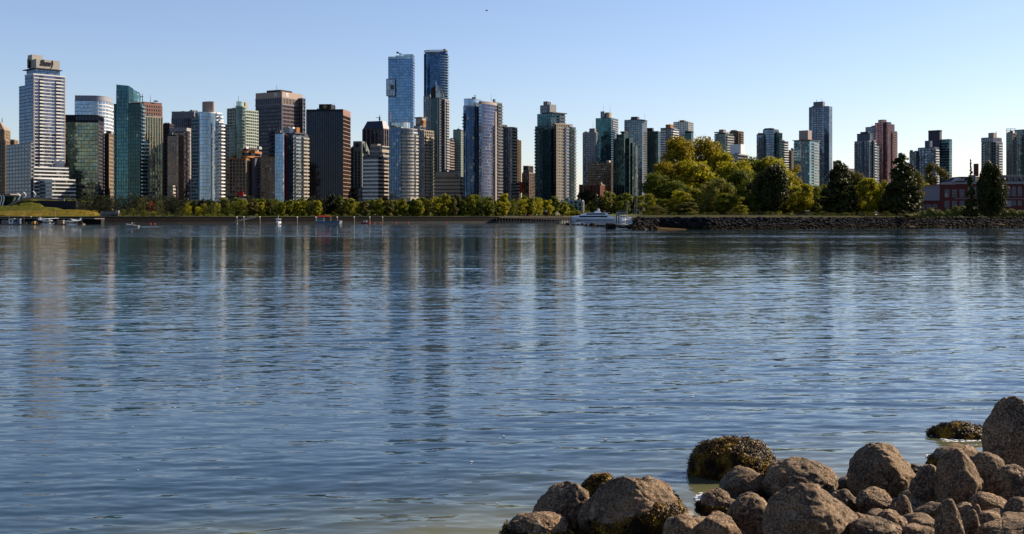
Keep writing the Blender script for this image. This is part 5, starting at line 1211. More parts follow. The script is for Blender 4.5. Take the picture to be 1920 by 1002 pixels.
# ---------------------------------------------------------------- foreground stones
def gnd(X, Y): return 0.13*(16.2+0.62*X-Y)
def rock_mesh(seed, rx, ry, rz, kind, sub=5):
    bm = bmesh.new(); bmesh.ops.create_icosphere(bm, subdivisions=sub, radius=1.0); r = random.Random(seed)
    planes = []
    for k in range({'round': 3, 'peak': 5, 'slab': 4, 'flat': 4, 'dome': 0, 'wedge': 5, 'spike': 6}[kind]):
        a = r.uniform(0, 6.28); e = r.uniform(-.2, .9); planes.append((Vector((math.cos(a)*math.cos(e), math.sin(a)*math.cos(e), math.sin(e))), r.uniform(.66, .88)))
    if kind == 'flat': planes.append((Vector((r.uniform(-.15, .15), -.25, 1)).normalized(), .72))
    if kind == 'peak': planes += [(Vector((.72, -.35, .60)).normalized(), .66), (Vector((-.75, -.3, .55)).normalized(), .70)]
    if kind == 'spike': planes += [(Vector((.85, -.2, .45)).normalized(), .52), (Vector((-.85, -.2, .35)).normalized(), .60)]
    if kind == 'wedge': planes += [(Vector((-.6, -.25, .75)).normalized(), .50), (Vector((.95, 0, .2)).normalized(), .72)]
    if kind == 'slab': planes += [(Vector((.1, -.5, .85)).normalized(), .58), (Vector((-.1, -.8, -.3)).normalized(), .66)]
    o1 = Vector((r.uniform(0, 99), r.uniform(0, 99), r.uniform(0, 99)))
    for v in bm.verts:
        d = v.co.copy()
        for n, k in planes:
            s = d.dot(n)-k
            if s > 0: d -= n*(s*(.72 if kind != 'round' else .5))
        l = d.length; q = d.normalized()
        d *= 1+(.20 if kind == 'dome' else .13)*mnoise.noise(q*1.3+o1)+.065*mnoise.noise(q*3.4+o1)-.045*abs(mnoise.noise(q*5.1+o1))+.028*mnoise.noise(q*8+o1)-(.0 if kind in ('dome', 'round') else .10)*max(0, .12-abs(mnoise.noise(q*1.9+o1*2)))/.12*.35+.014*mnoise.noise(q*19+o1)
        v.co = Vector((d.x*rx, d.y*ry, d.z*rz))
    me = bpy.data.meshes.new('boulder'); bm.to_mesh(me)
    V = np.array([v.co[:] for v in bm.verts]); Nn = np.array([v.normal[:] for v in bm.verts]); bm.free()
    me.polygons.foreach_set('use_smooth', [True]*len(me.polygons)); me.update(); me.materials.append(rock_material()); return me, V, Nn
def weed_mat():
    if 'weed' in _M: return _M['weed']
    m, t, b = nodes_of('rockweed'); g = N(t, 'ShaderNodeNewGeometry')
    n = N(t, 'ShaderNodeTexNoise'); n.inputs['Scale'].default_value = 4.2; n.inputs['Detail'].default_value = 4; t.links.new(g.outputs['Position'], n.inputs['Vector'])
    f = mth(t, 'ADD', mth(t, 'MULTIPLY', g.outputs['Random Per Island'], .35), mth(t, 'MULTIPLY', mth(t, 'SUBTRACT', n.outputs[0], .43), 2.6))
    c = ramp(t, f, [(0.1, (0.010, 0.006, 0.003)), (.5, (0.085, 0.047, 0.008)), (1, (0.30, 0.175, 0.014))])
    t.links.new(c, b.inputs['Base Color']); b.inputs['Roughness'].default_value = .5; b.inputs['Specular IOR Level'].default_value = .08
    _M['weed'] = m; return m
def weed(V, Nn, root, seed, dens, zmin=-.2, zmax=9, size=.035, rmin=None, sel=None):
    r = np.random.RandomState(seed); k = (Nn[:, 1] < .6) & (Nn[:, 2] > -.35) & (V[:, 2] > zmin) & (V[:, 2] < zmax)
    if sel is not None: k &= sel(V)
    V, Nn = V[k], Nn[k]
    if len(V) < 5: return
    i = r.randint(0, len(V), dens); sp = np.ptp(V, axis=0).mean()/45
    bump = (np.sin(V[i]@np.array([19., 7., 11.])+seed)*np.sin(V[i]@np.array([-8., 17., 9.])+2*seed))[:, None]
    C = V[i]+r.normal(size=(dens, 3))*sp*1.2+Nn[i]*(.02+.03*bump+r.uniform(-.01, .02, (dens, 1)))
    nn = Nn[i]*1.1+r.normal(size=(dens, 3))*.32+np.array([0, -.1, .2])
    link(bpy.data.objects.new('seaweed', quads_mesh('seaweed', C, nn, size, r, weed_mat(), .6)), root)
ROCKS = [ # cx, cy, w, h, kind, tilt, weed, label
 (1057,957,124,104,'wedge',0,0,'slanted wedge boulder at the left end of the pile, with a pointed right shoulder'),
 (1012,996,118,66,'round',0,2,'low rounded boulder with seaweed skirt at the bottom left corner of the pile'),
 (1138,970,98,80,'round',0,0,'smooth round boulder in front of the wedge and the broad lumpy boulder'),
 (1200,958,186,126,'peak',-8,3,'broad lumpy boulder with seaweed draped down its right slope'),
 (1124,918,60,44,'round',0,1,'small seaweed covered stone peeping behind the wedge boulder'),
 (1281,996,74,54,'round',0,0,'small light boulder at the bottom edge right of the broad lumpy boulder'),
 (1347,992,84,60,'flat',10,0,'low flat topped boulder at the bottom edge beneath two round boulders'),
 (1371,870,138,76,'dome',0,1,'big dome boulder entirely covered in brown seaweed standing in the water'),
 (1392,908,90,60,'flat',-14,0,'long pale topped boulder in front of the big seaweed dome'),
 (1498,902,136,72,'round',3,0,'smooth loaf shaped boulder, wider than tall, beside the water'),
 (1345,950,66,56,'round',0,2,'dark brown boulder at the water edge left of two round boulders'),
 (1405,970,80,78,'round',0,0,'plain egg shaped boulder left of the biggest pale peaked boulder'),
 (1520,978,176,116,'peak',0,0,'biggest front boulder, pale with a blunt peak, at the bottom centre of the pile'),
 (1452,958,34,24,'round',0,0,'tiny stone wedged left of the biggest front boulder'),
 (1650,886,130,96,'peak',0,0,'large domed boulder with a flat crest, alone against the water'),
 (1645,945,78,54,'slab',14,0,'slab stone tilted to the right below the flat crested dome'),
 (1696,955,29,48,'round',0,0,'narrow upright egg shaped stone beside the tilted slab'),
 (1580,946,54,50,'round',0,2,'dark wet stone in the gap right of the biggest front boulder'),
 (1607,976,36,26,'round',0,0,'small brown stone at the right foot of the biggest front boulder'),
 (1669,980,58,46,'flat',24,0,'small slanting stone below the tilted slab'),
 (1640,1000,98,52,'round',0,0,'pale speckled boulder cut by the bottom edge, right of the biggest one'),
 (1739,960,70,24,'slab',-26,0,'thin slab leaning up to the right like a ramp'),
 (1783,984,60,88,'spike',0,0,'jagged pointed stone standing upright near the bottom edge'),
 (1731,983,48,22,'flat',4,0,'small flat stone under the thin leaning slab'),
 (1721,1000,62,34,'flat',0,0,'whitish broken stone at the bottom edge left of the jagged pointed one'),
 (1747,912,72,74,'peak',0,0,'sunlit pointed boulder joined to the left side of a taller peaked one'),
 (1799,905,92,108,'peak',0,0,'tall peaked boulder, second from the right in the upper row'),
 (1797,864,98,54,'round',0,2,'dark wet boulder edged with seaweed behind the tall peaked boulder'),
 (1848,892,74,78,'round',0,0,'boulder with a glistening wet top in the shade of the huge corner rock'),
 (1898,832,118,160,'wedge',0,0,'huge dark rock cut by the right edge, the tallest of the pile'),
 (1796,814,92,28,'dome',0,1,'low seaweed covered stone awash in the water beside the huge rock'),
 (1900,912,76,72,'round',0,0,'rounded boulder at the right edge below the huge rock'),
 (1861,949,78,42,'slab',16,0,'dark slab sloping to the right below the glistening boulder'),
 (1910,956,48,42,'round',0,0,'small stone cut by the right edge below the rounded boulder'),
 (1823,984,40,50,'spike',8,0,'upright tooth like stone right of the jagged pointed one'),
 (1855,976,50,32,'round',0,0,'small rounded stone between the tooth like stone and the right edge'),
 (1888,996,104,44,'flat',-4,0,'long low boulder at the bottom right corner'),
 (1832,960,22,26,'spike',0,0,'tiny splinter stone above the tooth like stone'),
 (1815,960,30,22,'round',0,0,'tiny stone left of the splinter stone'),
 (1907,972,60,20,'flat',0,0,'flat light stone at the right edge above the corner boulder'),
 (1712,898,26,22,'round',0,1,'small seaweed tuft stone right of the flat crested dome'),
]
def place_rock(i, cx, cy, wd, h, kind, tilt, wk, label):
    t = (cx-CX)/FPX; ybot = cy+h*.42; s = (ybot-HY)/FPX
    den = s-.13+.0806*t; D = 2.394/den if den > .02 else 99
    D0 = 4.55/s                       # waterline solution
    D = min(D, D0)
    Dc = D+wd/FPX*D*.28; X = t*Dc; Z = EYE-(cy-HY)/FPX*Dc
    rx = wd/2/FPX*Dc*1.06; rz = h/2/FPX*Dc*1.08; ry = rx*(.85 if kind != 'slab' else .6)
    if wd < 45: sub = 4
    else: sub = 6 if wd > 110 else 5
    me, V, Nn = rock_mesh(i*7+1, rx, ry, rz*1.12, kind, sub)
    o = link(bpy.data.objects.new('boulder', me)); o.location = (X, Dc, Z-rz*.06); o.rotation_euler = (0, R_(tilt), 0)
    tag(o, label, 'boulder', 'boulders along the near shore')
    if wk == 1: weed(V, Nn, o, i, int(wd*170), size=.036, zmin=-rz)
    if wk == 2: weed(V, Nn, o, i, int(wd*45), size=.032, zmin=-rz, zmax=rz*.25)
    if wk == 3: weed(V, Nn, o, i, int(wd*45), size=.034, zmin=-rz*.9, zmax=rz*.5, sel=lambda V: V[:, 2] < .35*rz-.35*abs(rz/rx)*np.abs(V[:, 0]-rx*.25))
    return o
for i, r_ in enumerate(ROCKS): place_rock(i, *r_)
# the pile goes on along the shore beyond the right edge
rr = random.Random(77); extra = [rock_mesh(700+k, .5, .45, .42, ['round', 'peak', 'flat'][k % 3], 4)[0] for k in range(3)]
for k in range(30):
    X = 9.6+k*.33+rr.uniform(-.2, .2); Y = 16.2+.62*X-rr.uniform(.2, 7.5)
    if X/Y < .50: continue
    o = link(bpy.data.objects.new('boulder', extra[k % 3])); s = rr.uniform(.7, 1.6); o.scale = (s, s, s); o.location = (X, Y, gnd(X, Y)-.1+.1*s); o.rotation_euler = (0, 0, rr.uniform(0, 6.3))
    tag(o, 'brown boulder further along the shore, beyond the huge rock at the right edge', 'boulder', 'boulders beyond the right edge')
# smaller stones packed between and below them
rr = random.Random(21); small = [rock_mesh(900+k, .16, .14, .11, ['round', 'flat', 'peak'][k % 3], 3)[0] for k in range(6)]
k = 0
while k < 285:
    X = rr.uniform(-1.5, 10.5); Y = rr.uniform(9.0, 21.5); z = gnd(X, Y)
    if z < .02 or X/Y > .56 or X/Y < .03: continue
    o = link(bpy.data.objects.new('stone', small[k % 6])); s = rr.uniform(.6, 1.8); o.scale = (s, s, s); o.rotation_euler = (rr.uniform(-.3, .3), rr.uniform(-.3, .3), rr.uniform(0, 6.3))
    o.location = (X, Y, min(z, 2.2)-.11+.03*s); tag(o, 'small dark stone filling the gaps between the big boulders', 'stone', 'small stones between the boulders'); k += 1
# ---------------------------------------------------------------- brick hall and annex on the island
def brick_mat():
    m, t, b = nodes_of('red_brick'); g = N(t, 'ShaderNodeNewGeometry')
    n = N(t, 'ShaderNodeTexBrick'); n.inputs['Scale'].default_value = 1.6; n.inputs['Color1'].default_value = (0.115, 0.014, 0.011, 1); n.inputs['Color2'].default_value = (0.085, 0.011, 0.009, 1); n.inputs['Mortar'].default_value = (0.05, 0.018, 0.015, 1)
    mp = N(t, 'ShaderNodeMapping'); mp.inputs['Rotation'].default_value = (R_(90), 0, 0); t.links.new(g.outputs['Position'], mp.inputs[0]); t.links.new(mp.outputs[0], n.inputs['Vector'])
    t.links.new(n.outputs[0], b.inputs['Base Color']); b.inputs['Roughness'].default_value = .9; return m
BRK = brick_mat(); FRM = paint((0.42,0.41,0.42), .6); ROOFM = paint((0.055,0.05,0.05), .8, var=.3); WPANE = glass((0.03,0.035,0.05), .3, blinds=.05)
def px_box(mb, D, x0, x1, yt, yb, y0, y1, m=None):
    a, b = W(x0, yb, D), W(x1, yt, D); mb.box(a.x, b.x, y0, y1, a.z, b.z, m)
def window(root, D, x0, x1, yt, yb, yf, arched=False, bars=True):
    a, b = W(x0, yb, D), W(x1, yt, D); f = MB(); w = .16
    f.box(a.x-w, a.x, yf-.12, yf+.05, a.z-w, b.z+w); f.box(b.x, b.x+w, yf-.12, yf+.05, a.z-w, b.z+w); f.box(a.x, b.x, yf-.12, yf+.05, b.z, b.z+w); f.box(a.x-w*.5, b.x+w*.5, yf-.2, yf+.05, a.z-w, a.z)
    if bars:
        c = (a.x+b.x)/2; z = (a.z+b.z)/2; f.box(c-.05, c+.05, yf-.06, yf+.03, a.z, b.z); f.box(a.x, b.x, yf-.06, yf+.03, z-.05, z+.05)
    if arched:
        c = (a.x+b.x)/2; r = (b.x-a.x)/2
        for k in range(8):
            t0, t1 = math.pi*k/8, math.pi*(k+1)/8
            P = [(c+q*math.cos(t), b.z+q*math.sin(t)) for t, q in ((t0, r), (t1, r), (t1, r+w), (t0, r+w))]
            f.face([(x, yf-.12, z) for x, z in P][::-1])
    o = f.build('window', FRM, root)
    p = MB(); p.face([(a.x, yf-.02, a.z), (b.x, yf-.02, a.z), (b.x, yf-.02, b.z), (a.x, yf-.02, b.z)])
    if arched: p.face([(c+r*math.cos(math.pi*k/8), yf-.02, b.z+r*math.sin(math.pi*k/8)) for k in range(9)])
    p.build('pane', WPANE, o)
def hall():
    D = 520; o = empty('brick_hall', (0, 0, 0), 0, 'long red brick hall with white framed windows, pale cornice and grey dormered roof', 'building')
    def rel(x): return x
    mb = MB(); px_box(mb, D, 1761, 1990, 345.5, 410, D, D+16); mb.build('wall', BRK, o)
    mb = MB(); px_box(mb, D, 1761, 1792, 344.5, 346.5, D-.3, D+.5); px_box(mb, D, 1790, 1992, 340.5, 345.5, D-.7, D+16.5); px_box(mb, D, 1790, 1992, 372.5, 373.5, D-.15, D+.1); mb.build('cornice', FRM, o)
    a, b = W(1792, 341, D), W(1992, 331, D); rf = MB()
    rf.loft([[(a.x, D-.4, a.z), (b.x, D-.4, a.z), (b.x, D+16, a.z), (a.x, D+16, a.z)], [(a.x+3.2, D+4, b.z), (b.x, D+4, b.z), (b.x, D+13, b.z), (a.x+3.2, D+13, b.z)]]); r = rf.build('roof', ROOFM, o)
    ch = MB(); px_box(ch, D, 1838, 1845, 306, 330, D+6, D+7.6); ch.build('chimney', BRK, r)
    px = MB(); p, q, s = W(1790, 341, D-1), W(1811, 341, D-1), W(1800, 333, D-1)
    px.prism([(p.x, D-1.2), (q.x, D-1.2), (q.x, D+3), (p.x, D+3)], p.z, p.z+.3); n = len(px.v)
    px.face([(p.x, D-1.2, p.z), (q.x, D-1.2, p.z), (s.x, D-1.2, s.z)]); px.face([(q.x, D-1.2, p.z), (q.x, D+4, p.z), (s.x, D+4, s.z), (s.x, D-1.2, s.z)]); px.face([(p.x, D+4, p.z), (p.x, D-1.2, p.z), (s.x, D-1.2, s.z), (s.x, D+4, s.z)])
    px.build('gable', FRM, o)
    for x in (1826, 1873, 1884, 1895, 1906, 1919):
        d = MB(); px_box(d, D, x-3.5, x+3.5, 330, 341, D+.2, D+4); px_box(d, D, x-4.2, x+4.2, 328.6, 330, D, D+4.2); dd = d.build('dormer', FRM, o)
        p_ = MB(); a, b = W(x-2.2, 339.5, D), W(x+2.2, 331.5, D); p_.box(a.x, b.x, D+.12, D+.3, a.z, b.z); p_.build('pane', WPANE, dd)
    for x in (1772, 1786, 1800): window(o, D, x, x+7, 356.5, 369.5, D); window(o, D, x, x+7, 378, 390.5, D)
    for x in (1815, 1826, 1837, 1848, 1869): window(o, D, x, x+6, 354, 367, D, True); window(o, D, x, x+6, 377, 389, D)
    for x in (1878, 1887.5, 1898, 1909, 1921): window(o, D, x, x+6, 353.5, 367.5, D, True); window(o, D, x, x+5.5, 377.5, 385, D)
    dr = MB(); px_box(dr, D, 1887, 1896, 376.5, 388, D-.1, D+.1); dr.build('door', FRM, o)
    o = empty('annex', (0, 0, 0), 0, 'white walled annex with a brick ground floor at the left end of the brick hall', 'building')
    mb = MB(); px_box(mb, D, 1718.5, 1760.9, 350, 376.5, D-.6, D+12); mb.build('wall', paint((0.34,0.33,0.37), .7, var=.05), o)
    mb = MB(); px_box(mb, D, 1721, 1760.9, 376.6, 408, D, D+12); mb.build('ground_floor_wall', BRK, o)
    mb = MB(); px_box(mb, D, 1717.5, 1761.5, 348.6, 350, D-1, D+12.5); mb.build('roof', FRM, o)
    for x in (1727, 1738, 1749.5): window(o, D, x, x+6.5, 384.5, 394, D)
hall()
def tent():
    o = empty('marquee', W(1520, 404, 505), 0, 'long low white marquee tent under the bright yellow spreading tree', 'tent'); s = 505/FPX
    m = MB(); m.box(-22*s, 18*s, 0, 5, 0, 8*s); m.build('canvas_wall', OFFWHITE, o)
    m = MB(); m.loft([[(-22.5*s, -.2, 8*s), (20*s, -.2, 8*s), (20*s, 5.2, 8*s), (-22.5*s, 5.2, 8*s)], [(-21*s, 2.4, 9.6*s), (17*s, 2.4, 9.6*s), (17*s, 2.6, 9.6*s), (-21*s, 2.6, 9.6*s)]]); m.build('canvas_roof', OFFWHITE, o)
    o = empty('shed', W(1331, 405, 492), 0, 'low pale grey shed glimpsed between the willow and the brown shrub', 'shed'); s = 492/FPX
    m = MB(); m.box(-15*s, 15*s, 0, 4, 0, 6.5*s); m.build('wall', paint((0.25,0.25,0.28), .7), o); m = MB(); m.box(-15.6*s, 15.6*s, -.2, 4.2, 6.5*s, 7.3*s); m.build('roof', c_dgrey, o)
tent()
# ---------------------------------------------------------------- terraces of the green roofed hall at far left
def grass_mat(c1, c2, name):
    m = ground_mat(c1, c2, .45, .95, name); t = m.node_tree; b = t.nodes['Principled BSDF']; src = b.inputs['Base Color'].links[0].from_socket
    wv = N(t, 'ShaderNodeTexWave'); wv.wave_type = 'BANDS'; wv.bands_direction = 'DIAGONAL'; wv.inputs['Scale'].default_value = .42; wv.inputs['Distortion'].default_value = 5; wv.inputs['Detail'].default_value = 3; wv.inputs['Detail Scale'].default_value = 2
    g = N(t, 'ShaderNodeNewGeometry'); t.links.new(g.outputs['Position'], wv.inputs['Vector'])
    t.links.new(mixc(t, mth(t, 'MULTIPLY', ramp(t, wv.outputs[0], [(.25, (1,1,1)), (.6, (0,0,0))]), .6), src, c1), b.inputs['Base Color']); return m
def terraces():
    G1 = grass_mat((0.035,0.036,0.006), (0.19,0.125,0.018), 'dry_grass'); G2 = grass_mat((0.022,0.028,0.005), (0.11,0.105,0.016), 'green_grass')
    def slab(name, pts_top, pts_bot, D0, D1, m, Dback=None):
        mb = MB(); Db = Dback or D1+25
        A = [W(x, y, D0) for x, y in pts_bot]; B = [W(x, y, D1) for x, y in pts_top]; C = [Vector((b.x, Db, b.z)) for b in B]
        for i in range(len(A)-1):
            mb.face([A[i], A[i+1], B[i+1], B[i]]); mb.face([B[i], B[i+1], C[i+1], C[i]])
        mb.face([A[-1], Vector((A[-1].x, Db, A[-1].z)), C[-1], B[-1]])
        o = mb.build(name, m); tag(o, kind='structure'); return o
    slab('lower_grass_terrace', [(-60,396),(0,396),(50,395),(90,394),(130,393),(160,395),(175,398),(183,404)], [(-60,404),(0,404),(50,406),(90,408),(130,409),(160,410),(180,410),(191,410)], 652, 668, G1)
    slab('upper_grass_terrace', [(-60,386),(0,386),(40,387),(75,388),(100,390)], [(-60,397),(0,397),(40,396),(75,396),(104,395)], 670, 680, G2)
    slab('grass_mound', [(22,384),(34,378),(44,374),(56,373),(70,376)], [(15,391),(32,390),(44,389),(60,388),(80,390)], 682, 694, G2)
    slab('roof_meadow', [(50,372.5),(90,373.5),(125,375)], [(50,376),(90,376.5),(128,378)], 694, 700, G2, 760)
    o = empty('concrete_ramp', (0,0,0), 0, 'pale concrete ramp wall climbing over the grass terraces to the roof meadow', 'ramp')
    mb = MB(); P = [(-20,389),(14,386),(24,381),(34,376.5),(48,371.5),(66,370.5),(90,372.5),(120,374)]
    for (a, b), (c, d) in zip(P, P[1:]):
        p, q = W(a, b, 691), W(c, d, 691); mb.loft([[(p.x, 691, p.z-.9), (p.x, 691, p.z+.3), (p.x, 692, p.z+.3), (p.x, 692, p.z-.9)], [(q.x, 691, q.z-.9), (q.x, 691, q.z+.3), (q.x, 692, q.z+.3), (q.x, 692, q.z-.9)]])
    mb.build('parapet', paint((0.33,0.28,0.24), .8), o)
    o = empty('service_opening', W(92, 390, 688), 0, 'dark recessed opening under the roof meadow at the left', 'opening'); m = MB(); s = 688/FPX
    m.box(-38*s, 48*s, 2, 8, -2, 13*s); m.build('opening_shade', c_black, o); m = MB(); m.box(-40*s, 12*s, -.5, 3, 0, 1.1*s); m.build('ledge', c_cream, o)  # solid black block stands in for the shade inside the opening
    o = empty('glass_hall', W(-12, 388, 705), 0, 'slanting glass hall with white bent steel posts at the left edge', 'building'); s = 705/FPX
    m = MB(); m.loft([[(-60*s, 0, 0), (30*s, 0, 0), (30*s, 12, 0), (-60*s, 12, 0)], [(-60*s, -2, 22*s), (40*s, -2, 20*s), (40*s, 12, 20*s), (-60*s, 12, 22*s)]]); m.build('glazing', G_dteal, o)
    m = MB(); m.box(-62*s, 36*s, -3.5, 12, 22.2*s, 24*s); m.build('roof', paint((0.3,0.24,0.2), .7), o)
    for k in range(5):
        m = MB(); x = (14+k*4.6)*s-8*s; m.tube((x-4*s, -3, 2*s), (x, -3, 16*s), .35, seg=5); m.tube((x, -3, 16*s), (x-3*s, -3, 22*s), .35, seg=5); m.build('slanted_column', WHITE, o)
    for i, (x, yb) in enumerate(((36,376),(47,374),(65,372.5))):
        o = empty('bent_post', W(x, yb, 697), 0, ('first','second','third')[i]+' white bent steel post left of the script sign tower podium, counted from the left', 'post', 'bent steel posts')
        m = MB(); m.tube((-.8, 0, 0), (.6, 0, 2.6), .28); m.tube((.6, 0, 2.6), (-.9, 0, 4.4), .28); m.build('shaft', WHITE, o)
    # raised esplanade along the water
    o = empty('esplanade', (0,0,0), 0, 'low concrete esplanade deck over a dark shade band in front of the grass terraces', 'esplanade')
    m = MB(); px_box(m, 642, -80, 192, 409.5, 411, 630, 652); m.build('deck', paint((0.20,0.18,0.17), .8), o)
    m = MB(); px_box(m, 642, -80, 60, 406, 407.6, 640, 652); px_box(m, 642, -80, 60, 407.6, 409.4, 645, 652, None); m.build('upper_deck', paint((0.27,0.23,0.21), .8), o)
    m = MB(); px_box(m, 642, -80, 192, 411, 421.5, 640, 650); m.build('underdeck_shade', paint((0.03,0.028,0.03), .8), o)  # near-black block painted in as the shade under the deck
    lp = None
    for i, x in enumerate((17, 45, 75, 104)):
        r = empty('lamp_post', W(x, 410, 634), 0, 'slim grey lamp post on the esplanade, '+('leftmost','second from the left','third from the left','rightmost')[i]+' of four', 'lamp post', 'lamp posts on the esplanade'); r.location.z -= .5
        if lp is None:
            m = MB(); m.tube((0,0,0), (0,0,4.6), .10, .07); a_ = m.build('pole', paint((0.40,0.34,0.32), .6), r); m = MB(); m.box(-.25,.25,-.2,.2,4.6,4.85); b_ = m.build('lamp_head', STEEL, r); lp = (a_, b_)
        else:
            for q in lp: c = q.copy(); link(c, r)
terraces()
o = empty('retaining_wall', W(205, 404, 655), 0, 'short pale concrete retaining wall right of the grass terraces', 'wall'); m = MB(); m.box(-5.2, 5.2, 0, .6, -1, 2.1); m.build('wall', paint((.30,.28,.30), .8), o); m = MB(); m.box(3.6, 5.4, -.3, .9, 1.2, 2.8); m.build('end_pier', paint((.5,.44,.4), .8), o)
# ---------------------------------------------------------------- boats and small things
def hull(mb, L, B, H, m, sheer=.25, bow=.32, n=12, fl=.85, stern=1.0):
    """hull along +x (bow at +x), waterline z=0"""
    rings = []
    for k in range(n+1):
        t = k/n; x = -L/2+L*t; f = 1 if t < 1-bow else math.sqrt(max(.0004, 1-((t-(1-bow))/bow)**2)); hb = B/2*f*(stern+(1-stern)*min(1, t*4)); top = H*(1+sheer*t*t)
        rings.append([(x-.0*L, -hb*.35*fl, -.35), (x, -hb*fl, .1), (x+.02*L*t, -hb, top), (x+.02*L*t, hb, top), (x, hb*fl, .1), (x, hb*.35*fl, -.35)])
    mb.loft(rings, m)
def rails(m, x0, x1, y, z, h=.8, n=8):
    m.tube((x0, y, z+h), (x1, y, z+h), .035, seg=4)
    for k in range(n+1): x = x0+(x1-x0)*k/n; m.tube((x, y, z), (x, y, z+h), .03, seg=4)
def seaplane(px, D, label, rz, s=1.0):
    o = empty('seaplane', W(px, HY+9675/D, D), rz, label, 'seaplane', 'seaplanes at the floating dock'); o.location.z = .05; o.scale = (s, s, s)
    f = MB(); f.smooth = True; R = []
    for x, hy, z0, z1 in ((-5.2,.12,2.5,2.9),(-3.2,.38,2.0,3.0),(-.8,.62,1.55,3.3),(1.2,.66,1.45,3.35),(2.2,.60,1.5,2.75),(3.4,.5,1.55,2.6),(4.0,.25,1.8,2.35)):
        zc, h = (z0+z1)/2, (z1-z0)/2; R.append([(x, hy*math.cos(a), zc+h*math.sin(a)) for a in [2*math.pi*k/10 for k in range(10)]])
    f.loft(R); f.build('fuselage', WHITE, o)
    m = MB(); m.loft([[(1.9, y, 3.40+abs(y)*.03), (.5, y, 3.52+abs(y)*.03), (-.1, y, 3.38+abs(y)*.03), (.5, y, 3.33+abs(y)*.03)] for y in (-7.2, -5, 0, 5, 7.2)]); m.build('wing', WHITE, o)
    m = MB(); m.box(-5.3,-4.3,-2.1,2.1,2.75,2.85); m.build('tailplane', WHITE, o); m = MB(); m.loft([[(-5.5,-.06,2.8),(-4.0,-.06,2.8),(-4.0,.06,2.8),(-5.5,.06,2.8)],[(-5.6,-.04,4.3),(-4.9,-.04,4.3),(-4.9,.04,4.3),(-5.6,.04,4.3)]]); m.build('tail_fin', WHITE, o)
    for y in (-1.45, 1.45):
        m = MB(); m.loft([[(x, y-w_, z), (x, y+w_, z), (x, y+w_*.7, z-h), (x, y-w_*.7, z-h)] for x, w_, z, h in ((-3.2,.15,.5,.3),(-1,.34,.6,.6),(1.8,.36,.62,.65),(3.6,.12,.75,.25))]); fl = m.build('float', WHITE, o)
        m = MB()
        for x in (-.6, 1.6): m.tube((x, y, .55), (x*.8, y*.3, 1.6), .06, seg=5); m.tube((x, y, .55), (x*.5, y*.35, 3.3), .05, seg=5)
        m.build('strut', STEEL, fl)
    m = MB(); m.box(4.05,4.12,-1.2,1.2,2.0,2.16); m.tube((3.9,0,2.08),(4.3,0,2.08),.16,.05); m.build('propeller', DARKM, o)
    m = MB(); m.box(.2,1.9,-.69,.69,2.55,3.05); m.build('cabin_window', G_black, o)
seaplane(88, 606, 'white seaplane with gold and blue markings moored in the middle of the dock', R_(-25), .95)
seaplane(135, 612, 'plain white seaplane at the right end of the floating dock', R_(200), .85)
def dock():
    o = empty('floating_dock', W(68, 420, 618), 0, 'long low floating dock with rails and tyres at the far left', 'dock'); o.location.z = 0
    m = MB(); m.box(-42, 25, 0, 4, -.2, .55); m.build('deck', paint((0.20,0.15,0.12), .9), o)
    for k in range(7): m = MB(); m.tube((-40+k*10.5, 4.4, -1), (-40+k*10.5, 4.4, 3.2), .2); m.build('pile', c_dbrown, o)
    m = MB(); rails(m, -42, 25, .2, .55, .9, 22); m.build('rail', WHITE, o)
    r = random.Random(5)
    for i, (px, w_, h_, mat, nm, lb) in enumerate(((30,3.6,2.4,c_blueg,'kiosk','blue grey kiosk on the floating dock'),(20,2.6,2.6,WHITE,'kiosk','white kiosk left of the blue grey kiosk on the dock'),(8,3.0,1.6,c_beige,'kiosk','long tan hut near the left end of the dock'),(62,1.0,1.1,paint((.5,.25,.03),.6),'drum_stack','orange drum stack on the dock, left of the first seaplane'),(112,3.2,1.7,c_tan,'kiosk','low tan hut between the two seaplanes'))):
        k = empty(nm, Vector(((px-CX)/FPX*619, 619.5, .55)), 0, lb, nm.replace('_', ' ')); m = MB(); m.box(-w_/2, w_/2, 0, 2, 0, h_); m.build('wall', mat, k); m = MB(); m.box(-w_/2-.2, w_/2+.2, -.3, 2.2, h_, h_+.15); m.build('roof', OFFWHITE, k)
        m = MB(); m.box(-w_*.2, w_*.15, -.04, .02, h_*.25, h_*.8); m.build('hatch', c_black, k)
dock()
SKIN = paint((0.45,0.28,0.2), .6)
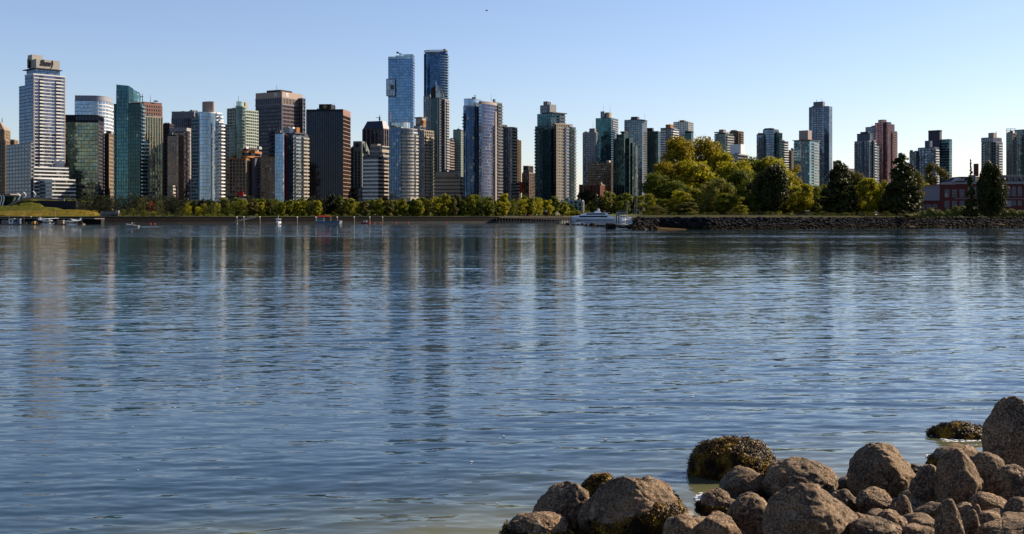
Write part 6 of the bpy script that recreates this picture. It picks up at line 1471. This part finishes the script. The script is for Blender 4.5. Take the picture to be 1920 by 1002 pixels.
def person(px, D, z, top, bot, label, rz=0):
    s = empty('person', Vector(((px-CX)/FPX*D, D, z)), rz, label, 'person')
    b = MB(); b.smooth = True
    def ring(cx, cz, rx, ry, n=8): return [(cx+rx*math.cos(2*math.pi*k/n), ry*math.sin(2*math.pi*k/n), cz) for k in range(n)]
    b.loft([ring(0,.86,.17,.12), ring(0,1.05,.15,.10), ring(0,1.38,.21,.12), ring(0,1.46,.08,.07), ring(0,1.52,.06,.06), ring(0,1.60,.09,.10), ring(0,1.70,.085,.10), ring(0,1.76,.03,.03)])
    for sg in (-1, 1):
        b.loft([ring(sg*.09,.9,.09,.10), ring(sg*.10,.48,.065,.07), ring(sg*.10+.02,.06,.045,.06), ring(sg*.10+.02,0,.05,.11)])
        b.loft([ring(sg*.22,1.42,.05,.05), ring(sg*.27,1.12,.04,.04), ring(sg*.26,.84,.03,.035), ring(sg*.26,.74,.03,.02)])
    b.build('body', SKIN, s)
    c = MB(); c.loft([ring(0,.84,.185,.135), ring(0,1.05,.165,.12), ring(0,1.38,.225,.135), ring(0,1.45,.10,.09)])
    for sg in (-1, 1): c.loft([ring(sg*.22,1.43,.065,.065), ring(sg*.27,1.1,.055,.055)])
    c.build('shirt', top, s)
    c = MB()
    for sg in (-1, 1): c.loft([ring(sg*.09,.92,.10,.115), ring(sg*.10,.48,.08,.085), ring(sg*.10+.02,.1,.06,.075)])
    c.build('trousers', bot, s)
cols = {'red': paint((.45,.02,.02),.7), 'white': WHITE, 'blue': paint((.03,.08,.3),.7), 'black': c_black, 'yellow': paint((.5,.35,.03),.7), 'grey': c_grey}
def boats():
    s = 960/FPX
    # big motor yacht
    o = empty('motor_yacht', Vector(((1107-CX)/FPX*965, 965, 0)), R_(180), 'big white three deck motor yacht, bow to the left, with dark window bands', 'yacht')
    YW = paint((0.78,0.80,0.84), .3, var=.02); L = 88*s
    m = MB(); hull(m, L, 8.5, 3.1, YW, .45, .42); m.build('hull', YW, o)
    m = MB(); m.loft([[(x, -w_, z0) if k == 0 else (x, w_, z0) if k == 1 else (x-.6, w_*.92, z1) if k == 2 else (x-.6, -w_*.92, z1) for k in range(4)] for x, w_, z0, z1 in ((-17,3.9,3.2,5.2),(10,3.9,3.4,5.4),(16,2.2,3.6,4.4))]); m.build('main_deckhouse', YW, o)
    m = MB(); m.loft([[(x, -w_, z0), (x, w_, z0), (x-.6, w_*.9, z1), (x-.6, -w_*.9, z1)] for x, w_, z0, z1 in ((-14,3.5,5.3,7.4),(3,3.5,5.4,7.5),(9,2,5.3,5.9))]); m.build('upper_deckhouse', YW, o)
    m = MB(); m.box(-20,-8,-3.7,3.7,5.25,5.5); m.box(-16,2,-3.4,3.4,7.45,7.7); m.box(-21,-17,-3.8,3.8,3.1,3.4); m.build('deck_overhang', WHITE, o)
    m = MB(); m.box(-14,9.5,-4.0,4.0,3.85,5.0); m.build('window_band', G_black, o); m = MB(); m.box(-12,3.5,-3.52,3.52,5.9,7.0); m.build('window_band', G_black, o); m = MB(); m.box(-20,12,-4.32,4.32,1.2,1.75); m.build('hull_stripe', G_black, o)
    m = MB(); m.loft([[(-9,-2.4,7.7),(-3,-2.4,7.7),(-3,2.4,7.7),(-9,2.4,7.7)],[(-8,-1.6,9.3),(-5,-1.6,9.3),(-5,1.6,9.3),(-8,1.6,9.3)]]); m.build('radar_arch', YW, o)
    m = MB(); m.tube((-7,0,9.2),(-7,0,11.6),.22,.1); m.tube((-8,0,10),(-6,0,10),.5,.5); m.build('mast', WHITE, o)
    m = MB(); rails(m, -20.5, -14, -3.6, 3.4, 1, 6); rails(m, -19.5, -14.5, -3.5, 5.5, 1, 5); rails(m, 10, 20, -3, 3.9, .9, 8); m.build('rail', STEEL, o)
    # marina craft
    def cruiser(px, D, L, label, rz=0, H=1.5, fly=True):
        o = empty('motor_boat', Vector(((px-CX)/FPX*D, D, 0)), rz, label, 'boat', 'boats moored in the marina'); B = L*.3
        m = MB(); hull(m, L, B, H, WHITE, .5, .45); m.build('hull', WHITE, o)
        m = MB(); m.loft([[(x*L, -w_*B, z0), (x*L, w_*B, z0), ((x-.02)*L, w_*B*.9, z1), ((x-.02)*L, -w_*B*.9, z1)] for x, w_, z0, z1 in ((-.32,.4,H,H+1.9),(.08,.4,H+.1,H+1.9),(.26,.22,H+.15,H+.5))]); m.build('cabin', WHITE, o)
        m = MB(); m.box(-.28*L,.08*L,-.405*B,.405*B,H+.9,H+1.5); m.build('cabin_window', G_black, o)
        if fly:
            m = MB(); m.box(-.25*L,.0,-.3*B,.3*B,H+1.95,H+2.6); m.build('flybridge', WHITE, o); m = MB(); m.box(-.24*L,-.02*L,-.33*B,.33*B,H+4.1,H+4.25)
            for a in (-.22, -.04):
                for b in (-.3, .3): m.tube((a*L, b*B, H+2.5), (a*L, b*B, H+4.2), .06, seg=4)
            m.build('hardtop', OFFWHITE, o)
        return o
    def sail(px, D, L, yt, label, rz=0):
        o = empty('sailboat', Vector(((px-CX)/FPX*D, D, 0)), rz, label, 'sailboat', 'boats moored in the marina'); m = MB(); hull(m, L, L*.27, 1.1, WHITE, .35, .55); m.build('hull', WHITE, o)
        m = MB(); m.box(-L*.15, L*.15, -L*.08, L*.08, 1.1, 1.7); m.build('cabin', OFFWHITE, o); zt = EYE-(yt-HY)/FPX*D; m = MB(); m.tube((L*.08,0,1), (L*.08,0,zt), .16, .09, 6); m.tube((L*.08,0,2.4), (-L*.36,0,2.5), .12, .12, 6); m.build('mast', OFFWHITE, o)
        m = MB(); m.tube((L*.08,0,zt), (L*.48,0,1.4), .04, seg=4); m.tube((L*.08,0,zt), (-L*.48,0,1.2), .04, seg=4); m.build('rigging', STEEL, o)
    big = cruiser(1164, 985, 17, 'tall white cruiser with a dark flybridge awning, right of the big yacht', R_(190), 3.0)
    m = MB(); m.box(-5,1.5,-2.2,2.2,9.6,9.8); m.box(-4.6,1.0,-2.0,2.0,7.3,8.4)
    for a in (-4.6,1.2):
        for b in (-2,2): m.tube((a,b,5), (a,b,9.7), .1, seg=4)
    m.build('tower_cabin', c_grey, big)
    sail(1174, 975, 11, 375, 'sailboat with the shortest mast, left of the other two masts', R_(20)); sail(1188, 965, 13, 364, 'sailboat with the tallest mast', R_(-15)); sail(1192, 985, 12, 371, 'sailboat with the raked mast nearest the island', R_(30))
    for px, D, L, rz, lb in ((1152,1000,9,150,'small white cruiser at the stern of the big yacht'),(1179,990,10,200,'white cruiser between the two left sailboats'),(1184,955,9,170,'white motor boat nearest the spit'),(1196,960,9,10,'white motor boat tucked against the island trees'),(1170,960,8,30,'white runabout below the tall cruiser')): cruiser(px, D, L, lb, R_(rz), 1.2, L > 8.5)
    o = empty('mooring_dolphin', Vector(((1158-CX)/FPX*900, 900, 0)), 0, 'pair of dark piles with a white notice box, right of the yacht stern', 'piling')
    for x in (-.9, .9): m = MB(); m.tube((x,0,-1), (x,0,5.8), .42, .38, 8); m.build('pile', c_black, o)
    m = MB(); m.box(-1.3,1.3,-.3,.3,5.2,8.2); m.build('notice_box', c_pale, o)
    # open speedboat and its wake
    o = empty('speedboat', Vector(((248-CX)/FPX*487, 487, .15)), R_(180), 'small open motor boat underway with two people and a white wake', 'boat'); o.rotation_euler.y = R_(-5)
    m = MB(); hull(m, 5.6, 2.0, .7, OFFWHITE, .4, .5); m.build('hull', OFFWHITE, o); m = MB(); m.box(-2.9,-2.4,-.25,.25,.2,1.3); m.build('outboard_motor', c_black, o); m = MB(); m.box(.2,.3,-.7,.7,.7,1.15); m.build('windscreen', c_rail, o)
    person(247.5, 487, .35, cols['white'], cols['black'], 'person in a white top driving the small open motor boat', R_(180)); person(251, 487, .2, cols['red'], cols['blue'], 'person in a red top sitting aft in the open motor boat', R_(180))
    r = random.Random(2); m = MB()
    for k in range(260):
        x = r.random()**1.4*9.5; w_ = .15+x*.10; y = r.uniform(-w_, w_); a = r.uniform(.08, .32)*(1-x/13); m.prism([(x-a*1.8, y), (x, y-a*.6), (x+a*1.8, y), (x, y+a*.6)], -.05, .05+r.random()*.12*(1-x/10))
    wk = m.build('wake_foam', paint((.7,.72,.74), .8)); wk.location = ((252-CX)/FPX*487+1.0, 487, 0); tag(wk, kind='stuff', label='white foam wake trailing right of the small open motor boat')
    # harbour ferry
    o = empty('harbour_ferry', Vector(((522-CX)/FPX*655, 655, 0)), R_(-80), 'small white harbour ferry seen end on below the hotel and the striped condo', 'ferry'); o.scale = (1.15,)*3
    m = MB(); hull(m, 7, 2.7, 1.0, WHITE, .3, .4); m.build('hull', WHITE, o); m = MB(); m.box(-2.6,1.6,-1.1,1.1,1.0,2.6); m.build('cabin', WHITE, o); m = MB(); m.box(-2.4,1.62,-1.12,1.12,1.6,2.25); m.build('cabin_window', G_dblue, o)
    m = MB(); m.box(-2.9,2.0,-1.35,1.35,2.6,2.78); m.tube((0,0,2.7),(0,0,4.2),.06); m.build('roof', WHITE, o); m = MB(); m.box(-3.2,3.2,-1.36,1.36,.25,.45); m.build('hull_stripe', cols['red'], o)
    # flat barge with cabin and red canopy
    o = empty('work_barge', Vector(((617-CX)/FPX*700, 700, 0)), 0, 'long low blue and white barge with teal cabin and red canopy', 'barge')
    m = MB(); hull(m, 15.5, 4.5, 1.5, c_pale, .25, .15); m.build('hull', c_pale, o); m = MB(); m.box(-7.2,6.8,-2.28,2.28,.9,1.5); m.build('hull_stripe', paint((.03,.10,.28),.5), o)
    m = MB(); m.box(-7,-3.5,-1.6,1.6,1.5,3.6); m.build('cabin', c_pale, o); m = MB(); m.box(-6.8,-3.48,-1.62,1.62,2.4,3.2); m.build('cabin_window', G_dteal, o)
    m = MB(); m.loft([[(-7.6,-2,4.3),(1.2,-2,4.3),(1.2,2,4.3),(-7.6,2,4.3)],[(-6,-1,5.0),(-.6,-1,5.0),(-.6,1,5.0),(-6,1,5.0)]]); m.build('canopy', cols['red'], o)
    for x in (-7.3, -3, 1): 
        for y in (-1.8, 1.8): m = MB(); m.tube((x,y,1.5),(x,y,4.35),.07,seg=5); m.build('canopy_post', WHITE, o)
    # red workboat
    o = empty('inflatable_boat', Vector(((685-CX)/FPX*712, 712, 0)), 0, 'low red and white boat alongside the seawall right of the barge', 'boat'); m = MB(); hull(m, 5.4, 2, .8, cols['red'], .3, .4); m.build('hull', cols['red'], o); m = MB(); m.box(-1.2,1.0,-.7,.7,.8,1.8); m.build('cabin', WHITE, o); m = MB(); m.box(-.9,1.02,-.72,.72,1.2,1.6); m.build('cabin_window', G_black, o)
    # gangway
    o = empty('gangway', Vector(((440-CX)/FPX*672, 674, .6)), 0, 'pale truss gangway slanting up from a small float to the seawall', 'gangway')
    a, b = Vector((0,0,.2)), Vector((11.5,2,3.2)); m = MB(); m.loft([[a+Vector((0,-.6,0)), a+Vector((0,.6,0)), a+Vector((0,.6,.15)), a+Vector((0,-.6,.15))], [b+Vector((0,-.6,0)), b+Vector((0,.6,0)), b+Vector((0,.6,.15)), b+Vector((0,-.6,.15))]]); m.build('deck', c_beige, o)
    m = MB()
    for sg in (-.6, .6):
        m.tube(a+Vector((0,sg,1.1)), b+Vector((0,sg,1.1)), .09, seg=5)
        for k in range(11): p = a.lerp(b, k/10); m.tube(p+Vector((0,sg,.1)), p+Vector((0,sg,1.1)), .05, seg=4); q = a.lerp(b, min(1,(k+1)/10)); m.tube(p+Vector((0,sg,.1)), q+Vector((0,sg,1.1)), .05, seg=4)
    m.build('truss', OFFWHITE, o); m = MB(); m.box(-3,1,-1.5,1.5,-.8,0); m.build('float', c_grey, o)
    for i, (x, lb) in enumerate(((444,'left pile beside the gangway'),(457,'pile in the middle of the gangway'),(487,'lone pile between the gangway and the harbour ferry'),(557,'lone pile between the harbour ferry and the barge'),(592,'pale pile at the left end of the barge'),(632,'pile behind the right end of the barge'),(664,'pile left of the red and white boat'),(693,'pile right of the red and white boat'),(717,'slim pile right of the red and white boat and the buoys'))):
        D = shoreD(x)-4; o = empty('mooring_pile', Vector(((x-CX)/FPX*D, D, 0)), 0, lb, 'pile', 'mooring piles along the seawall'); m = MB(); m.tube((0,0,-1),(0,0,3.9),.4,.36,8); m.build('shaft', c_tan, o); m = MB(); m.tube((0,0,3.9),(0,0,4.4),.45,.1,8); m.build('cap', WHITE, o)
    bm_ = None
    for x, y, lb in ((282,419.5,'left of the pair below the red tree'),(290,419.3,'right of the pair below the red tree'),(702,418,'first right of the red and white boat'),(713,418,'second right of the red and white boat'),(742,417.8,'below the left end of the white banded curved condo'),(766,417.6,'below the right end of the white banded curved condo'),(837,417.3,'below the low beige office block')):
        D = min(9675/(y-HY), shoreD(x)-6); o = empty('buoy', Vector(((x-CX)/FPX*D, D, 0)), 0, 'round orange buoy, '+lb, 'buoy', 'orange buoys off the seawall')
        if bm_ is None:
            m = MB(); m.smooth = True; rr_ = [[(r_*math.cos(2*math.pi*k/10), r_*math.sin(2*math.pi*k/10), z_) for k in range(10)] for z_, r_ in ((-.3,.2),(-.1,.42),(.2,.48),(.5,.35),(.68,.08))]; m.loft(rr_); bm_ = m.mesh('float_ball', paint((.50,.05,.01), .5))
        link(bpy.data.objects.new('float_ball', bm_), o)
    # pier, gazebo, parasol, people
    o = empty('timber_pier', (0,0,0), 0, 'dark timber promenade pier on piles left of the big yacht', 'pier'); m = MB(); A, B_ = Vector(((928-CX)/FPX*776, 776, 0)), Vector(((1063-CX)/FPX*852, 852, 0)); d = (B_-A); n_ = Vector((d.y, -d.x, 0)).normalized()*4
    q = [A+n_, B_+n_, B_-n_*.2, A-n_*.2]; m.prism([(p.x, p.y) for p in q], 3.6, 4.2); m.build('deck', c_dbrown, o)
    pm_ = MB(); pm_.tube((0,0,-1),(0,0,3.6),.28,.28,6); pme = pm_.mesh('pile', c_black)
    for k in range(28): p = (A+n_*.9).lerp(B_+n_*.9, k/27); c = link(bpy.data.objects.new('pile', pme), o); c.location = p
    m = MB()
    for k in range(24):
        p = (A+n_*.97).lerp(B_+n_*.97, k/23); m.tube((p.x,p.y,4.2),(p.x,p.y,5.2),.05,seg=4)
    p, q = A+n_*.97, B_+n_*.97; m.tube((p.x,p.y,5.2),(q.x,q.y,5.2),.05,seg=4); m.build('rail', c_dbrown, o)
    D = 850; o = empty('gazebo', Vector(((1021-CX)/FPX*D, D, 4.3)), 0, 'small pale octagonal gazebo with a domed blue grey roof on the promenade', 'gazebo')
    def oct_(r, z): return [(r*math.cos(2*math.pi*k/8+.39), r*math.sin(2*math.pi*k/8+.39), z) for k in range(8)]
    m = MB(); m.loft([oct_(3.0,3.0), oct_(2.9,3.3), oct_(2.2,4.6), oct_(1.0,5.4), oct_(.15,5.9)]); m.build('roof', c_pale, o); m = MB(); m.loft([oct_(2.9,0), oct_(2.9,.3)]); m.build('floor', c_lgrey, o)
    for x, y, _ in oct_(2.5, 0): m = MB(); m.tube((x,y,.3),(x,y,3.05),.13); m.build('column', WHITE, o)
    o = empty('parasol', Vector(((1029.5-CX)/FPX*846, 846, 4.3)), 0, 'open red parasol right of the gazebo', 'parasol'); m = MB(); m.tube((0,0,0),(0,0,2.6),.05); m.build('pole', WHITE, o); m = MB(); m.loft([oct_(1.5,2.1), oct_(.05,2.8)]); m.build('canopy', cols['red'], o)
    for i, (x, a, b, rz) in enumerate(((985,'white','black',0),(992,'red','blue',1),(1001,'blue','black',2),(1006,'white','blue',.4),(1012,'yellow','black',0),(1036,'black','grey',1),(1042,'white','black',2),(1047,'red','black',0),(1052,'grey','blue',1),(1058,'blue','grey',0),(703,'white','blue',0),(672,'blue','black',1),(648,'red','black',1),(900,'yellow','blue',0))):
        D = shoreD(x)+1.8; person(x, D, 4.38, cols[a], cols[b], f'person in a {a} top and {b} trousers before '+landmark(x), rz)
boats()
# ---------------------------------------------------------------- rocky spit
def spit():
    m = MB(); P = [(1052,421.5,.3),(1075,422.6,.5),(1100,423.6,.6),(1130,424.6,.7),(1160,426.5,1.0),(1195,428.5,1.0),(1235,430.6,.8),(1290,431,.2)]
    R = []
    for x, y, h in P:
        D = 9675/(y-HY); c = Vector(((x-CX)/FPX*D, D, 0)); wd = 9+h*8; R.append([(c.x, c.y-1, -.5), (c.x, c.y+2.5, h*.35), (c.x, c.y+wd*.5, h), (c.x, c.y+wd, h*.4), (c.x, c.y+wd+2, -.5)])
    for a, b in zip(R, R[1:]):
        for i in range(4): m.face([a[i], b[i], b[i+1], a[i+1]])
    o = m.build('gravel_spit', ground_mat((0.02, 0.013, 0.006), (0.10, 0.06, 0.02), .6, name='kelp_gravel')); tag(o, kind='structure')
    dk = paint((0.035,0.028,0.022), .8, var=.4, sc=.8)
    meshes = []
    for k in range(4):
        me, V, Nn = rock_mesh(500+k, 1, .9, .7, ['round','flat','peak','round'][k], 3); me.materials.clear(); me.materials.append(dk); meshes.append(me)
    for i, (x, yb, w_, h_) in enumerate(((1047,420.8,7,3.6),(1037,423,4,1.6),(1066,422.5,13,5),(1078,423,5,3),(1085,423,6,3.4),(1092,423,9,5.5),(1101,424,9,4.5),(1112,424.5,17,7),(1121,425,8,4),(1128,425,9,3.6),(1166,428,14,5),(1177,428,12,5.5),(1190,429,16,7),(1203,430,14,8),(1182,426,13,6),(1209,431,10,3.5))):
        D = 9675/(yb-HY); s = w_/2/FPX*D; o = link(bpy.data.objects.new('spit_rock', meshes[i % 4])); o.location = ((x-CX)/FPX*D, D+1+s*.5, .1); o.scale = (s, s, h_/FPX*D/.62*.8); o.rotation_euler = (0, 0, i*1.3)
        tag(o, 'dark rock on the low spit, '+('isolated in the water just off its tip','tiny one at the very tip','long low one near the tip','small one after the long low one','round one left of the pair','taller one of the pair','lower one of the pair','biggest one midway along','one hugging the biggest','last one left of the square block','first one right of the square block','second one right of the square block','wide one where the spit meets the island','tall one where the spit meets the island','one at the back edge of the spit','flat one at the water edge below the island tip')[i], 'rock', 'rocks along the spit')
    D = 403; o = empty('concrete_block', W(1145, 430, D), R_(12), 'square dark weathered concrete block standing at the water edge of the spit', 'block'); o.location.z = -.2; m = MB()
    m.loft([[(-1.5,-1.1,0),(1.5,-1.1,0),(1.5,1.3,0),(-1.5,1.3,0)],[(-1.55,-1.15,1.8),(1.5,-1.1,1.9),(1.45,1.3,1.9),(-1.5,1.3,1.85)],[(-1.35,-.95,2.25),(1.2,-.9,2.2),(1.2,1.1,2.25),(-1.3,1.1,2.25)]]); m.build('body', paint((0.03,0.02,0.014), .9, var=.5, sc=1.5), o)
    lg = paint((0.40,0.27,0.18), .8, var=.3, sc=2)
    for i, (x0, y0, x1, y1, lb) in enumerate(((1705,416,1722,413,'long bleached drift log leaning on the bank below the annex'),(1693,421,1696,426,'short pale drift log standing on end below the tallest evergreen'),(1706,426,1716,425,'low drift log at the water edge below the annex'),(1870,421,1884,422,'drift log at the water edge below the dark oval tree'),(1492,424,1496,426,'stub of drift log below the bright yellow tree'),(1290,424,1300,426,'pale drift log at the water edge below the yellow round tree'))):
        D = 427 if y0 < 419 else 420; D = {0:430,1:428,2:422,3:438,4:420,5:408}[i]; a, b = W(x0, y0, D), W(x1, y1, D+.6); o = link(bpy.data.objects.new('drift_log', MB().mesh('x') if False else None)) if False else None
        m = MB(); m.tube(a, b, .32, .2, 7); o = m.build('drift_log', lg); tag(o, lb, 'log')
spit()

# ---------------------------------------------------------------- foam flecks where the ripples lap the stones
def foam():
    r = random.Random(12); m = MB()
    for x0, x1, y0, y1, n in ((1306,1328,926,940,45),(1742,1766,808,818,45),(1760,1845,824,829,60),(1738,1752,854,858,20)):
        for k in range(n):
            px, py = r.uniform(x0, x1), r.uniform(y0, y1); D = 9675/(py-HY); p = Vector(((px-CX)/FPX*D, D)); a = r.uniform(.006, .03)
            m.prism([(p.x-a*2, p.y), (p.x, p.y-a), (p.x+a*2, p.y), (p.x, p.y+a)], -.03, .006+r.random()*.012)
    for k in range(45):
        D = r.uniform(16, 48); px = r.uniform(150, 1800); a = r.uniform(.008, .02)*D/20; x = (px-CX)/FPX*D; m.prism([(x-a*2, D), (x, D-a), (x+a*2, D), (x, D+a)], -.03, .008)
    o = m.build('foam_flecks', paint((.75,.75,.72), .7)); tag(o, kind='stuff', label='white foam flecks drifting and lapping around the stones')
foam()

def bird():
    o = empty('bird', W(912.5, 20.5, 150), R_(30), 'tiny dark bird flying high in the empty sky above the skyline', 'bird')
    m = MB(); m.smooth = True
    m.loft([[(x, r_*math.cos(2*math.pi*k/8), r_*math.sin(2*math.pi*k/8)) for k in range(8)] for x, r_ in ((-.2,.01),(-.1,.035),(.05,.05),(.13,.035),(.17,.03),(.21,.008))])
    m.loft([[(-.06, y, z), (.06, y, z+.01), (.06, y, z-.005), (-.06, y, z-.01)] for y, z in ((-.34,.06),(-.18,.11),(0,.03),(.18,.11),(.34,.06))])
    m.build('body', c_dgrey, o)
bird()
